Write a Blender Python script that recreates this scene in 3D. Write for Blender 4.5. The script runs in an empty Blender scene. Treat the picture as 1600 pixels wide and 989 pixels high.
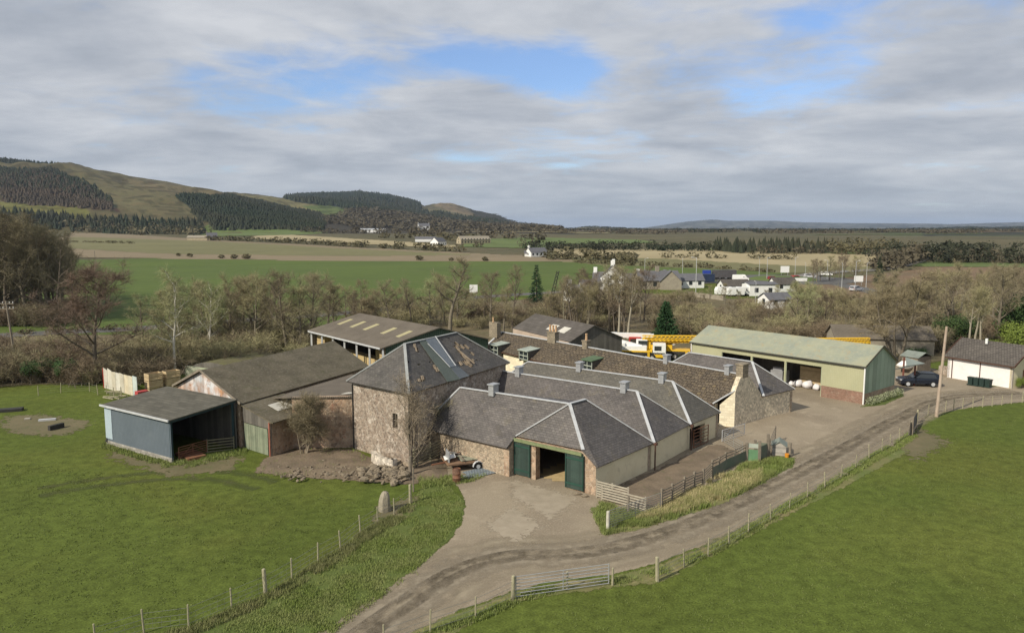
import bpy, math, random
import numpy as np
from mathutils import Vector, noise as mnoise
R=math.radians
sc=bpy.context.scene
HAZE=4.0e-5
# ------------------------------------------------------------------ camera
F=1160.; H=19.; P=math.atan(137.5/F)
cam=bpy.data.cameras.new('camera'); co=bpy.data.objects.new('camera',cam); sc.collection.objects.link(co)
co.location=(0,0,H); co.rotation_euler=(math.pi/2-P,0,0)
cam.sensor_width=36; cam.lens=F/1600*36; cam.clip_start=.5; cam.clip_end=60000
sc.camera=co
# ------------------------------------------------------------------ light
SUN_TO=R(50); SUN_EL=R(37)
w=bpy.data.worlds.new('World'); sc.world=w; w.use_nodes=True
sl=bpy.data.lights.new('sun','SUN'); so=bpy.data.objects.new('sun',sl); sc.collection.objects.link(so)
sl.energy=5.0; sl.angle=R(.6); sl.color=(1,.92,.77)
dv=Vector((math.sin(SUN_TO)*math.cos(SUN_EL),math.cos(SUN_TO)*math.cos(SUN_EL),-math.sin(SUN_EL)))
so.rotation_euler=dv.to_track_quat('-Z','Y').to_euler(); so.location=(-60,-60,80)
sc.view_settings.view_transform='Standard'; sc.view_settings.look='None'; sc.view_settings.gamma=1
sc.view_settings.use_curve_mapping=False; sc.view_settings.exposure=-.06
sc.cycles.max_bounces=5; sc.cycles.volume_bounces=0; sc.cycles.transparent_max_bounces=12
sc.cycles.use_denoising=True; sc.cycles.denoising_prefilter='NONE'
def ray(px,py):
    x=(px-800)/F; y=-(py-494.5)/F
    return np.array([x, math.cos(P)+y*math.sin(P), -math.sin(P)+y*math.cos(P)])
def build_sky():
    nt=w.node_tree; N=nt.nodes; L=nt.links; N.clear()
    def n(t,**k):
        q=N.new(t)
        for a,b in k.items(): setattr(q,a,b)
        return q
    def m(op,a,b=None,c=None,clamp=False):
        q=n('ShaderNodeMath',operation=op,use_clamp=clamp)
        for i,v in enumerate((a,b,c)):
            if v is None: continue
            if isinstance(v,(int,float)): q.inputs[i].default_value=v
            else: L.new(v,q.inputs[i])
        return q.outputs[0]
    out=n('ShaderNodeOutputWorld'); sky=n('ShaderNodeTexSky',sky_type='NISHITA',sun_disc=False)
    sky.sun_elevation=SUN_EL; sky.sun_rotation=SUN_TO+math.pi; sky.altitude=60; sky.air_density=1; sky.dust_density=.5; sky.ozone_density=1.6
    tc=n('ShaderNodeTexCoord'); sp=n('ShaderNodeSeparateXYZ'); L.new(tc.outputs['Generated'],sp.inputs[0])
    z=m('MAXIMUM',sp.outputs[2],0.0); zz=m('ADD',z,.12)
    X=m('DIVIDE',sp.outputs[0],zz); Y=m('DIVIDE',sp.outputs[1],zz)
    cb=n('ShaderNodeCombineXYZ'); L.new(X,cb.inputs[0]); L.new(Y,cb.inputs[1])
    def nz(scale,det,rough,dist=0,loc=(0,0,0),st=(1,1,1)):
        mp=n('ShaderNodeMapping'); mp.inputs['Location'].default_value=loc; mp.inputs['Scale'].default_value=st; L.new(cb.outputs[0],mp.inputs[0])
        q=n('ShaderNodeTexNoise'); q.inputs['Scale'].default_value=scale; q.inputs['Detail'].default_value=det; q.inputs['Roughness'].default_value=rough; q.inputs['Distortion'].default_value=dist
        L.new(mp.outputs[0],q.inputs['Vector']); return q.outputs['Fac']
    big=nz(.72,6,.56,.35,(3.1,.4,0)); fine=nz(3.4,9,.62,.4,(7,1,2)); shade=nz(1.1,5,.58,.3,(1.7,9.2,4),(1,1.25,1))
    dens=m('ADD',m('MULTIPLY',big,.66),m('MULTIPLY',fine,.34))
    gap=None
    for (px,py,rx,ry,a) in ((430,150,125,52,.25),(490,188,75,26,.14),(350,110,70,30,.10),(560,120,60,26,.10),(715,92,66,40,.145),(815,105,70,34,.15),(890,112,40,46,.21),(500,90,60,20,.07),(1075,110,80,44,.14),(1270,105,100,50,.26),(1175,140,40,20,.06),(1340,15,90,24,.10),(1230,30,40,20,.06),(1520,298,90,10,.07),(575,272,60,6,.08),(40,250,60,7,.07),(1000,25,60,20,.07),(690,245,40,9,.09),(880,258,50,6,.09),(1590,60,60,60,.1)):
        d=ray(px,py); d=d/np.linalg.norm(d)
        # unit view-sphere ellipse around a gap in the cloud deck
        ax=math.atan2(d[0],d[1]); el=math.asin(d[2])
        az=m('ARCTAN2',sp.outputs[0],sp.outputs[1]) if gap is None else az
        u=m('DIVIDE',m('SUBTRACT',az,ax),rx/F); v=m('DIVIDE',m('SUBTRACT',sp.outputs[2],math.sin(el)),ry/F)
        r2=m('ADD',m('MULTIPLY',u,u),m('MULTIPLY',v,v))
        g=m('MULTIPLY',m('POWER',2.718,m('MULTIPLY',r2,-.8)),a)
        gap=g if gap is None else m('ADD',gap,g)
    dens=m('SUBTRACT',dens,m('MINIMUM',gap,.19))
    # a broken deck thickens toward the horizon
    low=m('SUBTRACT',1,m('MULTIPLY',z,3.0),clamp=True)
    dens=m('ADD',dens,m('MULTIPLY',low,.055))
    mr=n('ShaderNodeMapRange',interpolation_type='SMOOTHSTEP'); L.new(dens,mr.inputs[0]); mr.inputs[1].default_value=.27; mr.inputs[2].default_value=.49
    cr=n('ShaderNodeValToRGB'); e=cr.color_ramp.elements
    e[0].position=.30; e[0].color=(.30,.335,.395,1); e[1].position=.68; e[1].color=(.69,.71,.745,1)
    k=e.new(.47); k.color=(.445,.48,.54,1)
    sh=m('ADD',m('MULTIPLY',shade,.7),m('MULTIPLY',fine,.3)); 
    # thin edges catch more light
    thin=m('MULTIPLY',m('SUBTRACT',.62,dens,clamp=True),.38)
    L.new(m('ADD',sh,thin),cr.inputs[0])
    hz=n('ShaderNodeMix',data_type='RGBA'); L.new(m('MULTIPLY',m('POWER',m('SUBTRACT',1,m('MULTIPLY',z,6),clamp=True),2),.55),hz.inputs[0])
    L.new(cr.outputs[0],hz.inputs[6]); hz.inputs[7].default_value=(.52,.58,.64,1)
    b1=n('ShaderNodeBackground'); b1.inputs[1].default_value=.15; tn=n('ShaderNodeMix',data_type='RGBA',blend_type='MULTIPLY'); tn.inputs[0].default_value=1; L.new(sky.outputs[0],tn.inputs[6]); tn.inputs[7].default_value=(.78,.88,1.08,1); L.new(tn.outputs[2],b1.inputs[0])
    b2=n('ShaderNodeBackground'); b2.inputs[1].default_value=1.0; L.new(hz.outputs[2],b2.inputs[0])
    mx=n('ShaderNodeMixShader'); L.new(m('ADD',m('MULTIPLY',mr.outputs[0],.93),.05),mx.inputs[0]); L.new(b1.outputs[0],mx.inputs[1]); L.new(b2.outputs[0],mx.inputs[2]); L.new(mx.outputs[0],out.inputs[0])
build_sky()

# ------------------------------------------------------------------ measuring helpers (pixel of the 1600 px photo -> point in the world)
def hills(x,y):
    x=np.asarray(x,float); y=np.asarray(y,float); d=np.sqrt(x*x+y*y)
    yy=np.maximum(y,1.); col=800+x/yy*F; front=(y>500)
    pl=14-4.*np.clip((col-820)/160.,0,1)*(y>0); z=pl*(1-np.exp(-np.maximum(d-400,0)/600.)); z0=z.copy()
    nb=fbm(x/170.,y/170.)-.5; nf=fbm(x/46.,y/46.)-.5
    for (foot,crest,px,py,sh) in HILLS:
        c=np.interp(col,px,py); zc=19+(357-c)/F*crest-pl
        t=(y-foot)/(crest-foot); up=np.clip(t,0,1); s=up**sh*(1-.25*up)/.75*1.0
        s=np.where(t>1,np.clip(1-(t-1)*.8,.0,1),s)
        amp=np.clip(zc,0,400)
        hz=amp*s*(1+.30*nb*(4*up*(1-up)))+ (nf*.07+nb*.10)*amp*np.clip(up*4,0,1)*np.clip((1.02-t)*4,.25,1)
        z=np.where(front&(zc>0),np.maximum(z,z0+hz),z)
    return z
rs=np.random.RandomState(4); _tab=rs.rand(256,256)
def vnoise(x,y):
    xi=np.floor(x).astype(int); yi=np.floor(y).astype(int); fx=x-xi; fy=y-yi; fx=fx*fx*(3-2*fx); fy=fy*fy*(3-2*fy)
    a=_tab[xi&255,yi&255]; b=_tab[(xi+1)&255,yi&255]; c=_tab[xi&255,(yi+1)&255]; d=_tab[(xi+1)&255,(yi+1)&255]
    return (a*(1-fx)+b*fx)*(1-fy)+(c*(1-fx)+d*fx)*fy
def fbm(x,y,o=4):
    s=0;a=.5;t=0
    for i in range(o): s=s+a*vnoise(x*2**i+i*17.3,y*2**i+i*9.1); t+=a; a*=.5
    return s/t
HILLS=[
 (1250,2600,[-1200,-500,0,60,160,270,300,350,420,480,540,610],[262,240,252,258,270,285,292,302,321,334,347,360],.85),
 (1700,3600,[230,300,360,410,460,560,640,700,780,840],[330,305,303,306,313,322,334,345,355,360],.9),
 (2600,5200,[250,420,450,520,560,610,645,665,690,712,735,745,780,800,830,870,900],[330,318,310,305.5,304,309,317,323,318,320,328,331,338,346,351,357,360],.9),
 (3200,4800,[840,890,925,960,990,1030],[360,357,354,356,357.5,360],1.),
 (9000,14000,[980,1020,1070,1110,1140,1200,1240,1300,1360,1440,1480,1530,1600,1800,2600],[359,354,346.5,343,345.5,345,347,348.5,349,349.5,350.5,349,347,349,352],1.),
 (3600,6000,[1340,1400,1470,1510,1545,1600,1700,2600],[360,357.5,356,354,356,353.5,351,350],1.)]
def G(px,py,z=0.):
    d=ray(px,py); t=(z-H)/d[2]; return np.array([0,0,H])+d*t
def V(px,py,a,b):
    d=ray(px,py); n=np.array([-(b[1]-a[1]),b[0]-a[0],0.]); o=np.array([0,0,H]); t=np.dot(np.array(a)-o,n)/np.dot(d,n); return o+d*t
def T(px,py):
    d=ray(px,py); ts=np.exp(np.linspace(math.log(18),math.log(20000),1500)); p=np.array([0,0,H])[None]+d[None]*ts[:,None]
    h=hills(p[:,0],p[:,1]); k=np.nonzero(p[:,2]<=h)[0]
    if len(k)==0: return None
    i=k[0]
    if i==0: return p[0]
    f0=p[i-1,2]-h[i-1]; f1=p[i,2]-h[i]; f=f0/(f0-f1); q=p[i-1]*(1-f)+p[i]*f; q[2]=float(hills(q[0],q[1])); return q
def zat(x,y): return float(hills(x,y))
def projpx(x,y,z):
    dz=z-H; zc=y*math.cos(P)-dz*math.sin(P); yu=y*math.sin(P)+dz*math.cos(P); zc=np.where(zc<1,1,zc)
    return 800+F*x/zc, 494.5-F*yu/zc
def hv(deg): return np.array([math.sin(R(deg)),math.cos(R(deg)),0.])
A3=lambda *a: np.array(a,float)
Z=A3(0,0,1)

# ------------------------------------------------------------------ materials
MATS={}
def mat(name,c1,c2=None,c3=None,scale=1.,rough=.9,bump=.15,pattern=None,ps=(1,1),metal=0.,spec=.3,rand=0.,coord='UV',pc=None,pdark=.5,fine=8.,alpha=None,cov=.5,bd=.02,stain=None,stain_amt=.5,trans=0):
    """procedural material: large blotches c1..c2, small speckle c3, optional pattern brick / corr / planks / rubble / furrow"""
    if name in MATS: return MATS[name]
    M=bpy.data.materials.new(name); M.use_nodes=True; nt=M.node_tree; N=nt.nodes; L=nt.links
    b=N['Principled BSDF']; b.inputs['Roughness'].default_value=rough; b.inputs['Metallic'].default_value=metal; b.inputs['Specular IOR Level'].default_value=spec
    c2=c2 or tuple(x*.7 for x in c1); c3=c3 or tuple(x*1.25 for x in c1)
    def n(t,**k):
        q=N.new(t)
        for a,v in k.items(): setattr(q,a,v)
        return q
    tc=n('ShaderNodeTexCoord'); vec=tc.outputs['Object' if coord=='Object' else 'UV']
    if coord=='World': ge=n('ShaderNodeNewGeometry'); vec=ge.outputs['Position']
    def noise(s,d=4,r=.6,v=None,dist=0):
        q=n('ShaderNodeTexNoise'); q.inputs['Scale'].default_value=s; q.inputs['Detail'].default_value=d; q.inputs['Roughness'].default_value=r; q.inputs['Distortion'].default_value=dist
        L.new(v or vec,q.inputs['Vector']); return q.outputs['Fac']
    def mixc(f,a,bb,mode='MIX'):
        q=n('ShaderNodeMix',data_type='RGBA',blend_type=mode)
        for i,v in ((0,f),(6,a),(7,bb)):
            if isinstance(v,(int,float)): q.inputs[i].default_value=v
            elif isinstance(v,tuple): q.inputs[i].default_value=(*v,1)
            else: L.new(v,q.inputs[i])
        return q.outputs[2]
    def mr(v,a,bb,c=0.,d=1.):
        q=n('ShaderNodeMapRange'); L.new(v,q.inputs[0]); q.inputs[1].default_value=a; q.inputs[2].default_value=bb; q.inputs[3].default_value=c; q.inputs[4].default_value=d; return q.outputs[0]
    def mth(op,a,bb):
        q=n('ShaderNodeMath',operation=op)
        for i,v in enumerate((a,bb)):
            if isinstance(v,(int,float)): q.inputs[i].default_value=v
            else: L.new(v,q.inputs[i])
        return q.outputs[0]
    big=noise(scale,5,.62); fn=noise(scale*fine,3,.7)
    col=mixc(mr(big,.38,.64),c1,c2); col=mixc(mr(fn,.5,.74,0,cov),col,c3)
    hgt=fn
    if stain:
        st=noise(scale*2.3,6,.7,dist=.6); col=mixc(mr(st,.55,.68,0,stain_amt),col,stain)
    if pattern in('brick','slate'):
        bt=n('ShaderNodeTexBrick'); L.new(vec,bt.inputs['Vector']); bt.inputs['Scale'].default_value=1
        bt.inputs['Brick Width'].default_value=ps[0]; bt.inputs['Row Height'].default_value=ps[1]; bt.inputs['Mortar Size'].default_value=ps[1]*.07 if pattern=='slate' else ps[1]*.1
        bt.inputs['Color1'].default_value=(1.12,1.12,1.12,1); bt.inputs['Color2'].default_value=(.80,.80,.80,1); bt.inputs['Mortar'].default_value=(*(pc or (pdark,)*3),1)
        col=mixc(1.,col,bt.outputs['Color'],'MULTIPLY'); hgt=mth('SUBTRACT',mth('MULTIPLY',fn,.5),bt.outputs['Fac'])
    if pattern=='corr':
        sx=n('ShaderNodeSeparateXYZ'); L.new(vec,sx.inputs[0]); s=mth('SINE',mth('MULTIPLY',sx.outputs[0],2*math.pi/ps[0]),0.)
        hgt=mth('ADD',mth('MULTIPLY',s,1.),mth('MULTIPLY',fn,.15)); col=mixc(mr(s,-1,0,.35,0),col,(pdark*c1[0],pdark*c1[1],pdark*c1[2]))
    if pattern in('planks','panels'):
        sx=n('ShaderNodeSeparateXYZ'); L.new(vec,sx.inputs[0]); u=mth('DIVIDE',sx.outputs[0 if pattern=='planks' else 1],ps[0])
        fr=mth('FRACT',u,0.); fl=mth('FLOOR',u,0.); wn=n('ShaderNodeTexWhiteNoise',noise_dimensions='1D'); L.new(fl,wn.inputs['W'])
        col=mixc(1.,col,mixc(wn.outputs['Value'],(.74,.74,.74),(1.16,1.16,1.16)),'MULTIPLY'); g=mr(fr,0.,.07,1,0); col=mixc(mth('MULTIPLY',g,.8),col,tuple(c*.2 for c in c1)); hgt=mth('SUBTRACT',mth('MULTIPLY',fn,.4),g)
    if pattern=='rubble':
        vo=n('ShaderNodeTexVoronoi'); vo.inputs['Scale'].default_value=ps[0]; L.new(vec,vo.inputs['Vector']); vo.inputs['Randomness'].default_value=.9
        ve=n('ShaderNodeTexVoronoi',feature='DISTANCE_TO_EDGE'); ve.inputs['Scale'].default_value=ps[0]; L.new(vec,ve.inputs['Vector']); ve.inputs['Randomness'].default_value=.9
        sp=n('ShaderNodeSeparateColor'); L.new(vo.outputs['Color'],sp.inputs[0])
        col=mixc(1.,col,mixc(sp.outputs[0],(.62,.60,.58),(1.25,1.2,1.15)),'MULTIPLY'); e=mr(ve.outputs['Distance'],0.,.09,1,0)
        col=mixc(mth('MULTIPLY',e,.75),col,pc or (.5,.46,.38)); hgt=mth('SUBTRACT',mth('MULTIPLY',fn,.4),mth('MULTIPLY',e,.7))
    if pattern=='furrow':
        sx=n('ShaderNodeSeparateXYZ'); L.new(vec,sx.inputs[0]); a=R(ps[1]); u=mth('ADD',mth('MULTIPLY',sx.outputs[0],math.cos(a)),mth('MULTIPLY',sx.outputs[1],math.sin(a)))
        s=mth('SINE',mth('MULTIPLY',u,2*math.pi/ps[0]),0.); col=mixc(mr(s,.2,1,0,.45),col,(pdark*c1[0],pdark*c1[1],pdark*c1[2]))
    if rand:
        oi=n('ShaderNodeObjectInfo'); hs=n('ShaderNodeHueSaturation'); L.new(mr(oi.outputs['Random'],0,1,.5-.035*rand,.5+.03*rand),hs.inputs['Hue']); L.new(mr(oi.outputs['Random'],0,1,1-.35*rand,1+.35*rand),hs.inputs['Value']); L.new(col,hs.inputs['Color']); col=hs.outputs[0]
    L.new(col,b.inputs['Base Color'])
    if bump:
        bp=n('ShaderNodeBump'); bp.inputs['Strength'].default_value=bump; bp.inputs['Distance'].default_value=bd; L.new(hgt,bp.inputs['Height']); L.new(bp.outputs[0],b.inputs['Normal'])
    if alpha:
        at=n('ShaderNodeAttribute',attribute_name='edge'); e1=noise(alpha[0],5,.65)
        a1=mth('ADD',at.outputs['Fac'],mth('MULTIPLY',mth('SUBTRACT',e1,.5),alpha[1])); L.new(mr(a1,-alpha[2],alpha[2]),b.inputs['Alpha'])
    MATS[name]=M; return M
SLATE=lambda nm,c,c2,c3,st=None: mat(nm,c,c2,c3,scale=.35,fine=9,rough=.62,bump=.5,pattern='slate',ps=(.34,.19),pdark=.5,stain=st,stain_amt=.4,spec=.4,cov=.6)
m_slate=SLATE('slate',(.124,.110,.103),(.082,.074,.071),(.195,.178,.158),(.15,.125,.075))
m_slate_old=SLATE('slate_old',(.112,.10,.09),(.070,.064,.058),(.19,.18,.155),(.10,.095,.055))
m_stonetile=mat('stone_tile',(.125,.098,.070),(.080,.066,.052),(.21,.175,.12),scale=.8,fine=6,rough=.95,bump=1.,bd=.06,pattern='slate',ps=(.5,.34),pdark=.25,cov=.8,stain=(.19,.145,.07),stain_amt=.5)
m_asb=mat('asbestos_sheet',(.165,.14,.11),(.125,.105,.083),(.22,.195,.155),scale=.4,rough=.9,bump=.6,bd=.04,pattern='corr',ps=(.18,),pdark=.6,stain=(.10,.09,.06))
m_asb_moss=mat('mossy_sheet',(.15,.128,.088),(.088,.076,.05),(.27,.25,.2),scale=.5,rough=.95,bump=.6,bd=.04,pattern='corr',ps=(.18,),pdark=.55,stain=(.075,.075,.03),stain_amt=.7,cov=.7)
m_asb_dark=mat('dark_sheet',(.112,.105,.084),(.090,.085,.068),(.15,.14,.115),scale=.5,rough=.85,bump=.5,bd=.03,pattern='slate',ps=(1.1,.42),pdark=.7)
m_lead=mat('lead',(.52,.53,.54),(.40,.41,.42),(.62,.63,.63),scale=2,rough=.5,bump=.1)
m_galv=mat('galvanised',(.42,.43,.44),(.33,.34,.35),(.5,.5,.5),scale=3,rough=.45,metal=.3,bump=.05)
m_rubble=mat('rubble_stone',(.33,.275,.225),(.23,.18,.145),(.60,.56,.50),scale=.45,rough=.95,bump=.8,bd=.05,pattern='rubble',ps=(5.2,),pc=(.52,.46,.38),fine=5,cov=.55,stain=(.70,.66,.60),stain_amt=.9)
m_rubble2=mat('rubble_stone_tan',(.42,.35,.26),(.31,.25,.19),(.56,.49,.39),scale=.6,rough=.95,bump=.8,bd=.05,pattern='rubble',ps=(5.2,),pc=(.50,.43,.33),fine=5,stain=(.30,.17,.12),stain_amt=.5)
m_cream=mat('cream_harling',(.70,.63,.44),(.63,.56,.38),(.77,.71,.53),scale=.6,rough=.95,bump=.35,bd=.03,fine=14,stain=(.40,.34,.23),stain_amt=.45)
m_creamw=mat('cream_painted_stone',(.82,.74,.56),(.76,.67,.49),(.88,.82,.68),scale=1.2,rough=.9,bump=.35,bd=.02,pattern='brick',ps=(.5,.26),pc=(.86,.85,.82))
m_creamst=mat('cream_stone_gable',(.72,.65,.50),(.62,.55,.42),(.80,.74,.60),scale=.8,rough=.95,bump=.45,bd=.02,pattern='rubble',ps=(4.6,),pc=(.50,.44,.34),fine=6)
m_brick=mat('red_brick',(.29,.175,.13),(.22,.135,.10),(.42,.33,.26),scale=.7,rough=.95,bump=.4,pattern='brick',ps=(.23,.075),pc=(.5,.45,.4),stain=(.42,.34,.27),stain_amt=.6)
m_brickst=mat('brick_patched_stone',(.33,.225,.155),(.39,.31,.23),(.50,.43,.34),scale=.55,rough=.95,bump=.7,bd=.04,pattern='rubble',ps=(3.2,),pc=(.42,.34,.26),stain=(.32,.15,.10),stain_amt=.6)
m_block=mat('concrete_block',(.36,.34,.30),(.28,.26,.23),(.44,.42,.38),scale=.7,rough=.95,bump=.3,pattern='brick',ps=(.44,.22),pc=(.6,.6,.6))
m_green=mat('green_door_paint',(.040,.066,.055),(.030,.050,.043),(.065,.092,.078),scale=1.2,rough=.6,bump=.4,pattern='planks',ps=(.18,))
m_greenp=mat('pale_green_timber',(.20,.235,.12),(.15,.18,.09),(.27,.3,.18),scale=3,rough=.8,bump=.2)
m_wood_old=mat('weathered_timber',(.24,.205,.16),(.16,.135,.105),(.33,.29,.23),scale=3,rough=.95,bump=.3,coord='Object')
m_rail=mat('mossy_timber',(.22,.20,.13),(.15,.135,.09),(.32,.30,.21),scale=3,rough=.95,bump=.3,coord='Object')
m_post=mat('fence_post_wood',(.36,.33,.22),(.26,.24,.16),(.46,.42,.30),scale=4,rough=.95,bump=.3,coord='Object')
m_wire=mat('fence_wire',(.30,.30,.28),rough=.5,metal=.4,bump=0)
m_blue=mat('blue_cladding',(.130,.158,.188),(.112,.138,.165),(.165,.195,.22),scale=.5,rough=.5,bump=.6,bd=.03,pattern='corr',ps=(.2,),pdark=.75,stain=(.17,.20,.22),stain_amt=.35)
m_skyl=mat('pale_translucent_sheet',(.42,.50,.56),(.36,.44,.50),scale=1,rough=.5,bump=.5,pattern='corr',ps=(.2,),pdark=.75)
m_rust=mat('rusty_sheet',(.58,.60,.62),(.40,.22,.12),(.64,.64,.64),scale=.7,rough=.8,bump=.5,bd=.03,pattern='planks',ps=(.62,),stain=(.30,.13,.055),stain_amt=.95,cov=.3)
m_rust2=mat('rust_brown',(.22,.10,.055),(.16,.075,.045),(.32,.17,.10),scale=2,rough=.9,bump=.3)
m_palegr=mat('pale_green_cladding',(.40,.395,.25),(.35,.35,.22),(.44,.43,.29),scale=.35,rough=.7,bump=.35,bd=.03,pattern='corr',ps=(.2,),pdark=.85,stain=(.40,.42,.30),stain_amt=.3)
m_palegr_roof=mat('pale_green_roof',(.31,.315,.225),(.235,.26,.215),(.37,.37,.28),scale=.45,rough=.8,bump=.35,bd=.03,pattern='corr',ps=(.2,),pdark=.85,stain=(.36,.27,.14),stain_amt=.6,fine=5,cov=.6)
m_greengable=mat('green_gable_cladding',(.32,.40,.30),(.25,.33,.24),(.38,.46,.35),scale=.4,rough=.6,bump=.6,bd=.03,pattern='planks',ps=(.9,))
m_dkgreen=mat('dark_green_cladding',(.050,.085,.058),(.04,.07,.048),(.065,.10,.075),scale=.4,rough=.5,bump=.6,bd=.03,pattern='corr',ps=(.25,),pdark=.6)
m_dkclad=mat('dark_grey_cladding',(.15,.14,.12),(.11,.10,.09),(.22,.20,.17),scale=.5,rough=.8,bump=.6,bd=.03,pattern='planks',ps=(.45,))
m_dark=mat('interior_shade',(.03,.028,.025),rough=.95,bump=0)  # near black: the shade of an unlit interior put into the colour
m_concrete=mat('concrete',(.36,.33,.28),(.29,.265,.22),(.43,.40,.35),scale=.8,rough=.95,bump=.2,coord='World')
m_skyly=mat('yellow_skylight',(.42,.38,.21),(.36,.32,.18),scale=1,rough=.6,bump=.3,pattern='corr',ps=(.2,))
m_white=mat('white_paint',(.78,.78,.76),(.7,.7,.68),scale=2,rough=.6,bump=.05)
m_glass=mat('window_glass',(.03,.035,.04),(.02,.025,.03),scale=1,rough=.08,spec=.8,bump=0)
m_terra=mat('terracotta',(.50,.34,.20),(.42,.27,.16),scale=3,rough=.9,bump=.1)
m_chim=mat('chimney_stone',(.30,.25,.18),(.22,.19,.14),(.40,.35,.26),scale=1.5,rough=.95,bump=.6,pattern='brick',ps=(.5,.25),pc=(.6,.6,.6))
m_tileb=mat('brown_concrete_tile',(.13,.115,.10),(.10,.088,.078),(.18,.16,.14),scale=.5,rough=.85,bump=.8,bd=.05,pattern='slate',ps=(.33,.33),pdark=.35)
m_brownp=mat('brown_trim',(.10,.05,.035),rough=.6,bump=0)
m_plate=mat('pale_timber_crate',(.55,.43,.26),(.45,.34,.20),(.62,.52,.34),scale=2,rough=.9,bump=.4,pattern='panels',ps=(.17,))
m_yellow=mat('yellow_paint',(.72,.46,.03),(.62,.38,.03),scale=2,rough=.45,bump=.05)
m_red=mat('red_paint',(.45,.04,.03),rough=.5,bump=0)
m_rubber=mat('rubber',(.02,.02,.02),rough=.85,bump=0)
m_chassis=mat('dark_chassis',(.045,.043,.04),rough=.7,bump=.1)
m_carblue=mat('dark_blue_paint',(.008,.012,.022),(.008,.012,.022),rough=.25,spec=.6,bump=0)
m_orange=mat('orange_plastic',(.75,.30,.03),rough=.5,bump=0)
m_bag=mat('white_woven_bag',(.75,.73,.74),(.65,.63,.66),scale=3,rough=.8,bump=.3,coord='Object')
m_purple=mat('dark_purple_bag',(.06,.03,.08),rough=.7,bump=.2)
m_bin=mat('dark_green_bin',(.025,.045,.04),(.02,.035,.03),rough=.5,bump=0)
m_stone=mat('boulder_stone',(.22,.18,.13),(.15,.12,.085),(.33,.29,.22),scale=1.4,rough=.95,bump=.7,bd=.05,coord='Object')
m_straw=mat('straw',(.50,.38,.20),(.40,.30,.15),(.60,.48,.27),scale=2,rough=.95,bump=.8,coord='Object',fine=12)
m_bark=mat('bark',(.17,.145,.11),(.12,.10,.075),(.25,.23,.18),scale=2,rough=.95,bump=.4,coord='Object',rand=.5)
m_birch=mat('birch_bark',(.60,.57,.50),(.52,.48,.42),(.2,.18,.16),scale=2,rough=.8,bump=.2,coord='Object')
m_twig=mat('twigs_brown',(.235,.20,.125),(.18,.15,.095),(.31,.27,.175),scale=.35,rough=.95,bump=0,coord='Object',rand=.55)
m_twigo=mat('twigs_olive',(.30,.265,.15),(.22,.195,.11),(.40,.36,.22),scale=.35,rough=.95,bump=0,coord='Object',rand=.5)
m_twigr=mat('twigs_reddish',(.215,.165,.11),(.165,.128,.085),(.28,.22,.15),scale=.35,rough=.95,bump=0,coord='Object',rand=.4)
m_twigy=mat('twigs_budding',(.30,.31,.15),(.24,.24,.13),(.36,.38,.19),scale=.35,rough=.95,bump=0,coord='Object',rand=.3)
m_twigd=mat('twigs_dark',(.115,.102,.062),(.09,.08,.05),(.155,.135,.088),scale=.35,rough=.95,bump=0,coord='Object',rand=.4)
m_needle=mat('conifer_needles',(.030,.060,.026),(.020,.042,.022),(.05,.09,.035),scale=1,rough=.9,bump=0,coord='Object',rand=.4)
m_leaf=mat('evergreen_leaves',(.050,.095,.028),(.035,.07,.022),(.09,.14,.04),scale=1,rough=.8,bump=0,coord='Object',rand=.5)
m_leafy=mat('fresh_leaves',(.16,.21,.035),(.12,.16,.03),(.22,.26,.06),scale=1,rough=.8,bump=0,coord='Object')
m_fconif=mat('far_conifers',(.021,.032,.018),(.040,.040,.024),(.035,.05,.026),scale=.006,fine=20,rough=.95,bump=0,coord='World')
m_flarch=mat('far_larch',(.070,.052,.036),(.05,.042,.03),(.09,.07,.045),scale=.01,fine=20,rough=.95,bump=0,coord='World')
m_fbare=mat('far_bare_wood',(.105,.088,.058),(.075,.066,.043),(.14,.118,.078),scale=.02,fine=10,rough=.95,bump=0,coord='World')
m_fhedge=mat('far_hedge',(.115,.10,.055),(.085,.08,.042),(.15,.13,.08),scale=.03,fine=10,rough=.95,bump=0,coord='World')
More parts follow.
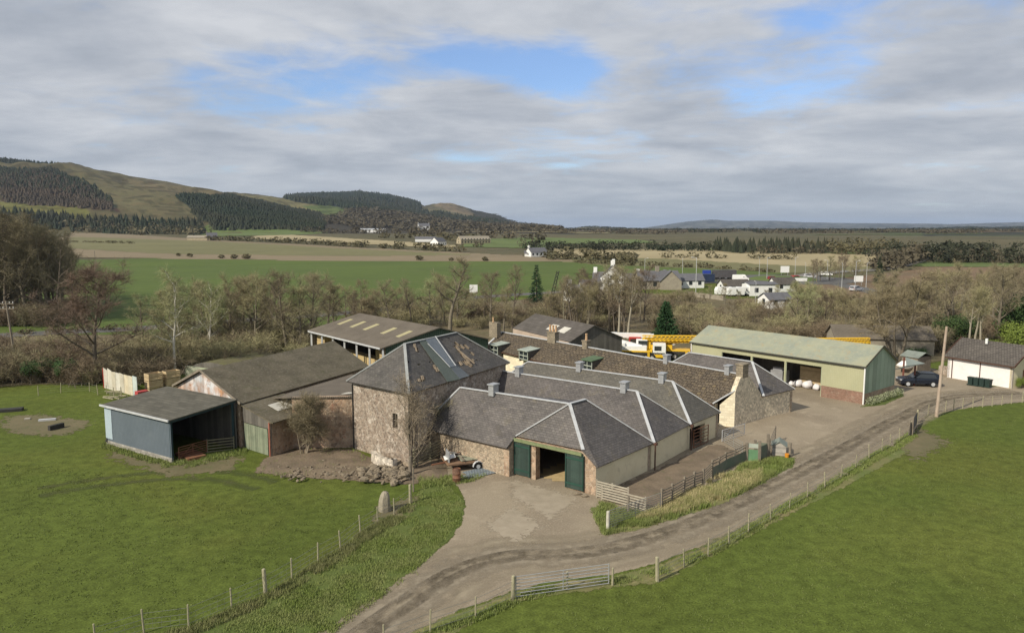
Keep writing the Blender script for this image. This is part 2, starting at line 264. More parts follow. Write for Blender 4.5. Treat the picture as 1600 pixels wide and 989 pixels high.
# ------------------------------------------------------------------ mesh builder
def origin_of(o):
    p=Vector((0,0,0))
    while o is not None: p=p+o.location; o=o.parent
    return p
class MB:
    def __init__(s): s.v=[]; s.f=[]; s.m=[]; s.mi=0
    def poly(s,pts):
        k=len(s.v); s.v+= [tuple(map(float,p)) for p in pts]; s.f.append(tuple(range(k,k+len(pts)))); s.m.append(s.mi)
    def hexa(s,q):  # 8 points: bottom 0-3, top 4-7
        k=len(s.v); s.v+=[tuple(map(float,p)) for p in q]
        for f in ((3,2,1,0),(4,5,6,7),(0,1,5,4),(1,2,6,5),(2,3,7,6),(3,0,4,7)): s.f.append(tuple(k+i for i in f)); s.m.append(s.mi)
    def box(s,c,sx,sy,sz,h=0.,tilt=0.):
        """h: heading of its local y axis"""
        y=hv(h); x=A3(y[1],-y[0],0); zz=Z
        if tilt: y2=y*math.cos(R(tilt))+Z*math.sin(R(tilt)); zz=np.cross(x,y2); y=y2
        c=np.array(c,float); q=[]
        for dz in (-1,1):
            for a,b in ((-1,-1),(1,-1),(1,1),(-1,1)): q.append(c+x*a*sx/2+y*b*sy/2+zz*dz*sz/2)
        s.hexa(q)
    def bar(s,p,q,w,h,up=Z):
        p=np.array(p,float); q=np.array(q,float); d=q-p; d=d/max(np.linalg.norm(d),1e-9); x=np.cross(d,up)
        if np.linalg.norm(x)<1e-3: x=np.cross(d,A3(1,0,0))
        x=x/np.linalg.norm(x); u=np.cross(x,d)
        s.hexa([p-x*w/2-u*h/2,p+x*w/2-u*h/2,q+x*w/2-u*h/2,q-x*w/2-u*h/2,p-x*w/2+u*h/2,p+x*w/2+u*h/2,q+x*w/2+u*h/2,q-x*w/2+u*h/2])
    def tube(s,p,q,r0,r1=None,n=8,cap=True):
        r1=r0 if r1 is None else r1; p=np.array(p,float); q=np.array(q,float); d=q-p; d=d/max(np.linalg.norm(d),1e-9)
        x=np.cross(d,A3(.3,.9,.2)); x=x/np.linalg.norm(x); y=np.cross(d,x); k=len(s.v)
        for c,r in ((p,r0),(q,r1)):
            for i in range(n): a=2*math.pi*i/n; s.v.append(tuple(c+x*r*math.cos(a)+y*r*math.sin(a)))
        for i in range(n): j=(i+1)%n; s.f.append((k+i,k+j,k+n+j,k+n+i)); s.m.append(s.mi)
        if cap: s.f.append(tuple(k+i for i in range(n-1,-1,-1))); s.f.append(tuple(k+n+i for i in range(n))); s.m+=[s.mi]*2
    def path(s,pts,radii,n=5):
        k0=None
        for c,(p,r) in enumerate(zip(pts,radii)):
            d=np.array(pts[min(c+1,len(pts)-1)])-np.array(pts[max(c-1,0)]); d=d/max(np.linalg.norm(d),1e-9)
            x=np.cross(d,A3(.31,.92,.21)); x=x/max(np.linalg.norm(x),1e-9); y=np.cross(d,x); k=len(s.v)
            for i in range(n): a=2*math.pi*i/n; s.v.append(tuple(np.array(p)+x*r*math.cos(a)+y*r*math.sin(a)))
            if k0 is not None:
                for i in range(n): j=(i+1)%n; s.f.append((k0+i,k0+j,k+j,k+i)); s.m.append(s.mi)
            k0=k
    def slab(s,pts,t):
        pts=[np.array(p,float) for p in pts]; n=np.zeros(3)
        for i in range(1,len(pts)-1): n+=np.cross(pts[i]-pts[0],pts[i+1]-pts[0])
        n/=np.linalg.norm(n)
        if n[2]<0: n=-n; pts=pts[::-1]
        lo=[p-n*t for p in pts]; s.poly(pts); s.poly(lo[::-1])
        for i in range(len(pts)): j=(i+1)%len(pts); s.poly([pts[i],lo[i],lo[j],pts[j]])
    def lump(s,c,rx,ry,rz,seed=0,n=(9,6),amp=.25,flat=0.):
        k=len(s.v); nu,nv=n; c=np.array(c,float); off=seed*7.7
        for j in range(nv+1):
            ph=math.pi*j/nv
            for i in range(nu):
                a=2*math.pi*i/nu; d=(math.sin(ph)*math.cos(a),math.sin(ph)*math.sin(a),math.cos(ph))
                r=1+amp*2*(mnoise.noise(Vector(d)*1.4+Vector((off,off*.3,1)))); p=c+A3(d[0]*rx*r,d[1]*ry*r,max(d[2]*r,-1+flat)*rz); s.v.append(tuple(p))
        for j in range(nv):
            for i in range(nu): i2=(i+1)%nu; s.f.append((k+j*nu+i,k+(j+1)*nu+i,k+(j+1)*nu+i2,k+j*nu+i2)); s.m.append(s.mi)
    def build(s,name,m,parent=None,label=None,uv=True,smooth=False,kind=None):
        o0=origin_of(parent) if parent is not None else Vector((0,0,0))
        me=bpy.data.meshes.new(name); V_=np.array(s.v,float).reshape(-1,3)-np.array(o0)[None]
        me.from_pydata([tuple(p) for p in V_],[],s.f)
        for q in (m if isinstance(m,(list,tuple)) else [m]): me.materials.append(q)
        if any(s.m): me.polygons.foreach_set('material_index',s.m)
        if uv:
            W=np.array(s.v,float); ul=me.uv_layers.new(name='UVMap'); arr=np.zeros((len(me.loops),2)); li=0
            for f in s.f:
                p=W[list(f)]; n=np.zeros(3)
                for i in range(1,len(f)-1): n+=np.cross(p[i]-p[0],p[i+1]-p[0])
                l=np.linalg.norm(n); n=n/l if l>0 else Z
                if abs(n[2])>.995: u=A3(1,0,0); v=A3(0,1,0)
                else:
                    v=Z-n*n[2]; v/=np.linalg.norm(v); u=np.cross(v,n)
                arr[li:li+len(f),0]=p@u; arr[li:li+len(f),1]=p@v; li+=len(f)
            ul.data.foreach_set('uv',arr.ravel())
        if smooth: me.polygons.foreach_set('use_smooth',[True]*len(me.polygons))
        me.update(); o=bpy.data.objects.new(name,me); sc.collection.objects.link(o)
        if parent is not None: o.parent=parent
        if label: o['label']=label
        if kind: o['kind']=kind
        return o
def empty(name,loc,label,cat,group=None,rz=0):
    o=bpy.data.objects.new(name,None); sc.collection.objects.link(o); o.location=tuple(map(float,loc)); o.rotation_euler=(0,0,rz); o.empty_display_size=.3
    o['label']=label; o['category']=cat
    if group: o['group']=group
    return o
def tag(o,label,cat,group=None):
    o['label']=label; o['category']=cat
    if group: o['group']=group
    return o
def dup(o,loc,rz=0.,scale=1.,label=None,group=None,tilt=(0,0)):
    c=o.copy(); sc.collection.objects.link(c); c.location=tuple(map(float,loc)); c.rotation_euler=(tilt[0],tilt[1],rz); c.scale=(scale,)*3 if isinstance(scale,(int,float)) else scale
    if label: c['label']=label
    if group: c['group']=group
    for ch in o.children:
        d=ch.copy(); sc.collection.objects.link(d); d.parent=c
        for g in ch.children: e=g.copy(); sc.collection.objects.link(e); e.parent=d
    return c
def setkind(o,k='structure'): o['kind']=k; return o
def wallrun(mb,a,b,ha,hb,th,side,ops=(),z0=0.):
    """wall from a to b (outer face), top heights ha, hb; side=+1: thickness to the left of a->b; ops (s0,s1,zlo,zhi)"""
    a=A3(a[0],a[1],0); b=A3(b[0],b[1],0); d=b-a; Ln=np.linalg.norm(d); d/=Ln; n=A3(-d[1],d[0],0)*side*th
    top=lambda s: ha+(hb-ha)*s/Ln
    def col(s0,s1,zl,zh0,zh1):
        if s1-s0<.01: return
        p=a+d*s0; q=a+d*s1
        mb.hexa([p+Z*zl,q+Z*zl,q+n+Z*zl,p+n+Z*zl,p+Z*zh0,q+Z*zh1,q+n+Z*zh1,p+n+Z*zh0] if side>0 else [p+n+Z*zl,q+n+Z*zl,q+Z*zl,p+Z*zl,p+n+Z*zh0,q+n+Z*zh1,q+Z*zh1,p+Z*zh0])
    s=0
    for (s0,s1,zl,zh) in sorted(ops):
        col(s,s0,z0,top(s),top(s0))
        if zl>z0+.01: col(s0,s1,z0,zl,zl)
        if zh<min(top(s0),top(s1))-.01: col(s0,s1,zh,top(s0),top(s1))
        s=s1
    col(s,Ln,z0,top(s),top(Ln))
def strip(mb,p,q,w=.3,t=.05,lift=.03): mb.bar(np.array(p)+Z*lift,np.array(q)+Z*lift,w,t)

# ------------------------------------------------------------------ terrain sheet
def inpoly(px,py,poly):
    c=np.zeros(np.shape(px),bool); n=len(poly); j=n-1
    for i in range(n):
        xi,yi=poly[i]; xj,yj=poly[j]
        if yi!=yj: c^=((yi>py)!=(yj>py))&(px<(xj-xi)*(py-yi)/(yj-yi)+xi)
        j=i
    return c
def sdist(x,y,poly):
    """signed distance, positive inside"""
    d=np.full(np.shape(x),1e9); n=len(poly)
    for i in range(n):
        ax,ay=poly[i]; bx,by=poly[(i+1)%n]; dx,dy=bx-ax,by-ay; t=np.clip(((x-ax)*dx+(y-ay)*dy)/(dx*dx+dy*dy+1e-12),0,1)
        d=np.minimum(d,np.hypot(x-ax-t*dx,y-ay-t*dy))
    return np.where(inpoly(x,y,poly),d,-d)
# land cover seen on the hillsides (photo px outlines): each is woods, heath or pasture on real slopes
COVER=[
 ((.105,.096,.05),[(-900,200),(620,200),(620,362),(-900,400)]),
 ((.128,.118,.06),[(110,258),(360,300),(300,312),(330,340),(210,332),(130,290)]),
 ((.14,.122,.068),[(230,283),(360,301),(290,308),(170,280)]),
 ((.062,.045,.032),[(0,275),(60,268),(130,290),(190,330),(120,326),(0,316)]),
 ((.035,.045,.028),[(0,262),(80,266),(150,292),(190,326),(100,300),(0,292)]),
 ((.15,.15,.05),[(0,316),(60,318),(130,322),(150,345),(0,345)]),
 ((.022,.032,.022),[(278,306),(350,306),(430,320),(512,338),(512,360),(330,360),(300,330)]),
 ((.16,.15,.07),[(360,301),(450,312),(545,325),(620,335),(520,338),(430,319)]),
 ((.10,.135,.045),[(470,320),(545,325),(530,337),(500,334)]),
 ((.025,.034,.028),[(440,305),(655,300),(655,330),(760,346),(800,352),(690,352),(560,330),(450,313)]),
 ((.055,.05,.036),[(560,328),(800,352),(880,358),(870,370),(500,368),(500,345)]),
 ((.17,.14,.085),[(650,310),(700,310),(740,335),(745,340),(690,325)]),
 ((.045,.045,.032),[(730,325),(900,350),(900,372),(760,350)]),
 ((.085,.10,.05),[(1380,340),(1700,340),(2600,340),(2600,375),(1380,375)]),
 ((.05,.055,.04),[(1440,362),(1600,360),(1600,368),(1440,370)]),
]
def build_terrain():
    ang=np.concatenate([np.linspace(-180,-52,60)[:-1],np.linspace(-52,62,760),np.linspace(62,180,60)[1:-1]]); nA=len(ang)
    rr=np.concatenate([np.geomspace(1,1000,46),np.linspace(1000,5600,215)[1:],np.geomspace(5600,26000,52)[1:]]); nR=len(rr)
    a=np.radians(ang)[None]; X=rr[:,None]*np.sin(a); Y=rr[:,None]*np.cos(a); Zh=hills(X,Y)
    Zh=np.where(rr[:,None]>20000,-5,Zh)
    verts=np.stack([X,Y,Zh],-1).reshape(-1,3)
    idx=np.arange(nR*nA).reshape(nR,nA); i0=idx[:-1]; i1=idx[1:]; f=np.stack([i0,i1,np.roll(i1,-1,1),np.roll(i0,-1,1)],-1).reshape(-1,4)[:, ::-1]
    me=bpy.data.meshes.new('ground'); me.from_pydata(verts.tolist(),[],f.tolist())
    px,py=projpx(X,Y,Zh); py2=py+(fbm(X/60,Y/60,3)-.5)*6; px2=px+(fbm(X/60+40,Y/60,3)-.5)*16
    C=np.zeros((nR,nA,4)); C[...,3]=1; n1=fbm(X/90,Y/90,4)[...,None]; base=np.array([.115,.105,.058]); base2=np.array([.07,.07,.042])
    C[...,:3]=base*(1-n1)+base2*n1
    near=np.hypot(X,Y)<330; C[near,:3]=(.083,.108,.022)
    blue=(Y>8000); C[blue,:3]=np.where(n1[blue]>.52,(.11,.12,.11),(.05,.058,.055))
    far=(np.hypot(X,Y)>1250)
    for col,poly in COVER:
        mk=inpoly(px2,py2,poly)&far&(Y>0)&~blue; C[mk,:3]=np.array(col)*.82
    # rocks and bracken on the open hill
    n2=fbm(X/35,Y/22,4); mk=far&(n2>.57)&~blue&(Y>0)&(Zh>25); C[mk,:3]*=.6
    ca=me.color_attributes.new('cover','FLOAT_COLOR','POINT'); ca.data.foreach_set('color',C.reshape(-1))
    me.polygons.foreach_set('use_smooth',[True]*len(me.polygons)); me.update()
    M=bpy.data.materials.new('ground_cover'); M.use_nodes=True; N=M.node_tree.nodes; L=M.node_tree.links; b=N['Principled BSDF']; b.inputs['Roughness'].default_value=.95; b.inputs['Specular IOR Level'].default_value=.1
    at=N.new('ShaderNodeAttribute'); at.attribute_name='cover'; ge=N.new('ShaderNodeNewGeometry')
    prev=at.outputs['Color']
    for s,d,lo,hi in ((1.3,5,.72,1.3),(.11,5,.88,1.12),(.012,5,.84,1.16),(9,4,.62,1.45)):
        q=N.new('ShaderNodeTexNoise'); q.inputs['Scale'].default_value=s; q.inputs['Detail'].default_value=d; q.inputs['Roughness'].default_value=.65; L.new(ge.outputs['Position'],q.inputs['Vector'])
        mr=N.new('ShaderNodeMapRange'); L.new(q.outputs['Fac'],mr.inputs[0]); mr.inputs[1].default_value=.3; mr.inputs[2].default_value=.7; mr.inputs[3].default_value=lo; mr.inputs[4].default_value=hi
        mx=N.new('ShaderNodeMix'); mx.data_type='RGBA'; mx.blend_type='MULTIPLY'; mx.inputs[0].default_value=1; L.new(prev,mx.inputs[6]); L.new(mr.outputs[0],mx.inputs[7]); prev=mx.outputs[2]
        if s==1.3: bh=q.outputs['Fac']
    # yellower and darker sweeps in the sward
    q=N.new('ShaderNodeTexNoise'); q.inputs['Scale'].default_value=.05; q.inputs['Detail'].default_value=6; q.inputs['Distortion'].default_value=1; L.new(ge.outputs['Position'],q.inputs['Vector'])
    mr=N.new('ShaderNodeMapRange'); L.new(q.outputs['Fac'],mr.inputs[0]); mr.inputs[1].default_value=.46; mr.inputs[2].default_value=.66; mr.inputs[4].default_value=.35
    mx=N.new('ShaderNodeMix'); mx.data_type='RGBA'; mx.blend_type='MULTIPLY'; L.new(mr.outputs[0],mx.inputs[0]); L.new(prev,mx.inputs[6]); mx.inputs[7].default_value=(1.5,1.10,1.25,1); prev=mx.outputs[2]
    L.new(prev,b.inputs['Base Color']); bp=N.new('ShaderNodeBump'); bp.inputs['Strength'].default_value=.5; bp.inputs['Distance'].default_value=.12; L.new(bh,bp.inputs['Height']); L.new(bp.outputs[0],b.inputs['Normal'])
    me.materials.append(M); o=bpy.data.objects.new('ground',me); sc.collection.objects.link(o); setkind(o)
build_terrain()

def patch(name,pxpoly,cell,off,m,margin=None,world=None,kind='structure',rise=None):
    """a thin sheet draped on the ground inside an outline"""
    poly=world if world is not None else [tuple(T(*p)[:2]) for p in pxpoly]
    margin=cell*1.5 if margin is None else margin
    xs=[p[0] for p in poly]; ys=[p[1] for p in poly]
    gx=np.arange(min(xs)-margin-cell,max(xs)+margin+cell,cell); gy=np.arange(min(ys)-margin-cell,max(ys)+margin+cell,cell)
    X,Y=np.meshgrid(gx,gy,indexing='ij'); D=sdist(X,Y,poly); Zz=hills(X,Y)+off
    if rise is not None: Zz=Zz+rise(X,Y,D)
    keep=D>-margin; idx=-np.ones(X.shape,int); k=keep[:-1,:-1]&keep[1:,:-1]&keep[:-1,1:]&keep[1:,1:]
    use=np.zeros(X.shape,bool); use[:-1,:-1]|=k; use[1:,:-1]|=k; use[:-1,1:]|=k; use[1:,1:]|=k; idx[use]=np.arange(use.sum())
    f=np.stack([idx[:-1,:-1][k],idx[1:,:-1][k],idx[1:,1:][k],idx[:-1,1:][k]],-1)
    me=bpy.data.meshes.new(name); me.from_pydata(np.stack([X[use],Y[use],Zz[use]],-1).tolist(),[],f.tolist())
    at=me.attributes.new('edge','FLOAT','POINT'); at.data.foreach_set('value',D[use]); me.materials.append(m); me.update()
    if rise is not None: me.polygons.foreach_set('use_smooth',[True]*len(me.polygons))
    o=bpy.data.objects.new(name,me); sc.collection.objects.link(o); o['kind']=kind; return o
g_track=mat('gravel',(.275,.228,.163),(.215,.175,.125),(.41,.35,.265),scale=.17,fine=46,rough=.97,bump=.6,bd=.04,coord='World',alpha=(.9,1.1,.03),cov=.75,stain=(.34,.285,.21),stain_amt=.8)
g_rut=mat('wheel_worn_gravel',(.258,.216,.157),(.23,.195,.144),(.37,.32,.245),scale=.3,fine=40,rough=.97,bump=.5,bd=.04,coord='World',alpha=(1.1,2.6,.5),cov=.6)
g_mid=mat('pale_gravel',(.315,.265,.19),(.27,.225,.16),(.42,.36,.27),scale=.3,fine=40,rough=.97,bump=.5,bd=.04,coord='World',alpha=(.5,2.2,.6),cov=.6)
g_slab=mat('old_concrete',(.33,.28,.21),(.26,.22,.16),(.41,.36,.28),scale=.8,rough=.95,bump=.2,coord='World',alpha=(2.6,3.2,.10),stain=(.28,.22,.16))
g_verge=mat('rough_grass',(.105,.135,.034),(.18,.155,.07),(.21,.20,.09),scale=.3,fine=14,rough=.95,bump=.6,bd=.1,coord='World',alpha=(1.4,1.1,.04),cov=.6,stain=(.30,.25,.13),stain_amt=.7)
g_lush=mat('lush_grass',(.078,.108,.022),(.10,.125,.03),(.13,.15,.045),scale=.5,fine=8,rough=.95,bump=.8,bd=.1,coord='World',alpha=(1.2,1.0,.04),cov=.5)
g_scrub=mat('scrub_ground',(.150,.118,.068),(.10,.085,.045),(.22,.18,.11),scale=.07,fine=14,rough=.97,bump=.8,bd=.2,coord='World',alpha=(.2,7,.8),stain=(.085,.10,.035),stain_amt=.7,cov=.7)
g_dirt=mat('bare_earth',(.19,.145,.10),(.13,.10,.07),(.27,.22,.16),scale=.6,fine=9,rough=.97,bump=.8,bd=.08,coord='World',alpha=(.8,1.8,.08),stain=(.085,.10,.035),stain_amt=.4)
g_mud=mat('trampled_turf',(.15,.125,.07),(.11,.10,.05),(.2,.17,.1),scale=.5,fine=9,rough=.97,bump=.5,bd=.05,coord='World',alpha=(1.6,5.,.12),stain=(.085,.12,.035),stain_amt=.6)
g_wheat=mat('winter_crop',(.080,.118,.018),(.066,.098,.017),(.105,.142,.028),scale=.02,fine=12,rough=.95,bump=0,coord='World',pattern='furrow',ps=(9,84),pdark=.78,stain=(.105,.125,.04),stain_amt=.5)
g_stub=mat('stubble_brown',(.215,.17,.105),(.18,.145,.09),(.25,.2,.13),scale=.01,fine=14,rough=.95,bump=0,coord='World',pattern='furrow',ps=(14,80),pdark=.8)
g_tan=mat('stubble_tan',(.34,.285,.165),(.29,.24,.135),(.38,.32,.2),scale=.012,fine=14,rough=.95,bump=0,coord='World')
g_olive=mat('pasture_olive',(.165,.155,.07),(.13,.125,.055),(.2,.19,.09),scale=.012,fine=14,rough=.95,bump=0,coord='World',pattern='furrow',ps=(11,60),pdark=.8)
g_far=mat('pasture_green',(.105,.14,.04),(.085,.118,.034),(.13,.16,.05),scale=.012,fine=14,rough=.95,bump=0,coord='World')
g_heath=mat('rough_heath',(.17,.11,.065),(.13,.095,.055),(.22,.15,.09),scale=.02,fine=14,rough=.95,bump=0,coord='World')
m_asph=mat('asphalt',(.115,.112,.108),(.09,.088,.085),(.15,.148,.14),scale=.5,rough=.9,bump=.05,coord='World')
m_paint=mat('road_paint',(.65,.65,.62),rough=.7,bump=0)

# far ground
patch('crop_field',[(-60,412),(250,404),(560,408),(760,409),(885,410),(885,425),(870,455),(690,478),(560,500),(400,520),(215,515),(0,523),(-60,527)],5,.10,g_wheat)
patch('brown_field',[(70,392),(120,361),(180,366),(300,374),(330,376),(560,388),(800,400),(888,408),(760,408.3),(560,407.3),(250,403.3),(120,401),(60,398)],7,.15,g_stub)
patch('tan_field',[(880,389),(1100,391),(1250,395),(1410,399.5),(1400,412),(1330,417),(1250,416),(1030,404),(885,402)],7,.12,g_tan)
patch('olive_field',[(885,403),(1030,405),(1250,417),(1380,418),(1330,426),(1220,426.5),(1100,420),(930,414),(885,409)],5,.14,g_olive)
patch('green_field',[(890,411),(930,415),(1100,421),(1215,427.5),(1180,431),(1100,434),(1000,430),(880,426)],4,.16,g_wheat)
patch('pasture_field',[(120,371),(330,378),(560,391),(720,398),(560,400),(250,396),(120,388)],7,.2,g_olive)
patch('far_pasture',[(326,354),(400,357),(500,363),(470,367),(326,370)],10,.4,g_far)
patch('far_tan_field',[(420,366),(560,375),(700,384),(690,387),(560,381),(400,373)],10,.3,g_tan)
patch('far_green_field',[(745,375),(830,372),(850,380),(840,388),(740,386)],10,.3,g_far)
patch('far_green_strip',[(850,372),(990,375),(1000,380),(850,381)],14,.3,g_far)
patch('strip_pasture',[(1180,386),(1300,389),(1410,393),(1410,399),(1250,394),(1100,390)],7,.3,g_far)
patch('right_pasture',[(1440,411),(1600,412),(1700,414),(1700,418),(1440,416)],5,.2,g_far)
patch('right_heath',[(1200,442),(1330,436),(1460,418),(1640,420),(1640,470),(1400,470),(1290,455)],5,.10,g_heath)
patch('scrub_ground',[(-80,612),(40,603),(150,597),(230,585),(420,580),(480,560),(620,545),(700,545),(900,560),(1060,545),(1420,572),(1500,560),(1640,575),(1640,505),(1400,470),(1290,462),(1150,468),(1000,458),(905,452),(880,462),(690,480),(560,502),(400,523),(215,519),(-80,530)],3,.06,g_scrub,margin=6)
# roads
def road(name,pts,wd,m,off=.12,cell=2.):
    c=[T(*p)[:2] for p in pts]; c=np.array(c); t=np.gradient(c,axis=0); t/=np.linalg.norm(t,axis=1)[:,None]; n=np.stack([-t[:,1],t[:,0]],-1)*wd/2
    poly=[tuple(p) for p in c+n]+[tuple(p) for p in (c-n)[::-1]]
    mb=MB()
    for i in range(len(c)-1):
        q=[c[i]+n[i],c[i+1]+n[i+1],c[i+1]-n[i+1],c[i]-n[i]]
        mb.poly([A3(p[0],p[1],zat(*p)+off) for p in q][::-1])
    return setkind(mb.build(name,m))
def smooth_px(pts,k=6):
    out=[]; n=len(pts)
    for i in range(n-1):
        p0=pts[max(i-1,0)];p1=pts[i];p2=pts[i+1];p3=pts[min(i+2,n-1)]
        for j in range(k):
            t=j/k; out.append(tuple(.5*((2*p1[c])+(-p0[c]+p2[c])*t+(2*p0[c]-5*p1[c]+4*p2[c]-p3[c])*t*t+(-p0[c]+3*p1[c]-3*p2[c]+p3[c])*t**3) for c in (0,1)))
    return out+[pts[-1]]
road('valley_road',smooth_px([(-120,531),(0,525),(110,519),(215,514),(400,500),(560,488),(740,466),(860,458),(1000,449),(1120,441),(1200,437)]),6.5,m_asph)
road('main_road',smooth_px([(1240,436),(1300,443),(1345,452),(1385,462),(1430,478)]),7,m_asph)
road('distant_road',smooth_px([(1240,436),(1290,427),(1370,422),(1420,412),(1440,404),(1447,396)],4),9,mat('asphalt_worn',(.20,.19,.17),rough=.9,bump=0),off=.3)
rb=MB(); c=T(1222,437); rb.tube(A3(c[0],c[1],zat(*c[:2])+.12),A3(c[0],c[1],zat(*c[:2])+.2),26,n=36); setkind(rb.build('roundabout',m_asph))
rb=MB(); rb.lump(A3(c[0],c[1],c[2]+.1),13,13,1.2,2,(24,6),.05,flat=.9); setkind(rb.build('roundabout_island_grass',g_far))
# near ground
TRACK=[(480,1005),(500,989),(560,950),(610,915),(660,880),(700,845),(722,815),(728,782),(712,758),(688,740),(684,722),(690,700),(800,660),(940,640),(1060,575),(1080,545),(1250,560),(1440,570),(1500,590),(1545,604),(1640,606),(1640,626),(1600,628),(1520,636),(1450,648),(1436,660),(1424,684),(1400,700),(1310,748),(1240,782),(1170,816),(1100,850),(1030,878),(965,895),(880,905),(800,922),(720,952),(660,977),(615,1005)]
patch('farm_track',TRACK,.5,.004,g_track,margin=1.2)
def ribbon(name,pts,w,off,m,shift=0.):
    c=np.array([G(*p)[:2] for p in smooth_px(pts,14)]); t=np.gradient(c,axis=0); t/=np.linalg.norm(t,axis=1)[:,None]; n=np.stack([-t[:,1],t[:,0]],-1)
    os_=np.linspace(-1,1,7)*(w/2+.5); v=[];e=[];f=[]
    for i in range(len(c)):
        for o in os_: q=c[i]+n[i]*(shift+o); v.append((q[0],q[1],off)); e.append(w/2-abs(o))
    for i in range(len(c)-1):
        for k in range(6): a=i*7+k; f.append((a,a+7,a+8,a+1))
    me=bpy.data.meshes.new(name); me.from_pydata(v,[],f); me.attributes.new('edge','FLOAT','POINT').data.foreach_set('value',e); me.materials.append(m); me.update()
    o=bpy.data.objects.new(name,me); sc.collection.objects.link(o); o['kind']='structure'
CL=[(545,1005),(640,938),(720,890),(800,868),(880,866),(970,852),(1080,818),(1200,762),(1320,700),(1400,656),(1480,622),(1600,614)]
ribbon('wheel_track',CL,.75,.0065,g_rut,.85); ribbon('wheel_track',CL,.75,.0065,g_rut,-.85); ribbon('track_crown',CL,.5,.0065,g_mid,0)
ribbon('track_edge',CL,.5,.0062,g_mid,2.1); ribbon('track_edge',CL,.5,.0062,g_mid,-2.0)
CL2=[(720,900),(760,850),(800,800),(850,762)]
CL3=[(1400,656),(1330,650),(1250,650),(1190,668),(1140,700),(1060,745)]
g_tyre=mat('tyre_marked_turf',(.068,.088,.022),(.085,.088,.032),(.10,.11,.04),scale=.5,fine=9,rough=.97,bump=.3,coord='World',alpha=(1.2,1.9,.5))
TA=[(60,775),(150,760),(230,751),(290,748),(350,752),(400,765)]
for s_ in (0,1.9): ribbon('tyre_track',TA,.3,.007,g_tyre,s_)
TB=[(900,985),(1050,930),(1200,862),(1350,780),(1470,718),(1600,672)]
patch('pen_earth',[(960,762),(1120,692),(1160,712),(1100,752),(1010,796),(940,785)],.4,.0075,g_dirt,margin=1)
patch('concrete_apron',[(758,822),(800,792),(848,820),(806,848)],.4,.009,g_slab,margin=1)
patch('concrete_apron',[(800,748),(905,778),(860,812),(800,775)],.4,.008,g_slab,margin=1)
patch('grass_verge',[(922,793),(938,790),(1010,800),(1100,765),(1165,722),(1215,712),(1243,715),(1240,728),(1190,756),(1130,786),(1060,809),(1000,827),(942,836)],.3,.012,g_verge,margin=.6)
patch('grass_verge',[(1180,724),(1215,712),(1243,716),(1238,729),(1195,750)],.3,.016,g_lush,margin=.6)
patch('grass_verge',[(1344,636),(1408,607),(1412,619),(1380,633)],.3,.012,g_lush,margin=.6)
patch('track_edge_grass',[(610,1005),(655,980),(720,955),(800,925),(880,909),(965,899),(1030,882),(1100,854),(1170,820),(1240,786),(1310,752),(1400,704),(1424,688),(1445,690),(1430,700),(1330,755),(1250,795),(1180,832),(1110,868),(1035,908),(950,918),(800,940),(740,970),(690,1005)],.4,.010,g_verge,margin=.6)
patch('track_edge_grass',[(500,989),(560,950),(610,915),(660,880),(700,845),(722,815),(726,785),(700,758),(665,752),(640,790),(590,822),(500,880),(420,932),(300,989)],.4,.010,g_lush,margin=.6)
patch('yard_earth',[(395,738),(420,712),(470,700),(550,702),(585,718),(645,700),(690,700),(700,745),(640,757),(560,752),(450,745)],.35,.014,g_dirt,margin=1,rise=lambda X,Y,D:np.clip(D*.35,0,.5)*fbm(X*1.1,Y*1.1)*.7)
patch('worn_turf',[(10,650),(60,648),(140,658),(135,668),(100,680),(40,680),(0,668)],.5,.010,g_mud,margin=1.5)
patch('worn_turf',[(180,705),(270,728),(380,712),(360,735),(270,745),(170,715)],.5,.010,g_mud,margin=1.2)
patch('worn_turf',[(585,805),(600,790),(650,775),(640,800),(600,825)],.4,.018,g_mud,margin=.8)
patch('worn_turf',[(1400,690),(1440,670),(1480,690),(1430,720)],.4,.012,g_mud,margin=1)
# ------------------------------------------------------------------ farm steading
AD=hv(-52)          # along the ridges, away to the left
def z_at(p,z): return A3(p[0],p[1],z)
def ventilator(p,h,parent):
    mb=MB(); mb.box(A3(*p)+Z*.30,.68,.52,.9,h); mb.box(A3(*p)+Z*.78,.86,.68,.10,h)
    for k in range(4): mb.box(A3(*p)+Z*(.34+.1*k),.71,.42,.03,h)
    v=mb.build('ventilator',m_galv,parent); return v
fl=G(804,741); fr=G(930.6,774)
C0=G(934.5,730,2.2); C1=G(1022,692,2.2); C2=G(1079,663,2.25); C3=G(1126.4,644,2.3)
P1=V(890,631,(fl+fr)/2,(fl+fr)/2+hv(43)); P2=V(915,625,(fl+fr)/2,(fl+fr)/2+hv(43)); P2[2]=P1[2]
hL=V(806,681,fl,fr); hR=V(911,703,fl,fr)
RL=V(719,600,P1,P1+AD); RL[2]=5.6
WR=G(791,700,2.35); WLm=V(655,650,WR,WR+AD); WLp=A3(WLm[0],WLm[1],2.35)
# --- front shed
s1=empty('cattle_shed',(2,55,0),'slate roofed front cattle shed with an open doorway between green sliding doors','farm building')
B1=C1+AD*20.; B1[2]=2.3
mb=MB(); T_=.14
mb.slab([WLp,WR,hL,P1,RL],T_); mb.slab([hL,hR,P1],T_); mb.slab([hR,C0,C1,P2,P1],T_); mb.slab([RL,P1,P2,C1,B1],T_); mb.slab([B1,WLp,RL],T_)
mb.build('roof',m_slate,s1)
def inn(p,q,d): return p
mb=MB()
